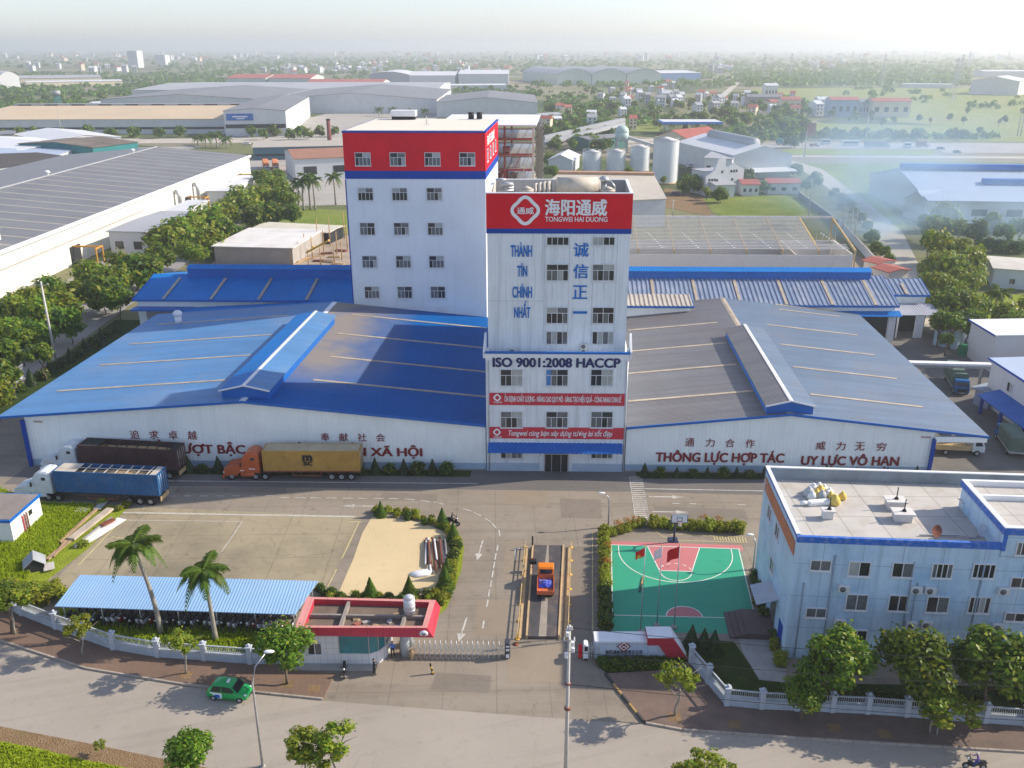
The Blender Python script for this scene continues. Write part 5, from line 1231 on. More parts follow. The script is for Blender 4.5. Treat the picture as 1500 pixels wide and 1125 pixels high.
for s_ in (0, 1):
    e0, e1 = (wd, wa) if s_ == 0 else (wc, wb_); sg = -1 if s_ == 0 else 1
    mb = MB(TWb); mb.bar(e0 + V3(sg * .1, 0, .2), e1 + V3(sg * .1, 0, .2), .18, .4); mb.build('edge_beam', m_tan, t)
    off = V3(sg * .95, 0, 0)
    mb = MB(TWb); mb.bar(e0 + off + V3(0, 0, .62), e1 + off + V3(0, 0, .62), .08, .08); mb.bar(e0 + off + V3(0, 0, .35), e1 + off + V3(0, 0, .35), .06, .06); mb.bar(e0 + off * .75 + V3(0, 0, .06), e1 + off * .75 + V3(0, 0, .06), .3, .12); rl = mb.build('guard_rail', m_tan, t)
    for k in range(7):
        p = lerp(e0, e1, k / 6) + off; mb = MB(TWb); mb.cyl(p, p + V3(0, 0, .7), .055, n=6); mb.cyl(p, p + V3(0, 0, .05), .25, n=8); mb.build('rail_post', m_yel, rl)
q = thing('weighbridge_sensor', 'dark sensor box on a rusty bracket beside the small orange truck', 'sensor', g(780, 836))
mb = MB(); mb.cyl((0, 0, 0), (0, 0, 1.5), .05, n=6); mb.bar((-.5, 0, 1.5), (.3, 0, 1.5), .06, .06); mb.build('bracket', m_rust, q)
mb = MB(); mb.rbox(-.35, .45, -.25, .25, .9, 1.3, .05); mb.build('box', m_black, q)
q = thing('barrier_post', 'thin dark barrier post at the far left corner of the weighbridge', 'post', g(780, 803)); mb = MB(); mb.cyl((0, 0, 0), (0, 0, 1.5), .09, n=8); mb.build('shaft', m_black, q); mb = MB(); mb.box(-.2, .2, -.2, .2, 0, .06); mb.build('foot', m_rust, q)
q = thing('bollard', 'leaning black and yellow bollard standing alone in front of the gate', 'bollard', g(634, 987))
mb = MB(); 
for k in range(4): mb.cyl((-.05 * k, 0, .04 + k * .26), (-.05 * (k + 1), 0, .04 + (k + 1) * .26), .085, n=10, m=k % 2)
mb.build('shaft', [m_yel, m_black], q); mb = MB(); mb.cyl((0, 0, 0), (0, 0, .04), .17, n=10); mb.build('foot', m_black, q)
q = thing('warning_stand', 'small yellow stand with a dark foot between gate head and weighbridge', 'stand', g(756, 944))
mb = MB(); mb.cyl((0, 0, .05), (0, 0, 1.0), .03, n=6); mb.build('rod', m_yel, q); mb = MB(); mb.cyl((0, 0, 0), (0, 0, .06), .3, n=10); mb.build('foot', m_rust, q)
q = thing('litter_bin', 'small cream bin with swing lid standing by the grey gate column', 'bin', g(604, 962) + V3(0, -.2, 0))
mb = MB(); mb.loft([[(r_ * math.cos(k * math.pi / 4), r_ * math.sin(k * math.pi / 4), z) for k in range(8)] for r_, z in ((.2, 0), (.27, .75))]); mb.build('body', m_tan, q); mb = MB(); mb.loft([[(r_ * math.cos(k * math.pi / 4), r_ * math.sin(k * math.pi / 4), z) for k in range(8)] for r_, z in ((.29, .753), (.12, .95))]); mb.build('lid', m_wood, q)
q = thing('wooden_rack', 'small wooden rack standing left of the grey gate column', 'rack', g(591, 957))
mb = MB()
for x in (-.3, .3):
    for y in (-.15, .15): mb.bar((x, y, 0), (x, y, 1.3), .06, .06)
mb.build('upright', m_wood, q)
mb = MB()
for z in (.3, .7, 1.1): mb.box(-.33, .33, -.18, .18, z, z + .04)
mb.build('shelf', m_tan, q)

# ------------------------------------------------------------------ boundary walls with posts and railings
m_brick = M('pale_blue_brick', (.36, .41, .47), .8, .12, .8, stain=((.23, .25, .28), .5, .6), joints=(.4, .2, .03, (.5, .52, .54), 'XZ'))
def boundary(name, label, pts, hw=.85, ht=1.75, post_every=3.6, z0=.0, first=True):
    t = thing(name, label, 'boundary wall', pts[0]); b_ = Vector(pts[0]); T_ = lambda p: Vector(p) - b_
    for a, b in zip(pts[:-1], pts[1:]):
        d = (b - a).normalized()
        mb = MB(T_); mb.bar(a + V3(0, 0, z0 + hw / 2), b + V3(0, 0, z0 + hw / 2), .26, hw); mb.build('brick_wall', m_brick, t)
        mb = MB(T_); mb.bar(a + V3(0, 0, z0 + hw + .045), b + V3(0, 0, z0 + hw + .045), .34, .08); mb.bar(a + V3(0, 0, z0 + ht - .08), b + V3(0, 0, z0 + ht - .08), .12, .09); mb.bar(a + V3(0, 0, z0 + ht - .62), b + V3(0, 0, z0 + ht - .62), .07, .05)
        L = (b - a).length; n = max(1, round(L / post_every))
        rb = MB(T_)
        k = 0.0
        while k < L:
            p = a + d * k; rb.bar(p + V3(0, 0, z0 + hw + .08), p + V3(0, 0, z0 + ht - .12), .035, .035); k += .17
        rr = mb.build('rail', m_frail, t); rb.build('pickets', m_frail, rr)
        for i in range(n):
            p = a + (b - a) * (i / n)
            mb = MB(T_); mb.rbox(p.x - .22, p.x + .22, p.y - .22, p.y + .22, z0, z0 + ht + .1, .03); po = mb.build('post', m_stpost, t)
            mb = MB(T_); mb.rbox(p.x - .3, p.x + .3, p.y - .3, p.y + .3, z0 + ht + .103, z0 + ht + .2, .03); mb.sphere((p.x, p.y, z0 + ht + .32), .15, n=8, k=5); mb.build('cap', m_stpost, po)
    return t
m_frail = M('grey_railing', (.42, .45, .47), .6, .15, 1)
m_stpost = M('pale_post_plaster', (.46, .50, .55), .7, .1, 1, stain=((.28, .31, .35), .5, 1))
boundary('boundary_wall', 'low pale brick wall with white railings and posts beside the motorbike shed', [g(-60, 862), g(33, 902), g(83, 922), g(167, 952), g(232, 963), g(300, 968), g(367, 973), g(441, 973)])
boundary('boundary_wall', 'low pale blue wall with railings slanting from the sign wall past the office garden', [g(1012, 972), g(1064, 1034)], z0=.02)
boundary('boundary_wall', 'low pale blue wall with railings along the pavement under the round trees', [g(1064, 1034), g(1115, 1039), g(1270, 1046), g(1500, 1064), g(1500, 1064) + dr * 30], z0=.02, post_every=3.4)
boundary('boundary_wall', 'short white fence section by the concrete power pole on the left road', [Vector((-82.0, 128, 0)), Vector((-82.2, 142, 0))], ht=2.2)

# ------------------------------------------------------------------ motorbike shed
rA, rB, rC, rD = g(80, 888, 2.4), g(432, 900, 2.4), g(466, 851, 2.9), g(117, 842, 2.9)
t = thing('motorbike_shed', 'long open shed with pale blue sheet roof over parked motorbikes', 'shed', (rA + rB + rC + rD) / 4 * Vector((1, 1, 0)) if False else Vector((-31.5, 73.5, 0)))
b_ = Vector(t.location); TS = lambda p: Vector(p) - b_
mb = MB(TS); mb.slab([tuple(rA), tuple(rB), tuple(rC), tuple(rD)], .08); mb.build('roof', M('pale_blue_sheet', (.27, .45, .68), .45, .06, .2, ribs=('X', .3, .02), stain=((.35, .45, .55), .35, .3)), t)
for k in range(7):
    for s_ in (.12, .9):
        p = lerp(lerp(rA, rB, .02 + .96 * k / 6), lerp(rD, rC, .02 + .96 * k / 6), s_); mb = MB(TS); mb.cyl((p.x, p.y, 0), (p.x, p.y, p.z - .1), .06, n=6); mb.build('post', m_steel, t)
mb = MB(TS)
for s_ in (.08, .5, .92): mb.bar(lerp(rA, rD, s_) + V3(.1, 0, -.13), lerp(rB, rC, s_) + V3(-.1, 0, -.13), .08, .1)
mb.build('purlin', m_steel, t)
# ------------------------------------------------------------------ small white shed, kennel, planks, pipes
p1, p2 = g(21.5, 797), g(63.5, 758); hz_ = 3.0
dx = (p1 - p2).normalized(); px_ = Vector((-dx.y, dx.x, 0)) 
if px_.x > 0: px_ = -px_
t = thing('utility_shed', 'small white utility shed with blue roof edge on the left lawn', 'shed', p1 + (p2 - p1) / 2 + px_ * 2)
b_ = Vector(t.location); TU = lambda p: Vector(p) - b_
q4 = [p1, p2, p2 + px_ * 4.6, p1 + px_ * 4.6]
mb = MB(TU); mb.loft([[tuple(p) for p in q4], [tuple(p + V3(0, 0, hz_)) for p in q4]]); mb.build('wall', m_white, t)
cN = sum(q4, Vector()) / 4
mb = MB(TU); e4 = [cN + (p - cN) * 1.06 for p in q4]; mb.loft([[tuple(p + V3(0, 0, hz_ - .25)) for p in e4], [tuple(p + V3(0, 0, hz_ + .05)) for p in e4]]); mb.build('roof_edge', m_blue2, t)
mb = MB(TU); e4 = [cN + (p - cN) * .99 for p in q4]; mb.loft([[tuple(p + V3(0, 0, hz_ + .053)) for p in e4], [tuple(p + V3(0, 0, hz_ + .1)) for p in e4]]); mb.build('roof_deck', M('grey_felt', (.24, .21, .19), .9, .15, .5), t)
out = -px_ * .12
for k in (.36, .43, .5):
    p = p1 + (p2 - p1) * k + out; mb = MB(TU); mb.tube([p, p + V3(0, 0, 2.2), p - out * .9 + V3(0, 0, 2.4)], .07, 6); mb.build('pipe', m_rust if k > .4 else m_banner, t)
mb = MB(TU); p = p1 + (p2 - p1) * .58; mb.bar(p - px_ * .01 + V3(0, 0, 1.9), p + (p2 - p1).normalized() * .7 - px_ * .01 + V3(0, 0, 1.9), .04, .6); mb.build('window', m_glass, t)
q = thing('roof_turbine', 'shiny round ventilator on the roof of the small white shed', 'vent', q4[3] + (q4[2] - q4[3]) * .45 - px_ * .9 + V3(0, 0, hz_ + .1)); mb = MB(); mb.cyl((0, 0, 0), (0, 0, .3), .3, n=10); mb.build('neck', m_steel, q); mb = MB(); mb.sphere((0, 0, .6), .42, .42, .34, 12, 6); mb.build('dome', m_steel, q)
kp = g(52, 832); t = thing('kennel', 'small dark gabled kennel at the near end of the plank pile', 'kennel', kp, rad(28))
mb = MB(); mb.prism([(-.9, 0), (.9, 0), (.9, .8), (0, 1.5), (-.9, .8)], -.9, .9); mb.build('box', m_dark, t)
mb = MB(); mb.slab([(-1.1, -1.05, .72), (0, -1.05, 1.62), (0, 1.05, 1.62), (-1.1, 1.05, .72)], .06); mb.slab([(0, -1.05, 1.62), (1.1, -1.05, .72), (1.1, 1.05, .72), (0, 1.05, 1.62)], .06); mb.build('roof', M('grey_sheet_old', (.32, .34, .36), .6, .15, 1), t)
def board(x0, y0, x1, y1, w, h, m, lab, z=.05, name='plank', cat='plank', grp='planks and boards beside the left lawn'):
    a, b = g(x0, y0), g(x1, y1); mid_ = (a + b) / 2; d = b - a
    mb = MB(); L = d.length; mb.box(-L / 2, L / 2, -w / 2, w / 2, 0, h)
    for k in range(3): mb.box(-L / 2 + .1 + k * L / 3, -L / 2 + .25 + k * L / 3, -w / 2 + .01, w / 2 - .01, h + .002, h + .012)
    return tag(mb.build(name, m, None, mid_ + V3(0, 0, z), (0, 0, math.atan2(d.y, d.x))), lab, cat, grp)
s5 = lambda x, y: (x / 5.357, 620 + y / 5.357)
bd = [((370, 1080), (700, 810), .5, .12, m_wood, 'orange-brown board, the nearest piece of the plank pile'), ((470, 950), (760, 690), .35, .2, m_wood, 'long weathered plank along the lawn side of the plank pile'), ((560, 930), (870, 690), .9, .25, M('pale_boards', (.45, .38, .3), .8, .2, 1), 'broad stack of pale boards in the middle of the plank pile'),
      ((590, 985), (880, 760), .3, .3, m_conc, 'grey concrete beam in the middle of the plank pile'), ((640, 960), (960, 760), 1.3, .06, m_white, 'crumpled white sheet on the lot side of the plank pile'), ((760, 690), (850, 600), .9, .08, M('grey_slab', (.42, .42, .4), .8, .1, 1), 'grey metal ramp sheet at the far end of the plank pile'),
      ((420, 1060), (520, 930), .25, .15, m_wood, 'short dark plank leaning at the near end of the pile'), ((230, 1005), (350, 945), .35, .05, m_conc, 'thin grey slab lying alone on the grass'), ((600, 690), (690, 700), 1.2, .1, m_conc, 'flat grey slab at the lawn edge behind the plank pile'), ((800, 830), (900, 780), .7, .12, m_rust, 'rust brown scrap piece lying on the white sheet'), ((920, 670), (975, 640), .5, .1, m_concl, 'small pale slab at the far corner of the lawn'),
      ((345, 1150), (430, 1130), 1.6, .08, m_concl, 'pale panel lying behind the motorbike shed'), ((270, 1110), (340, 1095), 1.2, .3, M('grey_tin', (.36, .38, .4), .5, .1, 1), 'grey tin box lying behind the motorbike shed')]
for i, ((a, b), (c, d), w, h, m_, lab) in enumerate(bd): board(*s5(a, b), *s5(c, d), w, h, m_, lab, z=.12 + .05 * (i % 3) + (.3 if 'rust' in lab else 0))
pz = [m_rust, m_white, m_rust, m_steel, m_rust, m_white, m_steel, m_rust, m_rust, m_white, m_rust, m_steel]
for i in range(14):
    x0 = 622 + (i * 2.7) % 30; a, b = g(x0, 789 + (i % 4) * 2), g(x0 + R.uniform(-3, 9) + (4 if i > 8 else 0), 832 + (i % 5) * 3)
    d = b - a; mb = MB(); L = d.length * R.uniform(.7, 1)
    mb.cyl((-L / 2, 0, 0), (L / 2, 0, 0), .1, n=8); mb.cyl((-L / 2, 0, 0), (-L / 2 + .1, 0, 0), .14, n=8)
    k = ('rust red', 'white', 'grey steel')[(m_rust, m_white, m_steel).index(pz[i % 12])]
    tag(mb.build('scrap_pipe', pz[i % 12], None, (a + b) / 2 + V3(0, 0, .13 + .2 * (i % 3)), (0, 0, math.atan2(d.y, d.x))), k + ' pipe in the scrap heap on the pale sand by the hedge', 'pipe', 'scrap pipes on the sand')
mb = MB(); rg = [[(1.3 * k * math.cos(a) * (1 + .2 * math.sin(3 * a)), .8 * k * math.sin(a) * (1 + .2 * math.cos(2 * a)), z) for a in [j * math.pi / 7 for j in range(14)]] for k, z in ((1, 0), (.8, .25), (.4, .35))]
mb.loft(rg, 0, True, True); tag(mb.build('white_tarpaulin', m_white, None, g(618, 841), (0, 0, .3)), 'crumpled white tarpaulin heap below the scrap pipes on the sand', 'tarpaulin')

# ------------------------------------------------------------------ lamps and poles
def street_lamp(base, h, arm, label, lean=0.0):
    t = thing('street_lamp', label, 'street lamp', base)
    mb = MB(); mb.tube([(0, 0, 0), (0, 0, h * .55), (lean * .3, 0, h * .8), (lean * .6 + arm[0] * .3, arm[1] * .3, h * .93), (arm[0] + lean, arm[1], h)], [.11, .09, .075, .06, .05], 8); mb.build('pole', m_steel, t)
    e = Vector((arm[0] + lean, arm[1], h)); d = Vector((arm[0], arm[1], .12)).normalized()
    mb = MB(); mb.sphere(tuple(e + d * .35), .42, .2, .1, 10, 6); mb.build('lamp_head', m_white, t)
    mb = MB(); mb.cyl((0, 0, 0), (0, 0, .1), .22, n=8); mb.build('base', m_conc, t)
    return t
b = g(385, 1123); hl = zat(b.y, 968)
street_lamp(b, hl, (.9, .8), 'tall grey street lamp with curved arm on the near side of the street')
b = g(891, 772); street_lamp(b, zat(b.y, 724), (-.55, .1), 'slim lamp post at the corner of the red-flowered hedge')
b = g(1103, 834); street_lamp(b, zat(b.y, 788), (-.3, .3), 'short dark lamp post between the court and the office block')
def wood_pole(name, base, h, label, r=.17, boxes=True, arms=((.0, 1.6),), lean=(0, 0), m=None):
    t = thing(name, label, 'power pole', base)
    mb = MB(); mb.cyl((0, 0, 0), (lean[0], lean[1], h), r, r * .6, n=10); mb.build('pole', m or m_pole, t)
    for dz, w in arms:
        z = h - .3 - dz; c = Vector((lean[0] * z / h, lean[1] * z / h, z))
        mb = MB(); mb.bar(c + V3(-w / 2, -.1, 0), c + V3(w / 2, -.1, 0), .09, .09); ar = mb.build('cross_arm', m_steel, t)
        for x in (-w / 2 + .1, 0, w / 2 - .1):
            mb = MB(); mb.cyl(c + V3(x, -.1, .04), c + V3(x, -.1, .3), .06, .035, n=6); mb.build('insulator', m_whitetxt, ar)
    return t
ub = Vector((4.0, 52.3, 0)); uh = zat(52.3, 916)
t = wood_pole('power_pole', ub, uh, 'tall concrete power pole with insulators rising in front of the gate', .17, arms=((.0, .5), (.9, .9)))
for z, x in ((uh - 2.0, .25), (uh - 2.5, -.2), (uh - 1.5, .22), (uh - .7, -.15)):
    mb = MB(); mb.rbox(x - .12, x + .12, -.4, -.12, z, z + .35, .03); mb.build('fuse_box', m_white, t)
mb = MB(); mb.cyl((-.0, -.0, uh - 7.2), (0, 0, uh - 7.0), .24, n=10); mb.cyl((0, 0, uh - 5.0), (0, 0, uh - 4.9), .22, n=10); mb.build('clamp', m_rust, t)
# cables to the next pole (outside the picture on the right)
b2 = Vector((66, 47.5, 0)); t2 = wood_pole('power_pole', b2, uh, 'concrete power pole standing further along the street beyond the office garden', .17, arms=((.0, .5), (.9, .9)))
for i, (z, dx_) in enumerate(((uh - .1, 0), (uh - 2.1, .2), (uh - 4.9, .15))):
    pts = []
    for k in range(15): s_ = k / 14; p = ub.lerp(b2, s_); pts.append((p.x, p.y - .12, z - 4 * 1.1 * s_ * (1 - s_)))
    mb = MB(); mb.tube(pts, .022, 4)
    tag(mb.build('power_cable', m_black, None, None), ('topmost thin cable from the power pole towards the right', 'middle thin cable from the power pole towards the right', 'lowest thin cable from the power pole towards the right')[i], 'cable', 'overhead cables')
b = g(82, 530); wood_pole('power_pole', b, zat(b.y, 412), 'tall pale concrete power pole beside the left warehouse roof', .24, arms=((.3, 2.6),), m=M('pale_pole', (.55, .53, .49), .8, .1, .8))
# ------------------------------------------------------------------ vehicles
def wheel_mesh(r, w):
    mb = MB(); n = 18
    rg = []
    for y, q in ((-w / 2, r * .82), (-w / 2 + .03, r), (w / 2 - .03, r), (w / 2, r * .82)): rg.append([(q * math.cos(2 * math.pi * k / n), y, q * math.sin(2 * math.pi * k / n)) for k in range(n)])
    mb.loft(rg, 0, True, False); a = mb.mesh('wheel', m_black)
    mb = MB(); rg = []
    for y, q in ((-w / 2 - .012, r * .6), (-w / 2 - .012, r * .5), (-w / 2 + .05, r * .25), (-w / 2 - .05, r * .12)): rg.append([(q * math.cos(2 * math.pi * k / n), y, q * math.sin(2 * math.pi * k / n)) for k in range(n)])
    mb.loft(rg, 0, True, True)
    b = MB(); b.v = list(mb.v); b.f = list(mb.f); b.m = list(mb.m); b.sm = list(mb.sm)
    b.add([(x, -y, z) for x, y, z in mb.v], [tuple(reversed(f)) for f in mb.f], 0, True)
    return a, b.mesh('rim', m_steel)
_wh = {}
def wheel(parent, x, y, r, w=.28):
    if (r, w) not in _wh: _wh[(r, w)] = wheel_mesh(r, w)
    o = link('wheel', _wh[(r, w)][0], parent, (x, y, r)); link('rim', _wh[(r, w)][1], o)
def sides(mb, prof, y, off=.006, m=0):
    n = len(prof)
    mb.add([(a, y + off, z) for a, z in prof], [tuple(range(n))], m); mb.add([(a, -y - off, z) for a, z in prof], [tuple(range(n))], m)
def body_loft(prof, hw, bev, m=0):
    cx = sum(p[0] for p in prof) / len(prof); cz = sum(p[1] for p in prof) / len(prof)
    def ins(k): return [(x + (cx - x) * k, z + (cz - z) * k) for x, z in prof]
    mb = MB(); k = bev / 1.6
    mb.loft([[(x, y, z) for x, z in pr] for y, pr in ((-hw, ins(k)), (-hw + bev, prof), (hw - bev, prof), (hw, ins(k)))], m)
    return mb
def semi(label, a, b, cabm, cont, clabel, contm, opentop, stripe=None):
    d = (a - b); d.z = 0; L = d.length; rz = math.atan2(d.y, d.x); d.normalize()
    side = Vector((-d.y, d.x, 0)) if (Vector((-d.y, d.x, 0))).y > 0 else Vector((d.y, -d.x, 0))
    t = thing('semi_truck', label, 'truck', b + side * 1.25, rz)
    s = L / 17.7
    t.scale = (s, 1, 1)
    cab = [(12.95, .95), (12.95, 3.5), (13.3, 3.85), (14.0, 3.9), (14.7, 3.6), (15.15, 2.85), (15.75, 2.05), (16.7, 1.86), (17.4, 1.6), (17.62, 1.25), (17.66, .62), (17.2, .5), (15.9, .5), (15.6, .95)]
    body_loft(cab, 1.18, .14).build('cab', cabm, t)
    mb = MB(); sides(mb, [(14.55, 2.1), (14.55, 2.75), (15.05, 2.75), (15.45, 2.15)], 1.165); mb.build('side_window', m_glass, t)
    mb = MB(); sides(mb, [(13.5, 2.75), (13.5, 3.15), (14.0, 3.15), (14.0, 2.75)], 1.175); mb.build('sleeper_window', m_glass, t)
    mb = MB(); mb.add([(15.2, -1.0, 2.84), (15.2, 1.0, 2.84), (15.78, 1.02, 2.09), (15.78, -1.02, 2.09)], [(0, 1, 2, 3)]); mb.build('windscreen', m_glass, t)
    mb = MB(); mb.box(17.655, 17.7, -.55, .55, .75, 1.35); mb.build('grille', m_steel, t)
    mb = MB(); mb.rbox(17.5, 17.8, -1.2, 1.2, .3, .62, .05); mb.build('bumper', cabm, t)
    for y in (-.95, .95): mb = MB(); mb.rbox(17.4, 17.64, y - .2, y + .2, .95, 1.2, .04); mb.build('headlight', m_whitetxt, t)
    for y in (-1.35, 1.35): mb = MB(); mb.box(15.2, 15.3, y - .1, y + .1, 1.95, 2.5); mb.build('mirror', m_dark, t)
    for y in (-.95, .95): mb = MB(); mb.cyl((13.6, y, .72), (15.4, y, .72), .33, n=12); mb.build('fuel_tank', cabm, t)
    mb = MB(); mb.box(.2, 17.2, -.5, -.3, .85, 1.1); mb.box(.2, 17.2, .3, .5, .85, 1.1)
    for k in range(9): mb.box(.5 + k * 1.4, .65 + k * 1.4, -1.15, 1.15, 1.11, 1.3)
    mb.build('chassis', m_dark, t)
    mb = MB(); mb.box(.15, 12.5, -1.2, -1.05, 1.15, 1.36); mb.box(.15, 12.5, 1.05, 1.2, 1.15, 1.36); mb.build('trailer_rail', m_rust if stripe else m_dark, t)
    for y in (-1.1, 1.1): mb = MB(); mb.bar((5.2, y, .62), (8.8, y, .62), .08, .16); mb.bar((5.2, y, .62), (5.2, y, 1.2), .08, .08); mb.bar((8.8, y, .62), (8.8, y, 1.2), .08, .08); mb.build('side_guard', stripe or m_rust, t)
    for x in (16.55, 13.5, 12.3, 1.35, 2.6, 3.85):
        for y in (-1.02, 1.02): wheel(t, x, y, .5, .42 if x < 16 else .3)
    if opentop:
        mb = MB(); mb.box(.12, .2, -1.1, 1.1, .55, 1.1); mb.build('rear_bumper', m_tan, t)
    # the container, set on the trailer
    c = thing('shipping_container', clabel, 'container', t.location + Vector((math.cos(rz), math.sin(rz), 0)) * .15 * s + Vector((0, 0, 1.37)), rz)
    c.scale = (s, 1, 1)
    CL, CW, CH = 12.3, 1.22, 2.75
    mb = MB()
    n = 44
    for sg in (-1, 1):
        pts = []
        for k in range(n):
            x = .15 + (CL - .3) * k / n; w = (CL - .3) / n
            pts += [(x, CW - .05), (x + w * .28, CW - .05), (x + w * .38, CW - .012), (x + w * .82, CW - .012), (x + w * .92, CW - .05)]
        pts.append((CL - .15, CW - .05))
        vs = [(x, sg * y, z) for z in (.16, CH - .12) for x, y in pts]; q = len(pts)
        mb.add(vs, [(i, i + 1, q + i + 1, q + i) for i in range(q - 1)])
        mb.add([(x, sg * (y - .06), z) for x, y, z in [(a_[0], a_[1] * sg, a_[2]) for a_ in vs]], [(i + 1, i, q + i, q + i + 1) for i in range(q - 1)])
    mb.build('side_wall', contm, c)
    fr_ = MB()
    for x in (0, CL - .15):
        for y in (-CW, CW - .15): fr_.box(x, x + .15, y, y + .15, 0, CH)
    for y in (-CW, CW - .1):
        fr_.box(.15, CL - .15, y, y + .1, 0, .16); fr_.box(.15, CL - .15, y, y + .1, CH - .12, CH)
    for x in (.01, CL - .13): fr_.box(x, x + .12, -CW + .15, CW - .15, CH - .12, CH); fr_.box(x, x + .12, -CW + .15, CW - .15, 0, .15)
    fr_.build('frame', contm, c)
    mb = MB(); mb.box(CL - .09, CL - .04, -CW + .15, CW - .15, .15, CH - .12); mb.build('front_wall', contm, c)
    mb = MB(); mb.box(.04, .09, -CW + .15, CW - .15, .15, CH - .12); dr_ = mb.build('rear_door', contm, c)
    mb = MB()
    for y in (-.8, -.3, .3, .8): mb.cyl((.0, y, .2), (.0, y, CH - .2), .03, n=6)
    mb.build('locking_bar', m_steel, dr_)
    if opentop:
        mb = MB()
        mb.box(CL - 2.6, CL - .15, -CW + .1, CW - .1, CH - .05, CH - .01); mb.box(.15, .9, -CW + .1, CW - .1, CH - .05, CH - .01)
        for k in range(7): x = 1.2 + k * 1.25; mb.box(x, x + .12, -CW + .1, CW - .1, CH - .06, CH - .01)
        mb.box(.9, CL - 2.6, -.06, .06, CH - .012, CH + .02)
        mb.build('roof_bows', M('pale_bow_' + clabel[:5], (.5, .45, .37), .7, .15, 1) if opentop == 1 else m_dark, c)
        nx, ny = 16, 6; vs = [(.5 + 11.2 * i / nx, -1.0 + 2.0 * j / ny, CH - .75 + (.62 if opentop == 1 else .3) * math.exp(-((.5 + 11.2 * i / nx - 4.5) / 2.4) ** 2 - ((-1 + 2 * j / ny) / .9) ** 2) + R.uniform(-.03, .03)) for i in range(nx + 1) for j in range(ny + 1)]
        mb = MB(); mb.add(vs, [(i * (ny + 1) + j, (i + 1) * (ny + 1) + j, (i + 1) * (ny + 1) + j + 1, i * (ny + 1) + j + 1) for i in range(nx) for j in range(ny)], 0, True); mb.build('grain_load', M('grain_' + clabel[:5], (.48, .33, .17), .9, .12, 2), c)
    else:
        mb = MB()
        for k in range(40): x = .15 + (CL - .3) * k / 40; mb.box(x + .02, x + .24, -CW + .12, CW - .12, CH - .05, CH - .015)
        mb.box(.15, CL - .15, -CW + .1, CW - .1, CH - .1, CH - .05); mb.build('roof', M('container_roof_buff', (.50, .43, .28), .7, .12, .8), c)
    return t, c
m_orc = M('orange_truck_paint', (.50, .10, .025), .4, .1, 1, coat=.2, stain=((.25, .12, .07), .4, 1.2))
m_wcab = M('white_truck_paint', (.62, .67, .70), .4, .08, 1, coat=.2, stain=((.36, .35, .32), .4, 1.2))
m_cy = M('ochre_container', (.46, .27, .06), .55, .12, .6, stain=((.28, .14, .05), .4, .8))
m_cb = M('blue_container', (.012, .10, .26), .55, .15, .6, stain=((.2, .2, .2), .25, .8))
m_cm = M('maroon_container', (.075, .035, .035), .6, .2, .6, stain=((.12, .09, .07), .3, .8))
t, c = semi('orange long-nosed semi truck pulling an ochre container before the hedge', g(327, 703.5), g(530.5, 704), m_orc, 1, 'ochre shipping container with black logo on the orange truck', m_cy, 0, m_rust)
# container logo faces the camera side
sg = 1 if (Matrix.Rotation(t.rotation_euler.z, 3, 'Z') @ Vector((0, 1, 0))).y < 0 else -1
fx = -sg
def clogo(body, x0, x1, z, h, bold, full=True):
    lettering(body, m_black, c, (x0, sg * 1.23, z), ((x1 - x0), 0, 0) if False else (-1 if sg > 0 else 1, 0, 0), (0, 0, 1), abs(x1 - x0), h, bold, full=full)
clogo('m', 7.25, 5.95, 1.42, .72, .06); clogo('sc', 7.2, 6.0, .75, .5, .05)
mb = MB(); mb.box(5.8, 7.4, sg * 1.226 - .003, sg * 1.226 + .003, 1.33, 1.39); mb.build('logo_bar', m_black, c)
mb = MB(); sides(mb, [(13.5, 1.5), (13.5, 1.62), (14.3, 1.66), (14.3, 1.54)], 1.176); sides(mb, [(14.9, 1.3), (14.9, 1.4), (15.4, 1.42), (15.4, 1.3)], 1.176); mb.build('door_sticker', m_whitetxt, t)
semi('white semi truck with blue open container, parked by the left lawn', g(21, 732), g(238, 741.5), m_wcab, 1, 'blue open-topped container with grain on the nearer white truck', m_cb, 1)
semi('white semi truck with dark maroon container, parked along the facade hedge', g(60, 691), g(265, 703), m_wcab, 1, 'dark maroon open-topped container on the white truck by the facade', m_cm, 2)

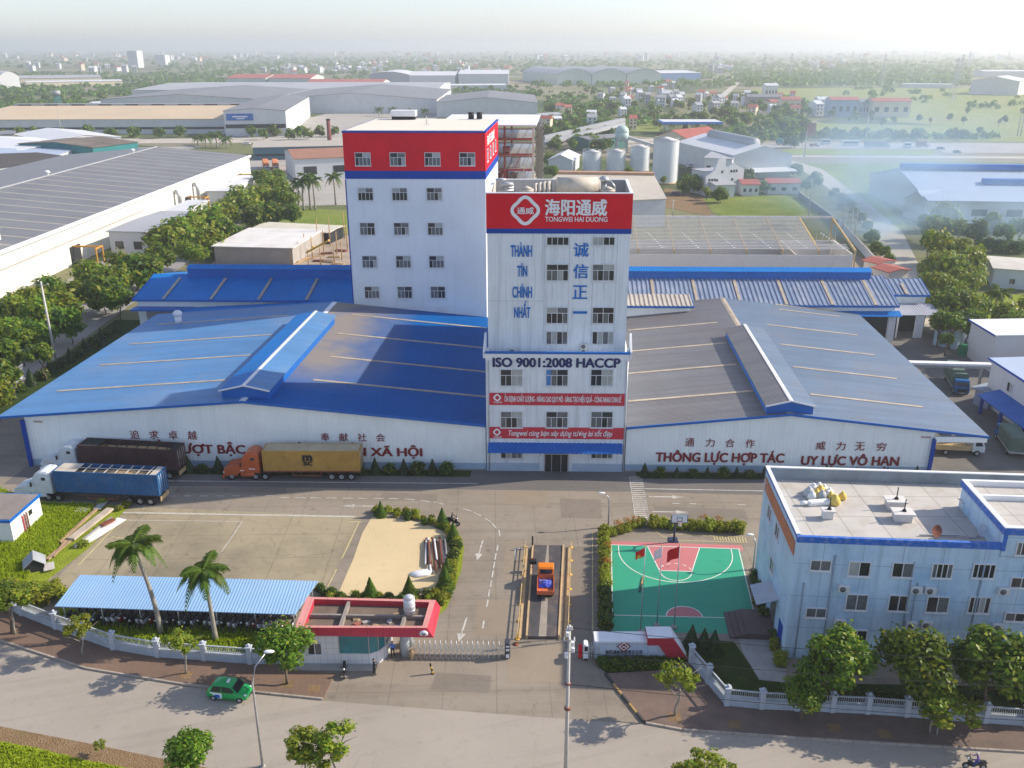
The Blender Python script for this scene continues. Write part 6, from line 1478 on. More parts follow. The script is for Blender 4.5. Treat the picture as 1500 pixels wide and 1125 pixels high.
def car(label, loc, rz, paint, name='parked_car', L=3.7, roofm=None, taxi=False, group=None):
    t = thing(name, label, 'car', loc, rz, group)
    s = L / 3.7
    st = [(-1.83, .45, .62, .60, .64, .55), (-1.78, .25, .85, .74, .9, .68), (-1.62, .22, .92, .78, 1.12, .68), (-1.25, .2, .93, .80, 1.45, .62), (-.6, .2, .92, .81, 1.52, .62), (.2, .2, .90, .81, 1.50, .62), (.55, .2, .89, .81, 1.38, .64), (1.05, .2, .87, .80, .93, .72), (1.5, .22, .80, .76, .84, .66), (1.75, .28, .66, .68, .70, .55), (1.84, .4, .55, .52, .58, .42)]
    rg = []
    for x, zl, zb, w, zr, wr in st:
        rg.append([(x * s, -w * .92, zl), (x * s, -w, zl + (zb - zl) * .45), (x * s, -w * .985, zb), (x * s, -wr, zr - .04), (x * s, -wr * .8, zr), (x * s, wr * .8, zr), (x * s, wr, zr - .04), (x * s, w * .985, zb), (x * s, w, zl + (zb - zl) * .45), (x * s, w * .92, zl)])
    mb = MB(); mb.loft(rg, 0, True, True); bo = mb.build('body', paint, t)
    def gl(pts, nm): 
        q = MB(); q.add([(x * s, y, z) for x, y, z in pts], [tuple(range(len(pts)))]); q.build(nm, m_glass, t)
    for sy in (-1, 1):
        gl([(-1.35, sy * .80, .97), (-.42, sy * .815, .96), (-.42, sy * .655, 1.44), (-1.15, sy * .66, 1.40)], 'side_window')
        gl([(-.34, sy * .815, .96), (.9, sy * .81, .93), (.45, sy * .67, 1.37), (-.34, sy * .655, 1.44)], 'side_window')
        q = MB(); q.rbox(.72 * s, .9 * s, sy * .85 - .08, sy * .85 + .08, .95, 1.08, .02); q.build('mirror', paint, t)
        q = MB(); q.sphere((1.62 * s, sy * .57, .68), .16, .14, .1, 8, 5); q.build('headlight', m_whitetxt, t)
        q = MB(); q.box(-1.80 * s, -1.74 * s, sy * .6 - .1, sy * .6 + .1, .75, 1.0); q.build('tail_light', m_banner, t)
    gl([(.60, -.62, 1.39), (.60, .62, 1.39), (1.07, .70, .965), (1.07, -.70, .965)], 'windscreen')
    gl([(-1.30, -.56, 1.43), (-1.30, .56, 1.43), (-1.66, .62, 1.12), (-1.66, -.62, 1.12)], 'rear_window')
    q = MB(); q.box(1.80 * s, 1.86 * s, -.35, .35, .35, .5); q.build('grille', m_dark, t)
    for x in (-1.17, 1.17):
        for y in (-.70, .70): wheel(t, x * s, y, .29, .2)
    if taxi:
        q = MB(); q.rbox(-.1, .1, -.22, .22, 1.5, 1.63, .03); q.build('roof_sign', m_whitetxt, t)
        for sy in (-1, 1):
            q = MB(); q.add([(x * s, sy * (.822 if z < .7 else .818), z) for x, z in ((-1.5, .9), (-.35, .86), (-.35, .33), (-.75, .33), (-1.05, .62))], [(0, 1, 2, 3, 4)]); q.build('white_decal', m_whitetxt, t)
            q = MB(); q.add([(x * s, sy * .828, z) for x, z in ((-1.0, .72), (-.55, .72), (-.5, .4), (-.85, .36), (-1.0, .5))], [(0, 1, 2, 3, 4)]); q.build('blue_decal', m_blue2, t)
            lettering('TAXI', m_whitetxt, t, ((.1 if sy < 0 else .75) * s, sy * .83, .55), (-sy, 0, 0), (0, 0, 1), .6 * s, .12, .02) if False else None
    return t
ra, rb_ = g(313, 1026), g(351.4, 1029.8); d = rb_ - ra; rz = math.atan2(d.y, d.x)
car('green taxi hatchback with white and blue door pattern driving on the street', (ra + rb_) / 2 + Vector((-d.y, d.x, 0)).normalized() * .75, rz, m_green, 'taxi', 3.65, taxi=True)

# small orange truck on the weighbridge, seen from behind
r0 = g(799, 878, .3); f0 = g(801, 822, 1.9); Lk = f0.y - r0.y
t = thing('small_truck', 'small orange pickup truck with a blue sheet in its bed, on the weighbridge', 'truck', Vector((r0.x, r0.y, .31)), rad(87.5))
body_loft([(Lk - 1.75, .35), (Lk - 1.75, 1.75), (Lk - 1.6, 1.9), (Lk - .75, 1.9), (Lk - .3, 1.25), (Lk, 1.0), (Lk + .03, .35)], .82, .1).build('cab', M('bright_orange', (.75, .20, .012), .4, .06, 1), t)
mb = MB(); mb.add([(Lk - 1.757, -.62, 1.2), (Lk - 1.757, .62, 1.2), (Lk - 1.757, .62, 1.68), (Lk - 1.757, -.62, 1.68)], [(0, 1, 2, 3)]); mb.build('rear_window', m_glass, t)
mb = MB(); mb.add([(Lk - .72, -.7, 1.87), (Lk - .72, .7, 1.87), (Lk - .3, .74, 1.28), (Lk - .3, -.74, 1.28)], [(0, 1, 2, 3)]); mb.build('windscreen', m_glass, t)
mb = MB(); sides(mb, [(Lk - 1.5, 1.2), (Lk - 1.5, 1.7), (Lk - .8, 1.7), (Lk - .45, 1.25)], .80, .012); mb.build('side_window', m_glass, t)
mob = M('faded_orange_bed', (.60, .15, .06), .6, .12, 1)
for nm, b_ in (('bed_floor', (0, Lk - 1.85, -.8, .8, .55, .62)), ('side_board', (0, Lk - 1.85, -.86, -.8, .55, 1.0)), ('side_board', (0, Lk - 1.85, .8, .86, .55, 1.0)), ('tailgate', (-.06, -.002, -.86, .86, .55, 1.0)), ('headboard', (Lk - 1.9, Lk - 1.852, -.8, .8, .62, 1.25))):
    mb = MB(); mb.box(*b_); mb.build(nm, mob, t)
mb = MB(); mb.box(-.08, Lk - .2, -.35, .35, .3, .5); mb.build('chassis', m_black, t)
for x in (.7, Lk - .8):
    for y in (-.68, .68): wheel(t, x, y, .3, .2)
mb = MB(); vs = [(1.0 + 1.45 * i / 9, -.72 + 1.44 * j / 9, .72 + .28 * math.sin(i * .35) * math.sin(j * .36) + R.uniform(-.05, .07)) for i in range(10) for j in range(10)]
mb.add(vs, [(i * 10 + j, (i + 1) * 10 + j, (i + 1) * 10 + j + 1, i * 10 + j + 1) for i in range(9) for j in range(9)], 0, True)
tag(mb.build('blue_tarpaulin', M('blue_white_sheet', (.02, .04, .38), .5, .3, 2, stain=((.6, .62, .68), .8, 2.2)), None, t.location, (0, 0, rad(87.5))), 'crumpled blue and white sheet lying in the orange truck bed', 'tarpaulin')

def box_truck(label, rear, front, cabm, bodym, H=3.0, kind='tarp', name='lorry', group=None, W=2.3):
    d = front - rear; L = d.length
    t = thing(name, label, 'truck' if kind != 'bus' else 'bus', rear, math.atan2(d.y, d.x), group)
    hw = W / 2
    if kind == 'bus':
        body_loft([(0, .5), (0, H - .15), (.15, H), (L - .4, H), (L - .1, H - .5), (L, 1.2), (L, .45)], hw, .1).build('body', cabm, t)
        mb = MB(); sides(mb, [(.4, 1.35), (.4, H - .5), (L - .6, H - .5), (L - .5, 1.35)], hw, .006); mb.build('side_window', m_glass, t)
        mb = MB(); mb.add([(L + .01, -hw + .2, 1.3), (L + .01, hw - .2, 1.3), (L - .09, hw - .25, H - .5), (L - .09, -hw + .25, H - .5)], [(0, 1, 2, 3)]); mb.build('windscreen', m_glass, t)
    else:
        body_loft([(L - 1.7, .6), (L - 1.7, 2.25), (L - 1.5, 2.4), (L - .6, 2.4), (L - .12, 1.55), (L, 1.3), (L, .5)], hw * .93, .1).build('cab', cabm, t)
        mb = MB(); sides(mb, [(L - 1.35, 1.45), (L - 1.35, 2.1), (L - .65, 2.1), (L - .35, 1.5)], hw * .92, .012); mb.build('side_window', m_glass, t)
        mb = MB(); mb.add([(L - .57, -hw * .8, 2.33), (L - .57, hw * .8, 2.33), (L - .10, hw * .84, 1.56), (L - .10, -hw * .84, 1.56)], [(0, 1, 2, 3)]); mb.build('windscreen', m_glass, t)
        mb = MB(); mb.box(L, L + .04, -hw * .6, hw * .6, .7, 1.15); mb.build('grille', m_dark, t)
        mb = MB()
        if kind == 'tarp':
            rgs = []
            n = 7
            for k in range(n + 1):
                x = (L - 1.9) * k / n; q = .03 if k % 2 else 0
                rgs.append([(x, -hw, 1.0), (x, -hw + q, H - .3 - q), (x, -hw + .25, H - q), (x, hw - .25, H - q), (x, hw - q, H - .3 - q), (x, hw, 1.0)])
            mb.loft(rgs); mb.build('tarpaulin_cover', bodym, t)
            mb = MB(); mb.box(-.03, L - 1.9, -hw - .03, hw + .03, .75, 1.25) if False else mb.box(-.03, L - 1.87, -hw - .03, hw + .03, .7, .998); mb.build('load_bed', m_steel, t)
        else:
            mb.box(0, L - 1.85, -hw, hw, .8, .95); mb.box(0, L - 1.85, -hw, -hw + .06, .953, 1.5); mb.box(0, L - 1.85, hw - .06, hw, .953, 1.5); mb.box(0, .06, -hw + .063, hw - .063, .953, 1.5); mb.build('load_bed', bodym, t)
    mb = MB(); mb.box(.1, L - .3, -.4, .4, .5, .695); mb.build('chassis', m_black, t)
    for x in (1.3, L - 1.0):
        for y in (-hw + .16, hw - .16): wheel(t, x, y, .42, .26)
    return t
m_gtarp = M('green_tarpaulin', (.10, .155, .12), .7, .15, .8); m_bcab = M('blue_cab_paint', (.02, .13, .33), .4, .1, 1)
box_truck('covered lorry with blue cab and green tarpaulin in the right side yard', g(1391, 553), g(1408, 580), m_bcab, m_gtarp, 3.1)
box_truck('dark green covered lorry at the right edge, seen from behind', g(1490, 672), g(1467, 640), m_bcab, m_gtarp, 3.0)
box_truck('white flatbed lorry under the open right bay of the front warehouse', g(1366, 661), g(1437, 664), m_wcab, m_tan, 2.4, 'flat')
for i, x in enumerate((348, 372)):
    box_truck(('orange covered lorry beyond the long white warehouse, left of two', 'orange covered lorry beyond the long white warehouse, right of two')[i], g(397 + i * 14 - 8, 244), g(391 + i * 14, 252), m_wcab, M('orange_tarp_%s' % 'ab'[i], (.6, .2, .06), .7, .1, 1), 3.6, W=2.6)
hv = [(1137, 1150, 212, 'tarp', M('teal_cover', (.03, .22, .2), .7, .1), 'green covered truck at the left end of the highway traffic'), (1186, 1200, 214.5, 'flat', m_rust, 'flatbed truck with white cab on the highway left of the buses'), (1202, 1216, 211.5, 'bus', None, 'short white bus on the highway behind the flatbed'),
      (1233, 1257, 213.5, 'bus', None, 'long white coach in the middle of the highway'), (1266, 1303, 216, 'tarp', M('grey_cover', (.2, .22, .25), .7, .1), 'long grey covered truck with white cab on the highway'), (1342, 1360, 215.5, 'tarp', m_rust, 'rust red covered truck right of the grey truck on the highway'), (1322, 1334, 216.5, 'bus', None, 'small white van between two trucks on the highway')]
for x0, x1, y, k, bm, lab in hv: box_truck(lab, g(x0, y), g(x1, y), m_wcab, bm, 3.4 if k == 'tarp' else 3.0, k, 'highway_truck' if k != 'bus' else 'highway_bus', 'traffic on the highway', 2.5)
cp = [M('silver_car_paint', (.55, .56, .57), .3, .05, 1, coat=.4), M('white_car_paint', (.72, .72, .71), .3, .05, 1, coat=.4), M('dark_car_paint', (.03, .04, .06), .3, .1, 1, coat=.4)]
for x, y, k, rz, lab in ((1167, 213, 1, 0, 'white car on the highway behind the teal truck'), (1378, 219, 2, 0, 'dark car on the highway near the right edge'), (1402, 224, 2, .1, 'dark car on the service road below the highway'), (205, 338, 0, 1.5, 'silver car parked under the trees by the white warehouse'), (991, 286, 2, .1, 'dark car parked below the tall white silo'), (362, 212, 1, .2, 'white car passing behind the palm group'), (1012, 245, 1, .4, 'white car beside the white hall')):
    car(lab, g(x, y), rz, cp[k], 'parked_car' if y > 230 else 'passing_car', 4.4)

# ------------------------------------------------------------------ motorbikes
def motorbike(label, loc, rz, paint, group=None, cat='motorbike'):
    t = thing('motorbike', label, cat, loc, rz, group)
    mb = MB(); rg = []
    for x, z0, z1, w in ((-.85, .62, .7, .05), (-.55, .5, .78, .13), (-.1, .42, .72, .13), (.1, .28, .5, .16), (.38, .3, .75, .1), (.5, .5, 1.0, .12), (.58, .7, .98, .06)):
        rg.append([(x, -w, z0), (x, w, z0), (x, w * .8, z1), (x, -w * .8, z1)])
    mb.loft(rg, 0, True, True); mb.build('body', paint, t)
    mb = MB(); mb.rbox(-.75, .0, -.13, .13, .76, .84, .03); mb.build('seat', m_black, t)
    mb = MB(); mb.bar((.42, -.33, 1.03), (.42, .33, 1.03), .035, .035); mb.bar((.42, 0, 1.03), (.66, 0, .3), .05, .05); mb.bar((.4, -.25, 1.0), (.36, -.27, 1.2), .03, .03); mb.bar((.4, .25, 1.0), (.36, .27, 1.2), .03, .03); mb.build('handlebar', m_dark, t)
    mb = MB(); mb.sphere((.56, 0, .92), .09, .1, .09, 8, 5); mb.build('headlight', m_whitetxt, t)
    for x in (-.6, .66): wheel(t, x, 0, .28, .1)
    return t
mp = [M('bike_' + n_, c_, .35, .1, 2, coat=.3) for n_, c_ in (('black', (.02, .02, .025)), ('red', (.35, .02, .03)), ('silver', (.5, .51, .53)), ('blue', (.03, .08, .3)), ('white', (.65, .66, .68)))]
bn_ = ('black', 'red', 'silver', 'blue', 'white')
protos = []
for i in range(38):
    s_ = i / 37; p = rA.lerp(rB, .02 + .95 * s_); k = R.choices(range(5), [5, 2, 3, 2, 2])[0] if i > 4 else i
    p = Vector((p.x, p.y + .9 + R.uniform(-.2, .25), 0)); rz = rad(-95) + R.uniform(-.15, .15)
    lab = bn_[k] + ' motorbike in the row parked under the pale blue shed roof'
    if i < 5: protos.append(motorbike(lab, p, rz, mp[k], 'motorbikes parked under the shed'))
    else: dup(protos[k], p, rz, lab, 'motorbikes parked under the shed')
for i in range(30):
    s_ = i / 29; p = rA.lerp(rB, .03 + .93 * s_); k = R.choices(range(5), [5, 2, 3, 2, 2])[0]
    dup(protos[k], Vector((p.x + .2, p.y + 3.3 + R.uniform(-.2, .2), 0)), rad(88) + R.uniform(-.12, .12), bn_[k] + ' motorbike in the rear row under the shed roof', 'motorbikes in the rear row of the shed')
dup(protos[0], g(505, 987), rad(-82), 'black motorbike parked in front of the guard house wall', None)['group'] = 'motorbikes by the gate'
# ------------------------------------------------------------------ people
m_skin = M('skin', (.42, .25, .17), .6, .05, 3)
m_hair = M('black_hair', (.012, .011, .012), .6, .1, 3)
def person(label, loc, rz, shirt, trousers, pose='stand', shoes=None, hat=None):
    """body grown as one skinned surface over a joint skeleton"""
    J = {}; E_ = []
    def j(n, p, r, par=None): J[n] = (Vector(p), r); (E_.append((par, n)) if par else None)
    sit = pose == 'ride'
    hz0 = .78 if sit else .92
    fw = .10 if sit else 0
    j('pel', (0, 0, hz0), (.13, .10)); j('spine', (0, .0 + fw * .5, hz0 + .22), (.13, .09), 'pel'); j('chest', (0, fw, hz0 + .40), (.16, .10), 'spine'); j('neck', (0, fw * 1.3, hz0 + .55), (.055, .055), 'chest'); j('head', (0, fw * 1.5 + .01, hz0 + .64), (.075, .085), 'neck'); j('crown', (0, fw * 1.5, hz0 + .74), (.07, .08), 'head')
    for s_, n in ((-1, 'l'), (1, 'r')):
        if sit:
            j('hip' + n, (s_ * .10, .05, hz0 - .02), (.085, .085), 'pel'); j('kn' + n, (s_ * .17, .42, hz0 - .10), (.062, .062), 'hip' + n); j('an' + n, (s_ * .17, .30, .36), (.042, .042), 'kn' + n); j('toe' + n, (s_ * .17, .45, .32), (.038, .035), 'an' + n)
            j('sh' + n, (s_ * .18, fw, hz0 + .45), (.055, .055), 'chest'); j('el' + n, (s_ * .27, fw + .22, hz0 + .25), (.042, .042), 'sh' + n); j('wr' + n, (s_ * .28, fw + .40, hz0 + .26), (.03, .03), 'el' + n); j('pa' + n, (s_ * .28, fw + .47, hz0 + .26), (.034, .022), 'wr' + n)
        else:
            k = .05 * s_
            j('hip' + n, (s_ * .09, 0, .88), (.085, .085), 'pel'); j('kn' + n, (s_ * .11, .02 + k, .49), (.06, .06), 'hip' + n); j('an' + n, (s_ * .12, -.02 + k, .09), (.042, .042), 'kn' + n); j('toe' + n, (s_ * .13, .14 + k, .04), (.04, .033), 'an' + n)
            j('sh' + n, (s_ * .18, 0, 1.36), (.055, .055), 'chest')
            if pose == 'phone': j('el' + n, (s_ * .24, .06, 1.10), (.042, .042), 'sh' + n); j('wr' + n, (s_ * .12, .25, 1.16), (.03, .03), 'el' + n); j('pa' + n, (s_ * .08, .31, 1.19), (.034, .022), 'wr' + n)
            else: j('el' + n, (s_ * .25, -.02, 1.09), (.042, .042), 'sh' + n); j('wr' + n, (s_ * .27, .04, .85), (.03, .03), 'el' + n); j('pa' + n, (s_ * .27, .06, .78), (.022, .034), 'wr' + n)
    names = list(J); me = bpy.data.meshes.new('body')
    me.from_pydata([J[n][0] for n in names], [(names.index(a), names.index(b)) for a, b in E_], [])
    o = bpy.data.objects.new('body', me); COL.objects.link(o)
    sk = o.modifiers.new('skin', 'SKIN'); ss = o.modifiers.new('sub', 'SUBSURF'); ss.levels = 1; ss.render_levels = 1
    for i, n in enumerate(names): me.skin_vertices[0].data[i].radius = J[n][1]
    me.skin_vertices[0].data[0].use_root = True
    dg = bpy.context.evaluated_depsgraph_get(); dg.update()
    m2 = bpy.data.meshes.new_from_object(o.evaluated_get(dg)); bpy.data.objects.remove(o)
    V = [tuple(v.co) for v in m2.vertices]; mb = MB()
    fs, ms = [], []
    for p in m2.polygons:
        c = p.center; n = min(names, key=lambda q: (J[q][0] - c).length - J[q][1][0])
        k = n[:2]
        mat = 0 if n in ('neck', 'head', 'crown') or k in ('wr', 'pa') else 1 if n in ('spine', 'chest') or k in ('sh', 'el') else 3 if k == 'to' or (k == 'an' and c.z < .1) else 2
        mb.f.append(tuple(p.vertices)); mb.m.append(mat); mb.sm.append(True)
    mb.v = V
    for n in ('l', 'r'):
        w, p = J['wr' + n][0], J['pa' + n][0]; d = (p - w).normalized(); sd_ = d.cross(Vector((0, 0, 1)) if abs(d.z) < .8 else Vector((1, 0, 0))).normalized()
        for q, ln in ((-.027, .06), (-.009, .075), (.009, .07), (.027, .055)):
            b0 = p + d * .01 + sd_ * q; b1 = b0 + d * ln * .6; b2 = b1 + (d * .7 + Vector((0, 0, -.5))) * ln * .45
            mb.tube([b0, b1, b2], [.009, .008, .006], 5, 0)
        b0 = w.lerp(p, .6) + sd_ * .03; mb.tube([b0, b0 + sd_ * .03 + d * .02, b0 + sd_ * .035 + d * .05], [.01, .009, .007], 5, 0)
    h = J['head'][0]
    mb.sphere(h + Vector((0, .085, .02)), .012, .02, .022, 6, 4, 0)
    for s_ in (-1, 1): mb.sphere(h + Vector((s_ * .03, .078, .045)), .009, .008, .007, 6, 4, 4); mb.sphere(h + Vector((s_ * .08, 0, .03)), .012, .02, .03, 6, 4, 0)
    mb.add([h + Vector((-.022, .084, -.025)), h + Vector((.022, .084, -.025)), h + Vector((.02, .086, -.034)), h + Vector((-.02, .086, -.034))], [(0, 1, 2, 3)], 4)
    bpy.data.meshes.remove(m2)
    b = mb.build('person', [m_skin, shirt, trousers, shoes or m_black, m_hair], None, loc, (0, 0, rz - rad(90)))
    tag(b, label, 'person')
    q = MB(); q.sphere(h + Vector((0, -.012, .075)), .092, .102, .075, 12, 6)
    q.build('hair' if hat is None else 'helmet', hat or m_hair, b)
    return b
m_bsh = M('blue_shirt', (.10, .22, .60), .8, .08, 4); m_wsh = M('white_shirt', (.62, .60, .58), .8, .06, 4); m_bk = M('black_cloth', (.018, .018, .022), .85, .1, 4); m_jean = M('blue_jeans', (.04, .09, .26), .85, .12, 4)
person('man in a bright blue shirt and black trousers standing beside the guard house', g(575.5, 962), rad(80), m_bsh, m_bk)
person('man in a pale shirt and dark trousers standing in the guard house shade', g(563, 959.5), rad(-60), m_wsh, m_bk)
person('person dressed in black looking at their hands at the guard house corner', g(548.5, 988), rad(20), m_bk, m_bk, 'phone')
def rider(label, blabel, p, rz, paint, shirt, trousers, hat):
    b = motorbike(blabel, p, rz, paint)
    person(label, p + Vector((math.cos(rz), math.sin(rz), 0)) * -.18, rz, shirt, trousers, 'ride', None, hat)
rider('rider in dark clothes on the scooter passing the curved hedge', 'dark scooter being ridden past the curved hedge', g(663.5, 768.5), rad(-25), mp[0], m_bk, m_bk, m_hair)
rider('rider in a purple shirt, jeans and white scarf on the black motorbike', 'black motorbike being ridden along the street at the lower right', g(1427, 1126), rad(172), mp[0], M('purple_shirt', (.2, .12, .35), .8, .1, 4), m_jean, m_wsh)
# ------------------------------------------------------------------ plants
def crown_mb(seed, n, leaf, nb=14, flat=.85, spread=1.0, mats=2, droop=0.0, rb=(.30, .48), hollow=.6, fill=.12):
    """unit crown: leaf-sized faces in clumps on branches spread through a lumpy volume, gaps between them"""
    rr = random.Random(seed); mb = MB(); bl = []
    for k in range(nb):
        a = 2 * math.pi * (k * .618 + rr.random() * .2); h = rr.uniform(-.75, .9); q = math.sqrt(max(0, 1 - h * h)) * rr.uniform(.35, .78) * spread
        bl.append((Vector((q * math.cos(a), q * math.sin(a), h * .62 * flat)), rr.uniform(*rb)))
    bl.append((Vector((0, 0, .35 * flat)), .5))
    vs = []; fs = []; ms = []
    for i in range(n):
        c, r = rr.choice(bl)
        d = Vector((rr.gauss(0, 1), rr.gauss(0, 1), rr.gauss(0, 1))).normalized()
        w_ = rr.random()
        if w_ < .07: p = c + d * r * rr.uniform(1.05, 1.4)
        elif w_ < fill + .07: p = c + d * r * rr.random()
        else: p = c + d * r * rr.uniform(hollow, 1.05) * Vector((1, 1, .8)).length / 1.62
        nrm = (d + Vector((rr.gauss(0, .5), rr.gauss(0, .5), rr.gauss(0, .5) + .45))).normalized()
        a = nrm.orthogonal().normalized(); a.rotate(Matrix.Rotation(rr.uniform(0, 6.28), 3, nrm)); b = nrm.cross(a)
        s_ = leaf * rr.uniform(.6, 1.25); e = Vector((0, 0, -droop * s_))
        k = len(vs)
        vs += [p - a * s_, p - b * s_ * .55 + e * .3, p + a * s_ + e, p + b * s_ * .55 + e * .3]
        fs.append((k, k + 1, k + 2, k + 3)); ms.append(rr.choices(range(3), [52, 34, 14])[0])
    mb.v = [tuple(v) for v in vs]; mb.f = fs; mb.m = ms; mb.sm = [False] * len(fs)
    return mb
def trunk_mb(seed, h, r, limbs=5, top=1.0, wob=.05):
    """unit-height trunk (0..h) with limbs reaching into a crown of radius top"""
    rr = random.Random(seed); mb = MB()
    pts = [(rr.uniform(-wob, wob) * k, rr.uniform(-wob, wob) * k, h * k / 4) for k in range(5)]
    mb.tube(pts, [r * 1.25, r, r * .9, r * .8, r * .6], 7)
    for k in range(limbs):
        a = 2 * math.pi * k / limbs + rr.uniform(-.4, .4); z = h * rr.uniform(.55, .9); L = top * rr.uniform(.5, .8)
        b = Vector((0, 0, z)); m_ = b + Vector((math.cos(a) * L * .45, math.sin(a) * L * .45, L * .45)); e = b + Vector((math.cos(a) * L, math.sin(a) * L, L * .75))
        mb.tube([b, m_, e], [r * .5, r * .34, r * .14], 5)
    return mb
NEAR = [crown_mb(100 + k, 4200, .078, 18, .85, 1.05, rb=(.2, .42)).mesh('crown', [m_leafN, m_leafD, m_leafY]) for k in range(3)]
NEARD = [crown_mb(120 + k, 4800, .075, 18, .9, 1.0, rb=(.2, .44), fill=.2).mesh('crown', [m_leafD, m_leafN, m_leafY]) for k in range(3)]
SPARSE = [crown_mb(140 + k, 1700, .085, 13, .8, 1.1, rb=(.16, .30), fill=.3).mesh('crown', [m_leafY, m_leafN, m_leafY]) for k in range(3)]
MID = [crown_mb(160 + k, 1500, .13, 13, .85).mesh('crown', [m_leafN, m_leafY, m_leafY]) for k in range(4)]
MIDD = [crown_mb(170 + k, 1500, .13, 13, .85).mesh('crown', [m_leafD, m_leafN, m_leafY]) for k in range(3)]
FAR = [crown_mb(180 + k, 260, .27, 9, .8, fill=.25).mesh('crown', [m_leafD, m_leafN, m_leafY]) for k in range(4)]
TR = [trunk_mb(200 + k, 1.0, .035, 5, .8).mesh('trunk', m_bark) for k in range(3)]
TRP = [trunk_mb(210 + k, 1.0, .028, 5, .8, .03).mesh('trunk', m_barkp) for k in range(2)]
def tree(label, base, zc, r, kind, name='tree', group=None, trunk=None, rzs=None, squash=1.0):
    """base on the ground, crown centre height zc, crown radius r"""
    t = thing(name, label, 'tree', base, R.uniform(0, 6.28), group)
    tm = R.choice(trunk or TR); s_ = max(zc - r * .35, r * .3)
    link('trunk', tm, t, None, None, (s_, s_, s_))
    link('crown', R.choice(kind), t, (0, 0, zc), None, (r * R.uniform(1.1, 1.26), r * R.uniform(1.1, 1.26), r * 1.15 * squash))
    return t
def tree_c(label, cx, cy, rp, zc, kind, **k):
    p = g(cx, cy, zc); t_ = (CAM_H - zc) / (_s - (562.5 - cy) / 1312 * _c); r = rp * t_ / 1312
    return tree(label, Vector((p.x, p.y, 0)), zc, r, kind, **k)
# --- near trees
for i, (bx, by, cx, cy, rp, kd, lab) in enumerate((
    (1217, 1036, 1213, 962, 54, NEARD, 'large round dark tree nearest the left corner of the office block'), (1330, 1046, 1328, 972, 58, NEARD, 'large round tree under the middle of the office front'), (1440, 1052, 1436, 968, 62, NEARD, 'largest round tree under the right part of the office front'), (1515, 1056, 1512, 965, 50, NEARD, 'round tree cut by the right edge beside the office block'))):
    b = g(bx, by); zc = zat(b.y, cy); r = .93 * rp * ((b.y * _c - (zc - CAM_H) * _s) / 1312); tree(lab, b, zc, r, kd, 'round_tree', 'round trees before the office block', squash=.92)
for bx, by, cx, cy, rp, kd, lab, sq_ in ((1172, 1058, 1176, 1016, 30, NEAR, 'small bright green tree on the pavement left of the big round trees', .9), (1372, 1078, 1360, 1034, 46, SPARSE, 'spreading feathery tree overhanging the pavement under the round trees', .5), (1362, 1076, 1352, 1024, 34, SPARSE, 'airy young tree tucked behind the feathery tree on the pavement', .7),
    (988, 1050, 984, 990, 31, SPARSE, 'thin sparse tree on the pavement before the sign wall', .95), (23, 930, 22, 876, 40, SPARSE, 'umbrella-shaped sparse tree at the left edge by the wall', .55), (18, 928, 30, 872, 30, NEAR, 'bushy tree behind the umbrella tree at the left edge', .6), (122, 962, 120, 918, 22, SPARSE, 'slender young tree on the pavement below the shed corner', .9),
    (273, 988, 272, 938, 24, SPARSE, 'slender tree on the pavement between the palms and the street', .95), (421, 1003, 402, 946, 40, NEAR, 'dense dark street tree left of the guard house', .85), (285, 1150, 286, 1100, 33, NEAR, 'round bush-like tree on the near verge of the street', .85),
    (450, 1150, 440, 1090, 34, SPARSE, 'wide twisted tree on the near verge, left of the lamp foot', .75), (495, 1155, 492, 1082, 34, SPARSE, 'wide twisted tree on the near verge, with branches to the right', .75), (470, 1152, 470, 1098, 36, SPARSE, 'dark twisted tree trunk group between the two wide verge trees', .6), (1035, 1175, 1035, 1118, 36, SPARSE, 'tree top rising at the bottom edge right of the power pole', .6), (1000, 1180, 995, 1135, 25, SPARSE, 'small tree top at the bottom edge beside the power pole', .6), (150, 1106, 152, 1094, 9, SPARSE, 'thin sapling on the earth verge at the lower left', 1.2)):
    b = g(bx, by); zc = max(1.0, zat(b.y, cy)); t_ = (b.y * _c - (zc - CAM_H) * _s); o = g(cx, by); r = rp * t_ / 1312
    tr = tree(lab, b, zc, r, kd, 'street_tree', None, TRP if kd is SPARSE else TR, squash=sq_)
# --- palms
def frond_mb(L, seed, lean=1.0):
    rr = random.Random(seed); mb = MB(); n = 17; pts = []
    for i in range(n + 1):
        s_ = i / n; pts.append(Vector((L * (s_ - .12 * s_ ** 3) * .92, 0, L * (.55 * s_ - .95 * lean * s_ ** 2.1))))
    mb.tube(pts, [.035 * (1 - .8 * i / n) for i in range(n + 1)], 4)
    for i in range(2, n + 1):
        p = pts[i]; d = (pts[min(i + 1, n)] - pts[i - 1]).normalized(); w = L * .30 * math.sin(math.pi * min(1, .15 + .85 * i / n) * .93) + .08
        for s_ in (-1, 1):
            for q in (0, .5):
                b = p - d * q * L / n; a = (d * .75 + Vector((0, s_ * 1.0, -.28 + rr.uniform(-.2, .12)))).normalized(); e = b + a * w * rr.uniform(.85, 1.1) + Vector((0, 0, -w * .22)); m_ = b + a * w * .5; wd = d * .045 * L / 2.2
                mb.add([b - wd, b + wd, m_ + wd * 1.1, e, m_ - wd * 1.1], [(0, 1, 2, 3, 4)], 1)
    return mb
FROND = [frond_mb(2.9, 300 + k, l_).mesh('frond', [m_leafN, m_palm]) for k, l_ in enumerate((.35, .75, 1.15, 1.5))]
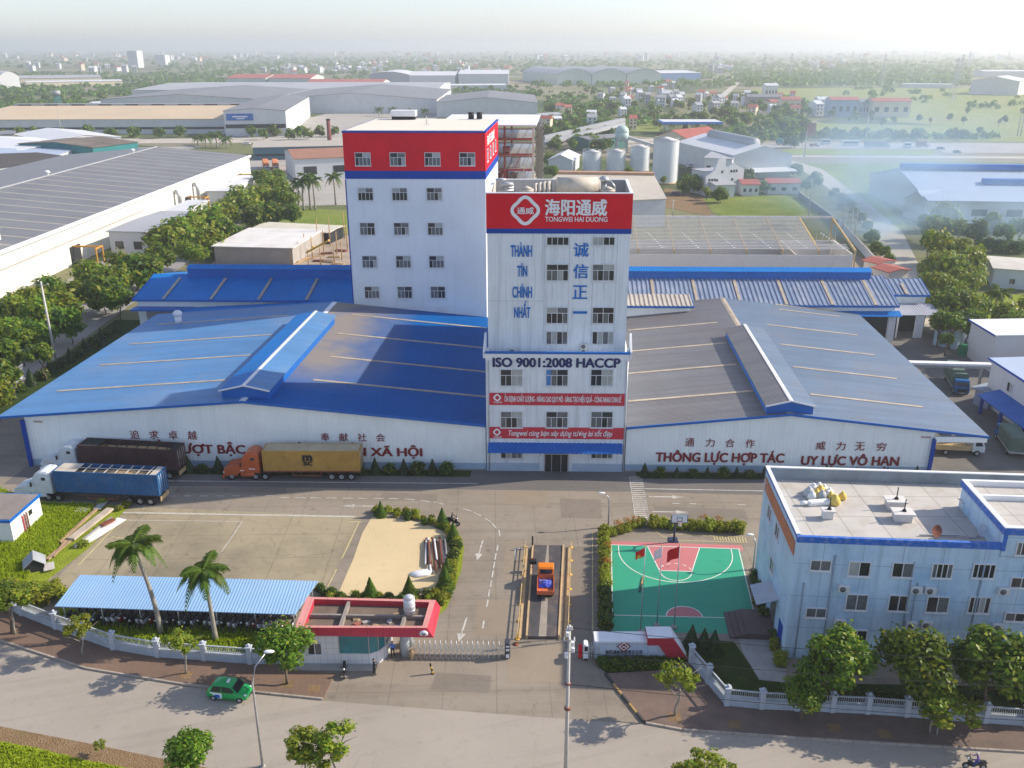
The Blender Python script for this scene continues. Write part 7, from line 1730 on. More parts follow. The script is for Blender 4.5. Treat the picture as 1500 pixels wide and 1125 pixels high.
def palm(label, base, h, lean, s_=1.0, group=None, nf=15, name='palm_tree'):
    t = thing(name, label, 'palm tree', base, 0, group)
    top = Vector((lean[0], lean[1], h)); mb = MB()
    pts = [Vector((lean[0] * k * k, lean[1] * k * k, h * k)) for k in [i / 8 for i in range(9)]]
    mb.tube(pts, [.30 * s_, .25 * s_, .22 * s_, .21 * s_, .2 * s_, .19 * s_, .17 * s_, .15 * s_, .13 * s_], 9); mb.build('trunk', m_barkp, t)
    mb = MB(); mb.tube([top - Vector((0, 0, .5)) * s_, top + Vector((0, 0, .9)) * s_], [.14 * s_, .1 * s_], 8); mb.build('crownshaft', m_leafN, t)
    for k in range(nf):
        a = 2 * math.pi * k * .618; tier = k * 4 // nf
        link('frond', FROND[tier], t, tuple(top + Vector((0, 0, (.75 - .12 * tier) * s_))), (0, R.uniform(-.12, .12), a), (s_ * R.uniform(.9, 1.1),) * 3)
    return t
b = g(236, 928); palm('tall royal palm leaning left beside the shed roof, the left one', b, zat(b.y, 806), (-1.2, 0), 1.0)
b = g(316, 938); palm('tall royal palm beside the shed roof, the right shorter one', b, zat(b.y, 846), (-.3, .2), .95)
for i, (bx, by, cy, s_) in enumerate(((445, 308, 268, 1.4), (455, 307, 262, 1.5), (462, 308, 268, 1.4), (438, 306, 272, 1.3), (492, 300, 262, 1.4), (302, 214, 203, 1.8), (318, 216, 199, 1.8), (332, 217, 206, 1.7), (290, 212, 204, 1.6), (555, 170, 162, 1.7), (575, 172, 162, 1.7), (600, 172, 164, 1.7), (622, 172, 164, 1.7), (1453, 468, 434, 1.25), (820, 352, 340, 1))):
    if i == 14: continue
    b = g(bx, by); palm('palm in the %s' % ('clump left of the tall rear tower' if i < 5 else 'group behind the long white warehouse' if i < 9 else 'row behind the rear tower roof' if i < 13 else 'dense green tree cluster right of the warehouses'), b, max(3, zat(b.y, cy)), (R.uniform(-.5, .5), 0), s_, 'distant palms', 11)
# --- trees along the left road
lab_row = 'green street tree in the long row between the left road and the white warehouse'
for cx, cy, rp, d_ in ((14, 455, 24, 0), (8, 487, 24, 0), (10, 520, 26, 1), (2, 548, 22, 1), (-10, 575, 26, 0), (45, 440, 22, 0), (52, 458, 25, 0), (55, 490, 24, 1), (28, 500, 20, 1), (85, 448, 25, 0), (100, 470, 25, 1), (75, 421, 20, 1), (110, 430, 20, 0), (133, 402, 22, 0), (150, 430, 28, 1), (165, 408, 20, 0), (172, 438, 20, 1), (197, 397, 28, 1), (178, 385, 20, 0), (214, 395, 22, 1), (233, 380, 20, 1), (243, 352, 24, 0), (262, 343, 26, 0), (272, 368, 14, 0), (287, 371, 14, 0), (288, 338, 20, 0), (300, 328, 28, 0), (312, 352, 22, 0), (326, 314, 20, 0), (330, 338, 20, 1), (340, 296, 16, 0), (353, 302, 27, 0), (372, 315, 18, 1), (384, 288, 20, 0), (398, 312, 18, 1), (405, 276, 18, 0), (420, 290, 16, 0), (385, 262, 14, 1), (430, 312, 14, 1), (404, 258, 12, 1), (60, 520, 18, 1)):
    tree_c(lab_row, cx, cy, rp * 1.05, 4.6, MIDD if d_ else MID, name='street_tree', group='street trees along the left road')
# --- dense cluster on the right and trees near the lane
for cx, cy, rp, d_ in ((1362, 333, 22, 0), (1382, 314, 20, 0), (1341, 326, 15, 1), (1431, 337, 20, 1), (1454, 328, 20, 1), (1405, 335, 16, 0), (1473, 342, 16, 1), (1495, 335, 18, 1), (1375, 361, 28, 0), (1408, 370, 26, 0), (1426, 381, 22, 0), (1366, 388, 27, 0), (1396, 398, 27, 0), (1362, 418, 25, 0), (1415, 416, 25, 0), (1428, 404, 18, 0), (1403, 446, 27, 1), (1376, 449, 25, 1), (1428, 450, 24, 0), (1352, 412, 16, 1), (1477, 462, 26, 0), (1493, 474, 24, 0), (1420, 470, 22, 1), (1360, 440, 20, 1), (1350, 350, 16, 1), (1393, 425, 20, 0), (1505, 455, 22, 0), (1372, 470, 18, 1), (1395, 473, 18, 1)):
    tree_c('green tree in the dense cluster right of the rear warehouses', cx + max(0, 1400 - cx) * .25, cy, rp * .92, 5.0, MIDD if d_ else MID, name='tree', group='dense tree cluster on the right')
for cx, cy, rp in ((1279, 345, 11), (1284, 362, 10), (1270, 330, 8), (1296, 368, 9), (1303, 380, 10), (1262, 318, 8), (1252, 310, 7), (1447, 359, 11), (1462, 360, 11), (1478, 359, 11), (1494, 361, 12), (1435, 360, 10), (1245, 298, 8), (1235, 290, 9), (1222, 282, 8)):
    tree_c('low dark shrub tree beside the pale farm lane', cx, cy, rp, 1.8, MIDD, name='shrub_tree', group='shrubs beside the farm lane')
for cx, cy, rp, lab in ((1010, 272, 17, 'dark bushy tree between the tall silo and the stepped white house'), (1095, 256, 11, 'dark tree beside the stepped white house gable'), (1056, 284, 12, 'pale green tree in front of the stepped white house'), (1118, 272, 9, 'slim tree between the low red roofs'), (1036, 280, 7, 'small tree at the left wall of the stepped house'), (1166, 248, 10, 'tree at the back corner of the white hall'), (1195, 262, 12, 'thin tall tree standing beside the pale lane'), (1182, 272, 9, 'leafy tree at the end of the red roofed sheds'), (838, 262, 9, 'dark bush left of the first silo'), (922, 250, 6, 'bush in front of the third silo'), (810, 252, 10, 'green tree left of the small white barn'), (806, 236, 12, 'tall green tree behind the small white barn'), (972, 262, 5, 'small bush at the foot of the tall silo'), (1500, 505, 16, 'tree behind the white roof at the right edge'), (1388, 496, 10, 'small leafy tree before the little blue house')):
    tree_c(lab, cx, cy, rp, 3.2, MIDD if rp > 8 else MID, name='tree')
# --- trees farther off: row before the tan warehouse, belt behind the tower, hedgerows
fx = [(5, 198, 9), (27, 196, 10), (50, 194, 9), (70, 197, 8), (92, 195, 9), (128, 193, 11), (160, 195, 10), (195, 193, 9), (232, 194, 9), (262, 192, 9), (368, 192, 9), (402, 191, 10), (385, 196, 8), (425, 196, 9), (440, 192, 9), (452, 195, 8), (468, 192, 9), (488, 192, 8), (345, 190, 8), (205, 240, 9), (72, 238, 10), (105, 233, 11), (118, 236, 11), (128, 230, 10)]
for x, y, r_ in fx: tree_c('dark street tree in the row along the road before the tan warehouse', x, y, r_, 3.5, FAR, name='distant_tree', group='trees before the tan warehouse')
regs = [(800, 150, 905, 215, 50, 9), (905, 140, 1060, 190, 34, 7), (1060, 140, 1180, 210, 50, 9), (1190, 191, 1450, 197, 36, 6), (0, 140, 300, 160, 55, 8), (640, 120, 800, 150, 18, 5), (800, 128, 1000, 145, 26, 5), (1180, 140, 1330, 178, 16, 6), (410, 120, 560, 165, 10, 5), (1340, 160, 1500, 178, 8, 5)]
for x0, y0, x1, y1, n, r_ in regs:
    for _ in range(n):
        x, y = R.uniform(x0, x1), R.uniform(y0, y1)
        tree_c('hazy distant tree on the plain beyond the factory', x, y, r_ * R.uniform(.7, 1.3) * (.65 + .35 * (y - 120) / 90), 4.0, FAR, name='distant_tree', group='distant trees on the plain')
# far woods that read as one mass
w = MB()
rr = random.Random(77)
def clump(p, r, n=26):
    for _ in range(n):
        d = Vector((rr.gauss(0, 1), rr.gauss(0, 1), abs(rr.gauss(0, .8)))).normalized(); q = p + Vector((d.x * r, d.y * r, d.z * r * .8 + .3 * r)) * rr.uniform(.6, 1)
        nrm = (d + Vector((rr.gauss(0, .5), rr.gauss(0, .5), rr.gauss(0, .4) + .3))).normalized(); a = nrm.orthogonal().normalized() * r * rr.uniform(.3, .55); b = nrm.cross(a)
        k = len(w.v); w.v += [tuple(q - a), tuple(q - b * .7), tuple(q + a), tuple(q + b * .7)]; w.f.append((k, k + 1, k + 2, k + 3)); w.m.append(0 if rr.random() < .6 else 1); w.sm.append(False)
for x0, y0, x1, y1, n, r_ in ((-60, 108, 330, 142, 620, 5), (-40, 150, 210, 170, 330, 4.5), (230, 100, 420, 135, 260, 5), (1090, 106, 1420, 126, 560, 6), (780, 92, 1100, 128, 420, 6), (300, 84, 800, 110, 480, 7), (-60, 78, 760, 100, 560, 8), (760, 78, 1560, 100, 520, 9), (820, 145, 900, 200, 60, 4), (-60, 70.5, 1560, 80, 420, 16), (1200, 130, 1500, 160, 40, 5), (1060, 95, 1500, 108, 260, 7), (800, 135, 915, 205, 170, 3.6), (1060, 142, 1185, 205, 150, 3.6), (905, 145, 1060, 188, 90, 3.2), (1190, 199, 1460, 204, 130, 2.6), (420, 112, 640, 128, 120, 4.5), (640, 128, 790, 142, 70, 4)):
    for _ in range(n): clump(g(rr.uniform(x0, x1), rr.uniform(y0, y1)), r_ * rr.uniform(.6, 1.3), 20)
o = w.build('woodland', [m_leafD, m_leafN]); o['kind'] = 'stuff'
# --- clipped shrubs along the facades and beds
SH = [crown_mb(400 + k, 900, .16, 14, 1.0, .75, rb=(.42, .55), fill=.05).mesh('foliage', [m_leafS, m_leafD, m_leafY]) for k in range(3)]
SHY = [crown_mb(410 + k, 900, .16, 14, 1.0, .75, rb=(.42, .55), fill=.05).mesh('foliage', [m_leafY, m_leafY, m_leafY]) for k in range(2)]
def cone_mb(seed, m_):
    rr = random.Random(seed); mb = MB()
    for i in range(800):
        z = rr.random() ** 1.4; q = (1 - z) * .42 * rr.uniform(.75, 1.08) + .02; a = rr.uniform(0, 6.28); p = Vector((q * math.cos(a), q * math.sin(a), z * 1.0 + .04)); d = Vector((math.cos(a), math.sin(a), .5)).normalized()
        u = d.orthogonal().normalized() * .06; v = d.cross(u); k = len(mb.v); mb.v += [tuple(p - u), tuple(p - v * .7), tuple(p + u), tuple(p + v * .7)]; mb.f.append((k, k + 1, k + 2, k + 3)); mb.m.append(0); mb.sm.append(False)
    return mb.mesh('foliage', m_)
CN = [cone_mb(420 + k, m_leafS) for k in range(2)]; CNY = cone_mb(423, m_leafD)
def shrub(label, p, r, kind, name='shrub', group=None, sz=.9):
    o = link(name, R.choice(kind), None, Vector((p.x, p.y, p.z + r * sz * .75)), (0, 0, R.uniform(0, 6)), (r, r, r * sz)); return tag(o, label, 'shrub', group)
def cone(label, p, h, kind=None, group=None):
    o = link('conifer', R.choice(kind or CN), None, p, (0, 0, R.uniform(0, 6)), (h * .9, h * .9, h)); return tag(o, label, 'conifer', group)
u = -57
k = 0
while u < -3:
    if k % 2: cone('dark cone conifer in the hedge under the left warehouse slogans', fr(u, -1.1), R.uniform(1.7, 2.2), None, 'hedge under the left slogans')
    else: shrub('round dark clipped shrub in the hedge under the left warehouse slogans', fr(u, -1.1), R.uniform(.8, 1.2), SH, group='hedge under the left slogans')
    u += R.uniform(1.7, 2.3); k += 1
u = 20.5
while u < 57:
    if k % 2: cone('dark cone conifer in the hedge under the right warehouse slogans', fr(u, -1.2), R.uniform(1.3, 1.9), None, 'hedge under the right slogans')
    else: shrub('round dark clipped shrub in the hedge under the right warehouse slogans', fr(u, -1.2), R.uniform(.75, 1.05), SH, group='hedge under the right slogans')
    u += R.uniform(1.6, 2.2); k += 1
for i in range(48):  # low ground cover in front of the shrubs
    pass
for i in range(15):
    t_ = i / 14; p = g(885 + 2 * t_, 783 + 137 * t_)
    shrub('clipped ball shrub in the straight row along the left side of the court', p, .82, SHY if i < 9 else SH, group='ball shrubs left of the court', sz=1.0)
for i in range(7):
    p = g(897 + 7.3 * i, 784 - 2.4 * i); shrub('green clipped shrub with red flowers in the slanting row above the court', p, .72, SHY, group='flowering row above the court'); 
for i in range(10):
    p = g(958 + 13.6 * i, 772 + .8 * i); shrub('clipped shrub in the row behind the basketball hoop', p, .9 if i % 3 else 1.05, SHY, group='shrub row behind the hoop')
FLW = crown_mb(430, 260, .1, 10, .5, 1.0).mesh('foliage', [m_flower, m_leafY, m_leafY])
for i, (x, y) in enumerate(((905, 779), (918, 775), (930, 772), (1030, 771), (1052, 773), (890, 812), (888, 835))): tag(link('flowering_shrub', FLW, None, g(x, y) + Vector((0, 0, 1.2)), (0, 0, i), (.75, .6, .6)), 'small red-flowered shrub among the clipped hedges round the court', 'shrub', 'red flowers round the court')
for i, (x, y, r_) in enumerate(((1106, 850, .8), (1109, 868, .9), (1113, 886, .9), (1120, 905, .8), (1136, 950, .85), (1142, 972, .9), (1132, 934, .7))): shrub(('dark' if i < 4 or i == 6 else 'yellow-green') + ' clipped ball shrub against the left wall of the office block', g(x, y), r_, SH if i < 4 or i == 6 else SHY, group='ball shrubs at the office wall')
pts = [(552, 748), (565, 750), (580, 752), (595, 754), (610, 757), (622, 761), (634, 763), (646, 768), (656, 775), (663, 785), (667, 796), (668, 808), (667, 820), (664, 832), (661, 844), (658, 856), (654, 868), (649, 880), (640, 872), (625, 876), (608, 876), (590, 876), (572, 876), (555, 876), (536, 876), (518, 876), (500, 876), (484, 873), (472, 866)]
for i, (x, y) in enumerate(pts):
    for q in range(2): shrub('loose green bush in the hedge curving round the pale sand', g(x + R.uniform(-3, 3), y + q * 5 + R.uniform(-2, 2)), R.uniform(.55, .85) * (1.0 if 8 < i < 18 else .8), SHY if R.random() < .65 else SH, group='hedge round the sand')
for x, y, h in ((558, 756, 1.9), (648, 770, 2.2), (664, 792, 2.2), (652, 862, 2.6), (543, 876, 2.3), (600, 876, 2.4), (655, 846, 2.2)): cone('dark cone conifer standing in the hedge round the sand', g(x, y), h, [CNY], 'conifers round the sand')
for x, y in ((1012, 950), (1030, 952), (1045, 955)): cone('dark fan-leaved conifer behind the sign wall', g(x, y), R.uniform(2.2, 3.0), CN, 'conifers behind the sign wall')
for x, y, r_ in ((900, 975, .7), (920, 977, .7), (940, 977, .75), (960, 975, .7), (882, 972, .6)): shrub('low dark bush in the bed before the sign wall', g(x, y, .14), r_, SH, group='bushes before the sign wall', sz=.6)
for x, y, r_ in ((186, 742, .7), (176, 747, .6), (150, 738, .7), (85, 874, 1.2), (100, 880, 1.0), (65, 868, 1.0), (35, 872, 1.3), (15, 868, 1.4), (60, 885, 1.1), (4, 735, 1.0), (80, 860, .8), (122, 800, .7)): shrub('untidy bush at the edge of the left lawn', g(x, y), r_, SHY, group='bushes round the left lawn', sz=.7)
for i in range(26):
    p = Vector((-80.6 + .14 * i + R.uniform(-.4, .4), 94 + i * 2.9, 0))
    if i % 2: cone('dark cone conifer in the hedge beside the left road', p, R.uniform(2, 2.8), None, 'hedge beside the left road')
    else: shrub('round clipped shrub in the hedge beside the left road', p, R.uniform(1.0, 1.4), SH if i > 10 else SHY, group='hedge beside the left road')
for i in range(22):
    shrub('dark low bush in the shady garden before the office block', g(1100 + i * 19 + R.uniform(-5, 5), 1022 + R.uniform(-10, 8)), R.uniform(.6, 1.0), SH, group='bushes in the office garden', sz=.6)
# --- grass blades
def tufts(name, poly, n, h, m_, z=.02, spread=.35):
    rr = random.Random(len(poly) * 7 + n); mb = MB()
    xs = [p.x for p in poly]; ys = [p.y for p in poly]
    def inside(x, y):
        c = False; j_ = len(poly) - 1
        for i in range(len(poly)):
            if (poly[i].y > y) != (poly[j_].y > y) and x < (poly[j_].x - poly[i].x) * (y - poly[i].y) / (poly[j_].y - poly[i].y) + poly[i].x: c = not c
            j_ = i
        return c
    k = 0
    while k < n:
        x, y = rr.uniform(min(xs), max(xs)), rr.uniform(min(ys), max(ys))
        if not inside(x, y): continue
        k += 1
        for _ in range(3):
            a = rr.uniform(0, 6.28); hh = h * rr.uniform(.5, 1.3); w_ = .10; e = Vector((math.cos(a), math.sin(a), 0)); b = Vector((x, y, z)) + Vector((rr.uniform(-.15, .15), rr.uniform(-.15, .15), 0)); n_ = Vector((-e.y, e.x, 0)) * w_
            i = len(mb.v); mb.v += [tuple(b - n_), tuple(b + n_), tuple(b + e * hh * spread + Vector((0, 0, hh)) + n_ * .3), tuple(b + e * hh * spread * .9 + Vector((0, 0, hh)) - n_ * .3)]; mb.f.append((i, i + 1, i + 2, i + 3)); mb.m.append(0); mb.sm.append(False)
    o = mb.build(name, m_); o['kind'] = 'stuff'
tufts('grass', px((-30, 705), (50, 738), (140, 742), (110, 775), (75, 810), (35, 850), (30, 900), (-30, 885)), 9000, .42, m_grass)
tufts('grass', px((-60, 1065), (0, 1088), (60, 1099), (112, 1113), (190, 1128), (255, 1150), (0, 1250), (-120, 1150)), 3500, .16, m_grass, .03)
tufts('grass', px((90, 895), (435, 928), (438, 960), (300, 956), (165, 940), (95, 915)), 2600, .3, m_grass)
tufts('grass', px((876, 962), (1003, 958), (1010, 966), (962, 982), (889, 984), (878, 976)), 1200, .3, m_leafN, .14)
# ------------------------------------------------------------------ buildings beyond the factory
m_cream2 = M('cream_ribbed_wall', (.74, .74, .71), .6, .05, .2, ribs=('Y', 1.2, .05), joints=(4.2, 90, .3, (.58, .53, .36), 'YX'))
m_groof = M('grey_sheet_roof', (.17, .175, .185), .6, .10, .08, joints=(8.4, 900, .8, (.42, .38, .28), 'YX'))
m_groof2 = M('far_grey_roof', (.20, .205, .215), .6, .08, .05)
m_groof3 = M('pale_grey_roof', (.36, .37, .385), .6, .08, .05)
m_tanroof = M('tan_roof', (.56, .44, .29), .7, .06, .05)
m_wroof = M('white_roof', (.62, .63, .64), .5, .06, .2)
m_gwall2 = M('far_white_wall', (.60, .61, .61), .6, .06, .2)
m_ygwall = M('pale_green_wall', (.50, .57, .50), .7, .06, .2)
m_ylwall = M('pale_yellow_wall', (.66, .58, .42), .7, .08, .2)
m_rroof = M('far_red_roof', (.36, .10, .075), .7, .12, .2)
m_broof = M('pale_blue_roof', (.40, .47, .58), .45, .05, .2)
def hall(name, label, A, B, depth, h, rise, mw, mr, ridge='x', cat='warehouse', rib=None, over=.5, sign=None, group=None, band=None, windows=0, arch=False):
    """A, B: front wall ends on the ground (left, right); depth runs backwards"""
    A = Vector((A.x, A.y, 0)); B = Vector((B.x, B.y, 0)); d = (B - A); L = d.length; rz = math.atan2(d.y, d.x)
    t = thing(name, label, cat, A, rz, group)
    mb = MB()
    if ridge == 'x': mb.prismx([(0, 0), (depth, 0), (depth, h), (depth / 2, h + rise), (0, h)], 0, L)
    elif arch:
        pr = [(0, 0)] + [(L, 0)] + [(L * (1 - k / 10), h + rise * math.sin(math.pi * k / 10)) for k in range(11)]
        mb.prism(pr, 0, depth)
    else: mb.prism([(0, 0), (L, 0), (L, h), (L / 2, h + rise), (0, h)], 0, depth)
    mb.build('wall', mw, t)
    o = over; q = .25
    if ridge == 'x':
        k = rise / (depth / 2) * o
        for a, za, b_, zb in ((-o, h - k, depth / 2, h + rise), (depth / 2, h + rise, depth + o, h - k)):
            mb = MB(); mb.slab([(-o, a, za + q), (L + o, a, za + q), (L + o, b_, zb + q), (-o, b_, zb + q)], .2); mb.build('roof_slope', mr, t)
    elif arch:
        for i in range(10):
            pass
        mb = MB(); vs = []
        for k in range(11): x = -o + (L + 2 * o) * k / 10; z = h + rise * math.sin(math.pi * k / 10) + q; vs += [(x, -o, z), (x, depth + o, z)]
        mb.add(vs, [(2 * k, 2 * k + 2, 2 * k + 3, 2 * k + 1) for k in range(10)]); mb.build('roof', mr, t)
    else:
        k = rise / (L / 2) * o
        for a, za, b_, zb in ((-o, h - k, L / 2, h + rise), (L / 2, h + rise, L + o, h - k)):
            mb = MB(); mb.slab([(a, -o, za + q), (b_, -o, zb + q), (b_, depth + o, zb + q), (a, depth + o, za + q)], .2); mb.build('roof_slope', mr, t)
    if band:
        mb = MB(); mb.box(.5, L - .5, -.06, -.005, h * .32, h * .48); mb.build('dark_openings', band, t)
    for i in range(windows):
        x = L * (i + .5) / windows; mb = MB(); mb.box(x - L / windows * .22, x + L / windows * .22, -.08, -.005, h * .35, h * .65); mb.build('window', m_glass, t)
    return t
# long white warehouse on the left
pA, pB = Vector((-113.5, 140, 0)), Vector((-108.2, 378, 0))
dv = (pB - pA).normalized(); nv = Vector((-dv.y, dv.x, 0))
t = thing('long_warehouse', 'long white ribbed warehouse with dark grey roof across the left road', 'warehouse', pA, math.atan2(dv.y, dv.x) - math.pi / 2)
Lw = (pB - pA).length; hw_, wd_, hr_ = 10.0, 38, 13.2
mb = MB(); mb.prism([(0, 0), (0, hw_), (-wd_, hr_), (-2 * wd_, hw_), (-2 * wd_, 0)], 0, Lw); mb.build('wall', m_cream2, t)
mb = MB(); mb.slab([(-wd_, -.5, hr_ + .25), (.6, -.5, hw_ + .2), (.6, Lw + .5, hw_ + .2), (-wd_, Lw + .5, hr_ + .25)], .25); mb.build('roof_slope', m_groof, t)
mb = MB(); mb.slab([(-2 * wd_ - .6, -.5, hw_ + .2), (-wd_, -.5, hr_ + .25), (-wd_, Lw + .5, hr_ + .25), (-2 * wd_ - .6, Lw + .5, hw_ + .2)], .25); mb.build('roof_slope', m_groof2, t)
mb = MB(); mb.box(.3, .75, -.5, Lw + .5, hw_ - .5, hw_ + .35); mb.build('gutter', m_white, t)
mb = MB(); mb.box(-wd_ - .35, -wd_ + .35, -.5, Lw + .5, hr_ + .26, hr_ + .5); rc = mb.build('ridge_cap', m_groof3, t)
for y in (40, 95, 150, 215): mb = MB(); mb.cyl((-wd_, y, hr_ + .5), (-wd_, y, hr_ + 1.3), .5, n=10); mb.cyl((-wd_, y, hr_ + 1.3), (-wd_, y, hr_ + 1.9), 1.1, .6, n=10); mb.build('roof_vent', m_white, t)
for y, z in ((155, 7.5), (172, 7.5)):
    mb = MB(); mb.tube([(.4, y, 1), (1.6, y, 2), (1.6, y, z - 1), (1.2, y, z), (.2, y, z + .4)], .7, 8); mb.build('flue_pipe', m_steel, t)
for y in (85, 165, 222):
    mb = MB(); mb.bar((.1, y, 4.6), (7, y, 4.6), .35, .4); mb.bar((6.8, y - 2, 4.4), (6.8, y + 2, 4.4), .35, .35); mb.bar((6.8, y - 1.8, 0), (6.8, y - 1.8, 4.4), .3, .3); mb.bar((6.8, y + 1.8, 0), (6.8, y + 1.8, 4.4), .3, .3); mb.build('yellow_gantry', M('gantry_yellow_%s' % 'abc'[y // 85 - 1 if y < 200 else 2], (.55, .27, .04), .6, .15, 1), t)
for y in (86, 166, 223): mb = MB(); mb.box(.004, .3, y - 2.5, y + 2.5, 0, 4.6); mb.build('door_opening', m_dark, t)
mb = MB(); mb.bar((.5, 20, 6.4), (.5, 130, 6.4), .3, .25); mb.build('pipe_run', m_concl, t)
mb = MB(); mb.box(-wd_ * .72, -4, 4, 62, 11.0, 13.6); an = mb.build('roof_lantern', m_white, t); mb = MB(); mb.slab([(-wd_ * .72 - .3, 3.6, 13.85), (-3.7, 3.6, 13.7), (-3.7, 62.4, 13.7), (-wd_ * .72 - .3, 62.4, 13.85)], .2); mb.build('lantern_roof', m_groof2, an)
# annexes in front of it
A = g(133, 372); hall('white_annex', 'white loading annex with grey canopy roof beside the long warehouse', Vector((-105, 232, 0)), Vector((-95, 231, 0)), 30, 7.0, .3, m_gwall2, m_groof3, 'x', windows=2)
hall('white_annex', 'smaller white annex block behind the grey canopy annex', Vector((-103, 266, 0)), Vector((-97, 266, 0)), 22, 6.0, .2, m_gwall2, m_wroof, 'x', windows=1)
hall('white_annex', 'white machine house at the far end of the long warehouse', Vector((-107, 318, 0)), Vector((-100, 318, 0)), 40, 4.5, .2, m_gwall2, m_wroof, 'x')
# left middle distance
hall('dark_roof_hall', 'hall with dark roof and white gutter behind the long warehouse', g(-60, 288), g(112, 259), 40, 8, 1.2, m_gwall2, M('dark_brown_roof', (.07, .062, .055), .8, .15, .1), 'x')
hall('teal_hall', 'hall with teal end wall and rusty roof behind the long warehouse', g(141, 250), g(206, 240), 45, 10, 1.5, M('teal_sheet', (.02, .17, .18), .6, .1, .2), M('brown_old_roof', (.15, .12, .095), .8, .2, .1, stain=((.3, .27, .22), .5, .06)), 'x')
hall('white_hall', 'white roofed workshop left of the teal hall', g(20, 250), g(150, 236), 60, 8, 2.2, m_gwall2, M('bright_white_roof', (.70, .71, .72), .5, .04, .1), 'y')
hall('white_hall', 'white roofed workshop at the left edge beyond the dark roof', g(-70, 262), g(60, 262), 70, 7.0, 1.6, m_gwall2, m_broof, 'x')
hall('white_hall', 'second white workshop behind the first, near the road trees', g(75, 232), g(180, 224), 55, 8, 2.2, m_gwall2, m_wroof, 'y')
hall('block_house', 'small beige block house at the left edge by the road', g(-20, 224), g(26, 222), 20, 9, .3, M('beige_block', (.45, .42, .36), .8, .08, .3), m_groof2, 'x', 'building', windows=2)
# tan warehouse and the grey estate
t = hall('tan_warehouse', 'huge warehouse with long tan roof and dark ridge vents at the left', g(-60, 197.5), g(331, 196), 152, 9, 4, m_gwall2, m_tanroof, 'x', band=m_dark)
L_ = (g(331, 196) - g(-60, 197.5)).length
mb = MB(); mb.box(2, L_ - 2, 74.0, 79, 12.6, 14.4); rv = mb.build('ridge_monitor', m_groof3, t)
for k in range(9): mb = MB(); x = L_ * (k + .5) / 9; mb.box(x - L_ / 36, x + L_ / 36, 73.9, 73.99, 13.0, 14.0); mb.build('vent_opening', m_dark, rv)
t = hall('sign_warehouse', 'white warehouse with grey roof and long blue sign on its front', g(331, 200), g(421, 199), 165, 15, 1.5, m_gwall2, m_groof2, 'y', band=m_dark)
L_ = (g(421, 199) - g(331, 200)).length; mb = MB(); mb.box(1.5, L_ * .47, -.5, -.1, 9.5, 13.5); sb = mb.build('sign_board', M('sign_blue', (.02, .13, .42), .5, .05), t)
mb = MB(); mb.box(L_ * .14, L_ * .38, -.56, -.51, 11.4, 12.1); mb.box(L_ * .2, L_ * .33, -.56, -.51, 10.3, 10.8); mb.build('worn_lettering', m_whitetxt, sb)
for x0, x1, yb, dp, h, rs, lab in ((150, 385, 166, 190, 11, 4, 'low gabled grey hall with white fascia behind the tan roof'), (392, 640, 166, 190, 11, 5, 'low gabled grey hall behind the sign warehouse'), (640, 787, 172, 120, 11, 4, 'grey gabled hall directly behind the rear tower'), (195, 640, 147, 220, 10, 3, 'very long grey hall beyond the gabled grey halls')):
    hall('grey_hall', lab, g(x0, yb), g(x1, yb), dp, h, rs, m_gwall2, m_groof3 if yb < 150 else m_groof2, 'y' if yb > 150 else 'x')
hall('low_shed', 'long white low shed before the grey gabled hall', g(130, 162), g(290, 161), 30, 6, .5, m_gwall2, m_wroof, 'x')
for x0, x1, yb, lab in ((332, 390, 130, 'pale green hall with red roof, left one of the far pair'), (394, 456, 130, 'pale green hall with red roof, right one of the far pair')): hall('red_roof_hall', lab, g(x0, yb), g(x1, yb), 90, 13, 4, m_ygwall, m_rroof, 'x', windows=6)
hall('red_roof_hall', 'low red roofed hall right of the pale green pair', g(447, 132), g(560, 132), 80, 8, 4, m_gwall2, m_rroof, 'x')
hall('arch_hall', 'white arched hall at the far left edge', g(2, 131), g(31, 130), 60, 16, 6, m_gwall2, m_wroof, 'y', arch=True)
hall('yellow_hall', 'long pale yellow hall right of the white arched hall', g(31, 126), g(150, 124), 70, 10, 3, m_ylwall, m_groof3, 'x'); hall('yellow_hall', 'long low cream shed in front of the pale yellow hall', g(40, 129), g(180, 126), 25, 7, 1.5, m_ylwall, m_wroof, 'x')
for i, (x0, x1, yb, h) in enumerate(((541, 600, 126, 15), (600, 667, 126, 14), (672, 745, 126, 16))): hall('factory_hall', ('arched grey factory hall far behind, leftmost of three', 'white factory hall far behind, middle of three', 'grey white factory hall far behind, rightmost of three')[i], g(x0, yb), g(x1, yb), 120, h, 4, m_groof3 if i == 0 else m_gwall2, m_wroof, 'y' if i == 0 else 'x', arch=(i == 0))
hall('low_shed', 'long white roofed shed in front of the three far factory halls', g(608, 133), g(742, 132), 40, 6, 1, m_gwall2, m_wroof, 'x')
for i in range(3): hall('arch_hall', ('pale arched hall, first bay of three at the far right', 'pale arched hall, middle bay of three at the far right', 'pale arched hall, last bay of three at the far right')[i], g(816 + i * 51, 124.5 - i * .5), g(866 + i * 51, 124 - i * .5), 200, 14, 8, m_ygwall, m_groof3, 'y', arch=True)
hall('blue_hall', 'blue walled hall with white roof right of the arched halls', g(968, 119), g(1026, 118), 100, 12, 3, M('blue_wall_far', (.10, .22, .45), .6, .08), m_wroof, 'x')
hall('tower_block', 'slim white multi-storey block standing in the far woods at left', g(189, 99.5), g(203, 99.5), 40, 42, .5, m_gwall2, m_wroof, 'x', 'building'); hall('tower_block', 'white block house right of the slim white tower block', g(229, 97), g(243, 97), 40, 30, .5, m_gwall2, m_wroof, 'x', 'building')
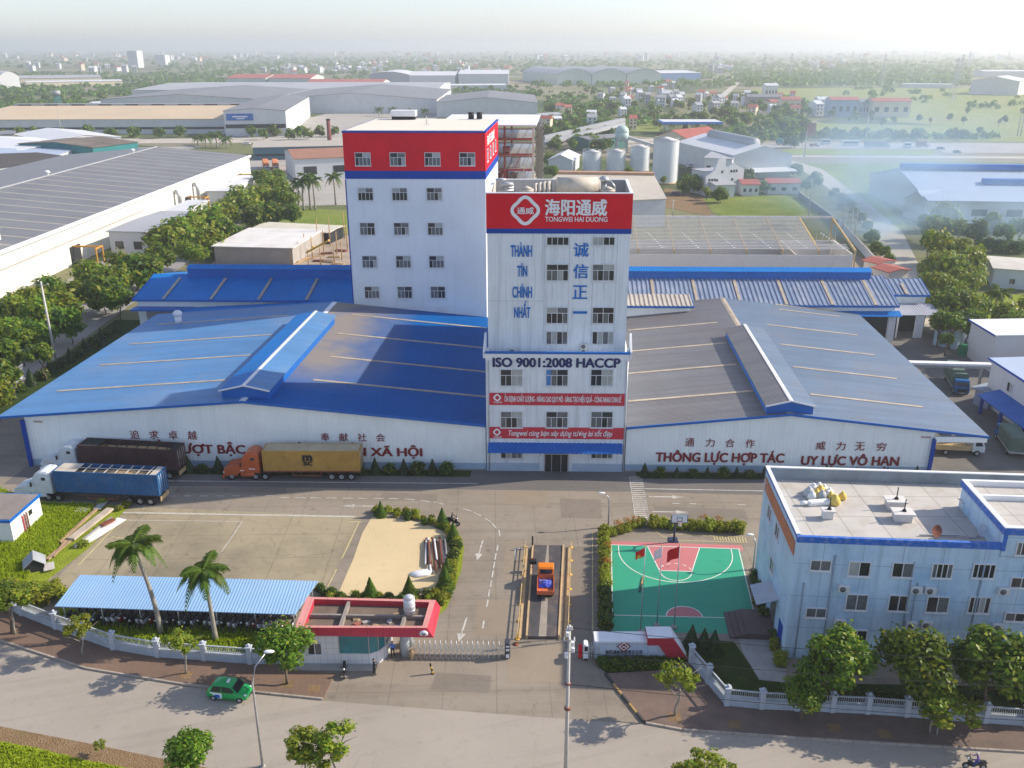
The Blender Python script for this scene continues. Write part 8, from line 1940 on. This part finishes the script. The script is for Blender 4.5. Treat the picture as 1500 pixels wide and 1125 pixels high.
# row of tall thin houses far behind
hm = {'white': m_gwall2, 'cream': m_ylwall, 'red': m_rroof, 'grey': m_groof3}
hp = []
for wn_, rn_ in (('white', 'red'), ('white', 'grey'), ('cream', 'red'), ('white', 'white'), ('grey', 'grey')):
    mb = MB(); mb.box(-4, 4, -5, 5, 0, 9, 0); mb.prismx([(-5.4, 9.003), (5.4, 9.003), (0, 11.6)], -4.4, 4.4, 1)
    for z in (1.5, 4.5, 7): 
        for x in (-2, 2): mb.box(x - .7, x + .7, -5.05, -5.004, z, z + 1.3, 2)
    hp.append((mb.mesh('house', [hm[wn_], m_wroof if rn_ == 'white' else hm[rn_], m_glass]), wn_, rn_))
def house(x, y, s_, k=None, zs=1.0):
    me, a, b = hp[R.randrange(5) if k is None else k]
    if a == 'white' and b == 'red' and R.random() < .6: me, a, b = hp[1]
    o = link('house', me, None, g(x, y), (0, 0, R.uniform(-.5, .5)), (s_ * R.uniform(.8, 1.3), s_ * R.uniform(.8, 1.5), s_ * zs * R.uniform(.7, 1.3)))
    tag(o, '%s house with %s roof in the hazy villages on the plain' % (a, b), 'house', '%s %s houses of the far villages' % (a, b))
for x0, y0, x1, y1, n, s_ in ((380, 96, 560, 110, 36, 1.0), (540, 90, 720, 100, 20, 1.0), (-20, 76, 330, 90, 40, 1.6), (330, 74, 700, 88, 36, 1.8), (1180, 94, 1240, 102, 12, 1.1), (700, 80, 1050, 92, 26, 1.8), (900, 140, 1000, 160, 16, .75), (1000, 140, 1110, 168, 16, .75), (1085, 150, 1200, 172, 10, .8), (1040, 98, 1070, 108, 8, 1.2), (0, 98, 200, 110, 14, 1.2), (620, 102, 790, 112, 14, 1.1), (1050, 76, 1500, 88, 20, 1.8), (880, 128, 1000, 150, 18, .7), (800, 150, 930, 190, 9, .7)):
    for _ in range(n): house(R.uniform(x0, x1), R.uniform(y0, y1), s_)
for x0, x1, yb, h, mw, mr, lab in ((1215, 1256, 172, 13, M('blue_grey_wall', (.3, .38, .48), .7, .08), m_rroof, 'wide blue-grey house with red roof beyond the paddy edge'), (1258, 1276, 171, 11, m_groof3, m_groof2, 'grey flat house between the two wide red-roofed houses'), (1276, 1332, 172, 12, m_ylwall, m_rroof, 'wide cream and red house at the right end of the hamlet'), (1145, 1172, 162, 9, m_ylwall, m_rroof, 'low red roofed house in the middle of the hamlet'), (1120, 1138, 146, 14, m_gwall2, m_wroof, 'bright white house with stepped top in the hamlet'), (1198, 1215, 164, 10, m_gwall2, m_wroof, 'white house left of the wide blue-grey house'), (1095, 1145, 157, 9, M('dim_wall', (.3, .28, .26), .8, .1), m_groof2, 'long grey brown house at the left of the hamlet')):
    hall('house', lab, g(x0, yb), g(x1, yb), 14, h, 2, mw, mr, 'x', 'house', windows=4)
t = hall('gable_hall', 'white winged hall with pale roof at the far right edge', g(1420, 138), g(1490, 140), 60, 15, 5, m_gwall2, m_wroof, 'y'); hall('low_shed', 'long white low shed left of the winged hall', g(1322, 128.5), g(1395, 129.5), 15, 5, .5, m_gwall2, m_wroof, 'x'); hall('low_shed', 'long white roofed shed behind the winged hall', g(1440, 112), g(1540, 112), 40, 9, 2, m_gwall2, m_wroof, 'x')
# petrol station canopy, silos, conveyor
cA, cB = g(970, 197), g(1050, 195)
t = thing('station_canopy', 'blue edged flat canopy on posts behind the silos', 'canopy', cA); L_ = (cB - cA).length
mb = MB(); mb.box(0, L_, 0, 22, 6.2, 7.6); mb.build('canopy_edge', M('canopy_blue', (.02, .18, .58), .5, .06), t); mb = MB(); mb.box(.5, L_ - .5, .5, 21.5, 7.603, 7.7); mb.build('roof', m_wroof, t)
for x in (4, L_ * .5, L_ - 4):
    for y in (4, 18): mb = MB(); mb.cyl((x, y, 0), (x, y, 6.19), .4, n=8); mb.build('post', m_white, t)
m_silo = M('silo_white', (.72, .74, .74), .4, .06, .15, streak=((.45, .47, .48), .3))
for cx, yb, yt, w_, lab in ((867.5, 253, 220, 27, 'white storage silo, leftmost of the four behind the tower'), (903, 253, 219, 27.5, 'white storage silo, second from the left of the four'), (938, 252.5, 213, 28, 'white storage silo, third from the left of the four'), (976, 271, 202, 37, 'tall white storage silo, largest and rightmost of the four')):
    b = g(cx, yb); t_ = b.y * _c + CAM_H * _s; r = w_ / 2 * t_ / 1312; b = b + Vector((0, r, 0)); H_s = zat(b.y, yt + w_ * .10)
    t = thing('silo', lab, 'silo', b)
    mb = MB(); mb.cyl((0, 0, .8), (0, 0, H_s), r, n=36, cap=False); 
    mb.build('tank_wall', m_silo, t)
    mb = MB(); mb.cyl((0, 0, H_s), (0, 0, H_s + r * .28), r * 1.01, r * .08, n=36); mb.build('cone_roof', M('silo_roof_%d' % int(cx), (.66, .66, .65), .5, .05), t)
    mb = MB(); mb.cyl((0, 0, 0), (0, 0, .8), r * 1.05, n=36); mb.build('plinth', m_tan if w_ > 30 else m_conc, t)
    mb = MB(); rg = [(r * 1.01 * math.cos(2 * math.pi * k / 24), r * 1.01 * math.sin(2 * math.pi * k / 24), H_s + 1.0) for k in range(25)]; mb.tube(rg, .07, 4)
    for k in range(24): mb.bar((rg[k][0], rg[k][1], H_s), rg[k], .07, .07)
    mb.build('roof_railing', m_steel, t)
    mb = MB(); a0 = -.5; x, y = (r + .35) * math.cos(a0), (r + .35) * math.sin(a0)
    for s_ in (-.25, .25): mb.bar((x + s_, y, .8), (x + s_, y, H_s), .08, .08)
    mb.build('ladder', m_steel, t)
for x0, y0, x1, y1, lab in ((795, 213, 912, 197, 'long grey elevated conveyor, the far one behind the silos'), (795, 222, 912, 204, 'long grey elevated conveyor, the near one behind the silos')):
    a, b = g(x0, y0), g(x1, y1); t = thing('conveyor', lab, 'conveyor', a); d = b - a
    mb = MB(); mb.bar(Vector((0, 0, 4)), d + Vector((0, 0, 9)), 3.2, 2.0); mb.build('gallery', m_groof3, t)
    for k in range(7): p = d * (k / 6.0); mb = MB(); mb.bar(p + Vector((0, 0, 0)), p + Vector((0, 0, 3.2 + 5 * k / 6)), .6, .6); mb.build('trestle', m_steel, t)
b = g(910, 222); t = thing('dome_elevator', 'elevator house with pale green domed top on steel legs behind the silos', 'elevator', b); hz2 = zat(b.y, 186)
mb = MB(); mb.cyl((0, 0, hz2 - 7), (0, 0, hz2 - 2.4), 3.6, n=18); mb.sphere((0, 0, hz2 - 2.4), 3.7, 3.7, 3.3, 18, 8); mb.build('dome', M('pale_green_dome', (.42, .55, .52), .5, .06), t)
for x in (-3, 3):
    for y in (-3, 3): mb = MB(); mb.bar((x, y, 0), (x * .8, y * .8, hz2 - 6), .7, .7); mb.build('leg', m_steel, t)
mb = MB(); mb.bar((2, 0, hz2 - 5), (22, -8, 2), 1.6, 1.6); mb.build('chute', m_gwall2, t)
hall('small_barn', 'small white barn with pale gable left of the first silo', g(803, 253), g(838, 254), 22, 5.5, 2.2, m_gwall2, m_wroof, 'y'); hall('green_shed', 'long low dark green shed behind the first silos', g(862, 222), g(920, 216), 14, 6, 1, M('dark_green_sheet', (.05, .16, .15), .6, .1), m_groof2, 'x'); hall('low_shed', 'low grey shed right of the steel structure, behind the trees', g(796, 182), g(825, 180), 15, 6, 1, m_gwall2, m_groof3, 'x')
# white hall, stepped house, red roofed sheds
pa, pb = g(1072, 262), g(1157, 259)
t = hall('white_hall', 'white hall with bright pitched roof and ridge vent beside the lane', pa, pb, 58, 9.5, 3.6, m_gwall2, M('bright_hall_roof', (.66, .67, .67), .5, .04, .1), 'y', over=.3)
L_ = (pb - pa).length; mb = MB(); mb.cyl((L_ / 2, 8, 13.2), (L_ / 2, 50, 13.2), 2.6, n=16); mb.build('ridge_vent', m_groof3, t)
mb = MB(); mb.slab([(6, -6, 3.2), (L_, -6, 3.2), (L_, -.01, 4.2), (6, -.01, 4.2)], .2); mb.build('lean_to', m_wroof, t)
hall('white_wing', 'long white side wing of the hall with dark windows on its left', g(1030, 262), g(1070, 264), 52, 8.5, .8, m_gwall2, m_groof3, 'x', windows=3)
t = thing('stepped_house', 'white house with curved stepped gables before the bright hall', 'house', g(1032, 287)); sA, sB = g(1032, 287), g(1087, 283); d = sB - sA; t.rotation_euler = (0, 0, math.atan2(d.y, d.x)); L_ = d.length
H1 = zat(sA.y, 250); H2 = zat(sA.y, 232); H3 = zat(sA.y, 245)
pr = [(0, 0), (L_, 0), (L_, H3 - 1.5), (L_ * .94, H3 - 1), (L_ * .72, H3 + .8), (L_ * .56, H3 - .6), (L_ * .5, H3), (L_ * .5, H2), (L_ * .40, H2), (L_ * .3, H2 - .8), (L_ * .22, H1), (L_ * .12, H1 - 1), (0, H1 - 2.2)]
mb = MB(); mb.prism(pr, 0, 1.0); mb.build('gable_wall', m_gwall2, t); mb = MB(); mb.box(.5, L_ - .5, 1.003, 10, 0, H3 - 2); mb.build('rear_block', m_gwall2, t)
mb = MB(); mb.box(.3, L_ - .3, .8, 10.3, H3 - 1.997, H3 - 1.7); mb.build('roof', m_groof3, t)
for k, (x, z) in enumerate(((.1, H1 - 4), (.17, H1 - 4), (.24, H1 - 4), (.66, H3 - 2.4), (.73, H3 - 2.4), (.80, H3 - 2.4), (.3, 5), (.7, 5), (.42, 8), (.2, 4))): mb = MB(); mb.box(x * L_ - .4, x * L_ + .4, -.06, -.005, z, z + .9); mb.build('window', m_glass, t)
for x0, x1, yb, lab in ((1086, 1111, 287, 'low white shed with red roof right of the stepped house'), (1124, 1171, 285, 'low white shed with long red roof beside the lane')): hall('red_roof_shed', lab, g(x0, yb), g(x1, yb), 8, 4.2, 1.2, m_gwall2, m_rroof, 'x', windows=3)
hall('red_roof_villa', 'cream villa with hipped red roof behind the tall silo', g(1008, 233), g(1060, 226), 22, 9, 4, m_ylwall, m_rroof, 'x', 'house', windows=4)
hall('low_wall_house', 'white low walled house left of the red roofed shed', g(1048, 290), g(1075, 289), 8, 4.5, .4, m_gwall2, m_groof3, 'x', 'house')
# right: blue ridged warehouse, little house, right-hand factory buildings
wA, wB = g(1355, 327), g(1560, 330)
t = hall('blue_ridge_warehouse', 'wide pale roofed warehouse with two long blue ridge strips, half in smoke', wA, wB, 62, 7, 6, m_gwall2, m_broof, 'x', windows=4); L_ = (wB - wA).length
for y, z, x0 in ((30, 13.2, 0), (16, 10.2, 22)): mb = MB(); mb.box(x0, L_, y - 1.5, y + 1.5, z, z + 1.7); mb.build('blue_ridge_strip', m_blue2, t)
hall('grey_barn', 'grey gabled barn wing at the left end of the blue ridged warehouse', g(1322, 318), g(1356, 326), 40, 6, 3, M('barn_grey', (.42, .42, .40), .8, .08), m_broof, 'y'); hall('grey_hut', 'tiny white hut left of the grey barn', g(1283, 286), g(1294, 286), 6, 5, .8, m_gwall2, m_wroof, 'y', 'hut')
t = hall('white_cottage', 'low white flat-roofed cottage with a window and dark door at right', g(1452, 421), g(1530, 427), 13, 4.4, .3, M('cottage_wall', (.56, .62, .66), .7, .06), M('cottage_roof', (.55, .52, .46), .8, .1, .3), 'x', 'house')
mb = MB(); mb.box(7.0, 8.1, -.08, -.005, 0, 2.3); mb.build('door', m_dark, t); window(t, (4.0, -.01, 1.1), 0, 1.2, 1.3, 'small')
ba, bb = g(1366, 505), g(1400, 512)
t = hall('blue_hut', 'small pale blue hut with flat roof and tank box in the side yard', ba, bb, 7, 3.6, .1, M('hut_blue', (.40, .55, .66), .7, .06), M('hut_roof', (.5, .36, .2), .8, .15, 1), 'x', 'hut', windows=2)
mb = MB(); mb.box(4, 6.4, 2, 5, 3.75, 6); mb.build('roof_room', M('roomwall', (.55, .62, .68), .7, .06), t)
f0, f1 = g(1441, 591), g(1496, 632)
dd = (f0 - f1).normalized(); nn = Vector((dd.y, -dd.x, 0))
def side_block(name, label, near, far, width, h, mw, mr, rise=1.2):
    d = far - near; L = d.length; t = thing(name, label, 'warehouse', near, math.atan2(d.y, d.x) - math.pi / 2)
    mb = MB(); mb.prism([(0, 0), (width, 0), (width, h + rise), (0, h)], 0, L); mb.build('wall', mw, t)
    mb = MB(); mb.slab([(-.4, -.4, h + .2), (width, -.4, h + rise + .2), (width, L + .4, h + rise + .2), (-.4, L + .4, h + .2)], .18); mb.build('roof', mr, t)
    mb = MB(); mb.box(-.5, -.403, -.4, L + .4, h - .05, h + .24); mb.build('blue_eaves', m_bluep, t)
    return t, L
n0 = f1 + (f1 - f0).normalized() * 10
t, L_ = side_block('side_factory', 'white side building with pale blue roof, square windows and blue canopy', n0, f0, 40, 7.2, m_gwall2, m_broof)
rzw = math.pi * 1.5
for y in (L_ - 6, L_ - 12, L_ - 18, L_ - 24): window(t, (-.01, y, 4.2), rzw, 1.5, 1.5, 'small')
mb = MB(); mb.slab([(-3.2, L_ - 20, 2.9), (-.01, L_ - 20, 3.7), (-.01, L_ - 3.5, 3.7), (-3.2, L_ - 3.5, 2.9)], .2); mb.build('blue_canopy', m_blue2, t)
for y in (L_ - 4.5, L_ - 10, L_ - 16): mb = MB(); mb.box(-3.0, -2.6, y, y + .4, 0, 2.8); mb.build('canopy_post', m_bluep, t)
for y in (L_ - 9.4, L_ - 15.4): mb = MB(); mb.box(-.06, -.005, y, y + 4.5, 0, 2.8); mb.build('shutter_door', m_white, t)
mb = MB(); mb.slab([(-1.6, 2, 3.0), (-.01, 2, 3.5), (-.01, 8, 3.5), (-1.6, 8, 3.0)], .2); mb.build('blue_canopy', m_blue2, t)
s1 = g(1449, 545); s0 = g(1414, 521)
side_block('white_roof_shed', 'white shed with bright white roof behind the side building', s1, s0, 45, 6.5, m_gwall2, M('bright_shed_roof', (.72, .73, .73), .5, .04, .2), .8)
t = thing('pipe_bridge', 'white topped pipe bridge crossing the side yard to the side building', 'pipe bridge', g(1334, 535)); a, b = g(1330, 531, 4.2), g(1452, 534, 4.2); o_ = Vector(t.location)
mb = MB(); mb.bar(a - o_, b - o_, 1.2, .35); mb.build('walkway', m_white, t); mb = MB(); mb.bar(a - o_ - Vector((0, 0, .45)), b - o_ - Vector((0, 0, .45)), .8, .4); mb.build('truss', m_steel, t)
for k in (.2, .9): p = (a - o_).lerp(b - o_, k); mb = MB(); mb.bar(p - Vector((0, 0, .7)), Vector((p.x, p.y, 0)), .35, .35); mb.build('leg', m_steel, t)
hall('low_store', 'low blue-grey store between the lorry and the side building', g(1425, 592), g(1446, 600), 18, 2.6, .1, M('store_wall', (.30, .36, .5), .7, .08), M('store_roof', (.25, .3, .36), .7, .1), 'x', 'store')
q = MB(); q.loft([[(.9 * math.cos(a_) * k, .9 * math.sin(a_) * k, z) for a_ in [j * math.pi / 6 for j in range(12)]] for k, z in ((1, 0), (1, 1.6), (.6, 2.0))]); tag(q.build('green_tank', M('green_plastic', (.02, .2, .09), .5, .08), None, g(1410, 520)), 'green plastic tank beside the white shed', 'tank')
# behind the tower on the left: brown roofs, chimney, construction
t = hall('long_shelter', 'long blue-grey open shelter with tan roof edge left of the tower', g(372, 235), g(503, 232), 30, 6, .8, M('shelter_dark', (.06, .14, .18), .7, .1), M('shelter_roof', (.42, .38, .32), .7, .08), 'x', band=m_dark); 
hall('rust_roof_hall', 'white walled hall with rust brown roof beside the palms', g(434, 266), g(520, 262), 36, 9, 2.0, m_gwall2, M('rust_roof', (.33, .16, .10), .7, .1, .2), 'x', windows=2)
b = g(484, 224); t = thing('chimney', 'tall dark red chimney stack behind the rust roofed hall', 'chimney', b); hc_ = zat(b.y, 176); mb = MB(); mb.cyl((0, 0, 0), (0, 0, hc_), 1.3, .95, n=14); mb.build('stack', M('chimney_red', (.2, .06, .05), .8, .15, .5), t); mb = MB(); mb.cyl((0, 0, hc_), (0, 0, hc_ + .6), 1.2, n=14); mb.build('rim', m_dark, t)
cA2, cB2 = g(316, 385), g(430, 388)
t = hall('slab_building', 'half-built low block with pale flat slab roof left of the tower', cA2, cB2, 24, 4.2, .05, M('raw_block', (.36, .33, .30), .9, .1, .4), M('white_slab', (.68, .66, .62), .8, .07, .2, stain=((.45, .42, .38), .5, .15)), 'x', 'building site')
hall('open_shed', 'low shed with cream sheet roof behind the half-built block', g(372, 352), g(482, 358), 10, 3.2, .3, m_dark, M('cream_shed_roof', (.6, .56, .45), .6, .08, .3), 'x', 'shed')
for i, (x, y, hh) in enumerate(((447, 372, 5.5), (458, 380, 6), (466, 362, 8), (475, 375, 7), (484, 360, 8), (438, 382, 5), (494, 372, 6), (501, 380, 5), (427, 388, 4.5), (509, 365, 7), (490, 386, 5), (470, 388, 5), (452, 390, 4.5), (505, 350, 8))):
    o = MB(); o.cyl((0, 0, 0), (0, 0, hh), .16, .13, n=6); o.cyl((0, 0, 0), (0, 0, .1), .3, n=6); tag(o.build('timber_post', M('yellow_timber', (.46, .29, .13), .8, .15, 1) if i == 0 else bpy.data.materials['yellow_timber'], None, g(x, y)), 'upright timber post on the building site left of the tower', 'post', 'timber posts of the building site')
for i, (x0, y0, z0, x1, y1, z1, w_) in enumerate(((449, 370, 4.5, 482, 352, 8.5, .45), (436, 384, 2, 470, 374, 3, .3), (428, 389, 3, 452, 377, 3.5, .25))):
    a, b = g(x0, y0, z0), g(x1, y1, z1); o = MB(); o.bar(Vector((0, 0, 0)), b - a, w_, w_); o.bar((b - a) * .3 + Vector((0, 0, w_)), (b - a) * .35 + Vector((0, 0, w_)), w_, w_); tag(o.build('timber_beam', m_yel if i == 0 else bpy.data.materials['yellow_timber'], None, a), ('thick yellow beam slanting up over the building site', 'thin timber rail across the building site posts', 'thin timber rail at the near edge of the building site')[i], 'beam')
for i, (x, y) in enumerate(((478, 372), (490, 377), (500, 368), (482, 384), (468, 383), (496, 388))):
    q = MB(); 
    for k in range(5): q.box(-1.6, 1.6, -.8 + k * .32, -.55 + k * .32, .02 + .12 * (k % 2), .3 + .12 * (k % 2))
    tag(q.build('timber_stack', R.choice([m_wood, m_rust, m_tan]), None, g(x, y), (0, 0, R.uniform(-.4, .4))), 'loose stack of timber and steel on the building site', 'timber stack', 'stacks on the building site')
for x, y, lab in ((392, 362, 'dark machine parked under the cream shed roof'), (470, 352, 'dark digger body beside the cream shed')): 
    q = MB(); q.rbox(-2, 2, -1, 1, .5, 2.2, .2); q.rbox(-1.5, .2, -.9, .9, 2.2, 3.2, .2); q.cyl((-1.3, -1, .5), (-1.3, 1, .5), .5, n=12); q.cyl((1.3, -1, .5), (1.3, 1, .5), .5, n=12); tag(q.build('machine', m_dark, None, g(x, y)), lab, 'machine')
t = hall('red_lean_to', 'small red sheet lean-to behind the ribbed annex', g(1278, 408), g(1300, 415), 6, 2.6, .5, m_gwall, m_rroof, 'x', 'shed'); hall('red_lean_to', 'second red sheet lean-to by the grey wall of the frame shed', g(1264, 397), g(1284, 402), 6, 2.6, .5, m_gwall, m_rroof, 'x', 'shed')
wp = [g(1228, 331), g(1296, 408)]; t = thing('site_wall', 'long grey site wall running beside the pale lane', 'boundary wall', wp[0]); mb = MB(); mb.bar(Vector((0, 0, 1.1)), wp[1] - wp[0] + Vector((0, 0, 1.1)), .3, 2.2); mb.build('panel', m_gwall, t); mb = MB(); mb.bar(Vector((0, 0, 2.25)), wp[1] - wp[0] + Vector((0, 0, 2.25)), .45, .12); mb.build('coping', m_conc, t)
wp = [g(1170, 288), g(1228, 331)]; t = thing('dark_wall', 'dark overgrown wall between the meadow and the pale lane', 'boundary wall', wp[0]); mb = MB(); mb.bar(Vector((0, 0, .9)), wp[1] - wp[0] + Vector((0, 0, .9)), .4, 1.8); mb.build('panel', m_dark, t); mb = MB(); mb.bar(Vector((0, 0, 1.85)), wp[1] - wp[0] + Vector((0, 0, 1.85)), .5, .1); mb.build('coping', m_conc, t)
# poles, masts and pylons
for x, y, yt, arms, lab in ((1233, 342, 302, ((.3, 3),), 'left pole of the transformer station beside the lane'), (1245, 344, 305, ((.3, 3), (2, 3)), 'middle pole of the transformer station beside the lane'), (1251, 350, 308, ((.3, 3),), 'right pole of the transformer station beside the lane'), (1238, 336, 303, ((.3, 3), (2, 3)), 'rear pole of the transformer station beside the lane'), (1184, 318, 262, ((.3, 1.6),), 'thin pole standing in the meadow before the red sheds'), (1178, 230, 182, ((.5, 4),), 'tall pole with a brown board beside the highway'), (1340, 312, 278, ((.3, 2),), 'pole standing before the grey barn in the smoke'), (985, 316, 292, ((.2, 1.2),), 'thin brown pole beside the dirt yard'), (1490, 199, 160, ((1, 5),), 'double pole in the paddies at the right edge, left one'), (1495, 199, 160, ((1, 5),), 'double pole in the paddies at the right edge, right one'), (1268, 204, 170, ((1, 3),), 'faint pole standing in the field behind the highway')):
    b = g(x, y); wood_pole('power_pole', b, zat(b.y, yt), lab, .22 if y > 240 else .4, arms=arms)
q = MB(); q.box(-2, 2.5, -.2, .2, 0, 6.5); q.box(-1.9, 2.4, -.25, -.2, .2, 6.3); b = g(1183, 230); tag(q.build('billboard', M('brown_board', (.28, .14, .11), .7, .1), None, b + Vector((0, 0, zat(b.y, 200)))), 'brown board hanging on the tall pole by the highway', 'board')
pyl = MB(); H_ = 36
for sx, sy in ((-1, -1), (1, -1), (1, 1), (-1, 1)): pyl.bar((sx * 3, sy * 3, 0), (sx * .5, sy * .5, H_), .35, .35)
for k in range(7):
    z = k * 4.5; w0 = 3 - 2.5 * z / H_; w1 = 3 - 2.5 * (z + 4.5) / H_
    for sy in (-1, 1): pyl.bar((-w0, sy * w0, z), (w1, sy * w1, z + 4.5), .2, .2); pyl.bar((w0, sy * w0, z), (-w1, sy * w1, z + 4.5), .2, .2)
for z, w_ in ((27, 6), (31, 5), (34.5, 4)): pyl.bar((-w_, 0, z), (w_, 0, z), .3, .4)
pm = pyl.mesh('pylon', m_steel)
for x, y in ((1118, 118), (1157, 116), (1248, 96), (1292, 124), (1405, 122), (1418, 100), (1475, 98), (1047, 104), (1307, 92), (1354, 90), (1394, 150)):
    tag(link('pylon', pm, None, g(x, y), (0, 0, .4), (1, 1, 1.15)), 'faint lattice power pylon standing in the hazy plain at right', 'pylon', 'pylons in the haze')
b = g(88, 168); t = thing('water_mast', 'thin teal water tower standing in the left woods', 'tower', b); hh = zat(b.y, 133); mb = MB(); 
for sx in (-1, 1):
    for sy in (-1, 1): mb.bar((sx * 2, sy * 2, 0), (sx * 1.2, sy * 1.2, hh - 3), .4, .4)
for k in range(6): z = (hh - 3) * k / 6; mb.bar((-1.9, -1.9, z), (1.7, -1.7, z + hh / 6), .25, .25)
mb.build('legs', M('teal_steel', (.05, .3, .36), .6, .1), t); mb = MB(); mb.cyl((0, 0, hh - 3), (0, 0, hh), 3, n=12); mb.build('tank', m_groof3, t)
b = g(91, 200); t = wood_pole('mast', b, zat(b.y, 160), 'thin mast standing before the tan roof', .25, arms=((.3, 1.5),))
for x, y, yt in ((187, 334, 318), (357, 333, 305), (300, 380, 360), (435, 312, 283)):
    b = g(x, y); street_lamp(b, zat(b.y, yt), (-1.8, 0), 'grey street lamp among the trees of the left road')['group'] = 'street lamps of the left road'
# ------------------------------------------------------------------ drifting smoke on the right
def smoke(c, rx, ry, rz_, dens, sc, thr):
    mb = MB(); mb.sphere((0, 0, 0), 1, n=20, k=12)
    m, nt, v = None, None, None
    m = bpy.data.materials.new('smoke'); m.use_nodes = True; nt = m.node_tree; nt.nodes.remove(nt.nodes['Principled BSDF'])
    v = nt.nodes.new('ShaderNodeVolumePrincipled'); v.inputs['Color'].default_value = (.55, .78, 1.0, 1); v.inputs['Anisotropy'].default_value = .2
    tc = nt.nodes.new('ShaderNodeTexCoord')
    ln = nt.nodes.new('ShaderNodeVectorMath'); ln.operation = 'LENGTH'; nt.links.new(tc.outputs['Object'], ln.inputs[0])
    f = ramp(nt, ln.outputs['Value'], 1.0, .15)
    n = ramp(nt, noise(nt, tc.outputs['Object'], sc, 4, .6), thr, thr + .25)
    nt.links.new(math_(nt, 'MULTIPLY', math_(nt, 'MULTIPLY', f, n), dens), v.inputs['Density'])
    nt.links.new(v.outputs[0], nt.nodes['Material Output'].inputs['Volume'])
    o = mb.build('smoke', m, None, c); o.scale = (rx, ry, rz_); o['kind'] = 'stuff'
smoke(g(1300, 318, 6), 26, 30, 11, .06, 1.6, .40)
smoke(g(1265, 250, 14), 36, 42, 21, .028, 1.5, .40)
smoke(g(1275, 215, 24), 52, 44, 27, .015, 1.4, .38)
smoke(g(1490, 315, 9), 26, 22, 15, .045, 1.5, .38)
smoke(g(1420, 215, 20), 75, 45, 22, .005, 1.6, .40)
# ------------------------------------------------------------------ air
def volmat(name, col, dens, aniso=0.3):
    m = bpy.data.materials.new(name); m.use_nodes = True; nt = m.node_tree
    nt.nodes.remove(nt.nodes['Principled BSDF'])
    v = nt.nodes.new('ShaderNodeVolumePrincipled'); v.inputs['Color'].default_value = c4(col)
    v.inputs['Density'].default_value = dens; v.inputs['Anisotropy'].default_value = aniso
    nt.links.new(v.outputs[0], nt.nodes['Material Output'].inputs['Volume'])
    return m, nt, v
mb = MB(); mb.box(-7000, 7000, -250, 12000, -1.2, 95)
hz, _, _ = volmat('haze', (.89, .915, .93), 2.5e-4, .45)
o = mb.build('haze', hz); o['kind'] = 'stuff'
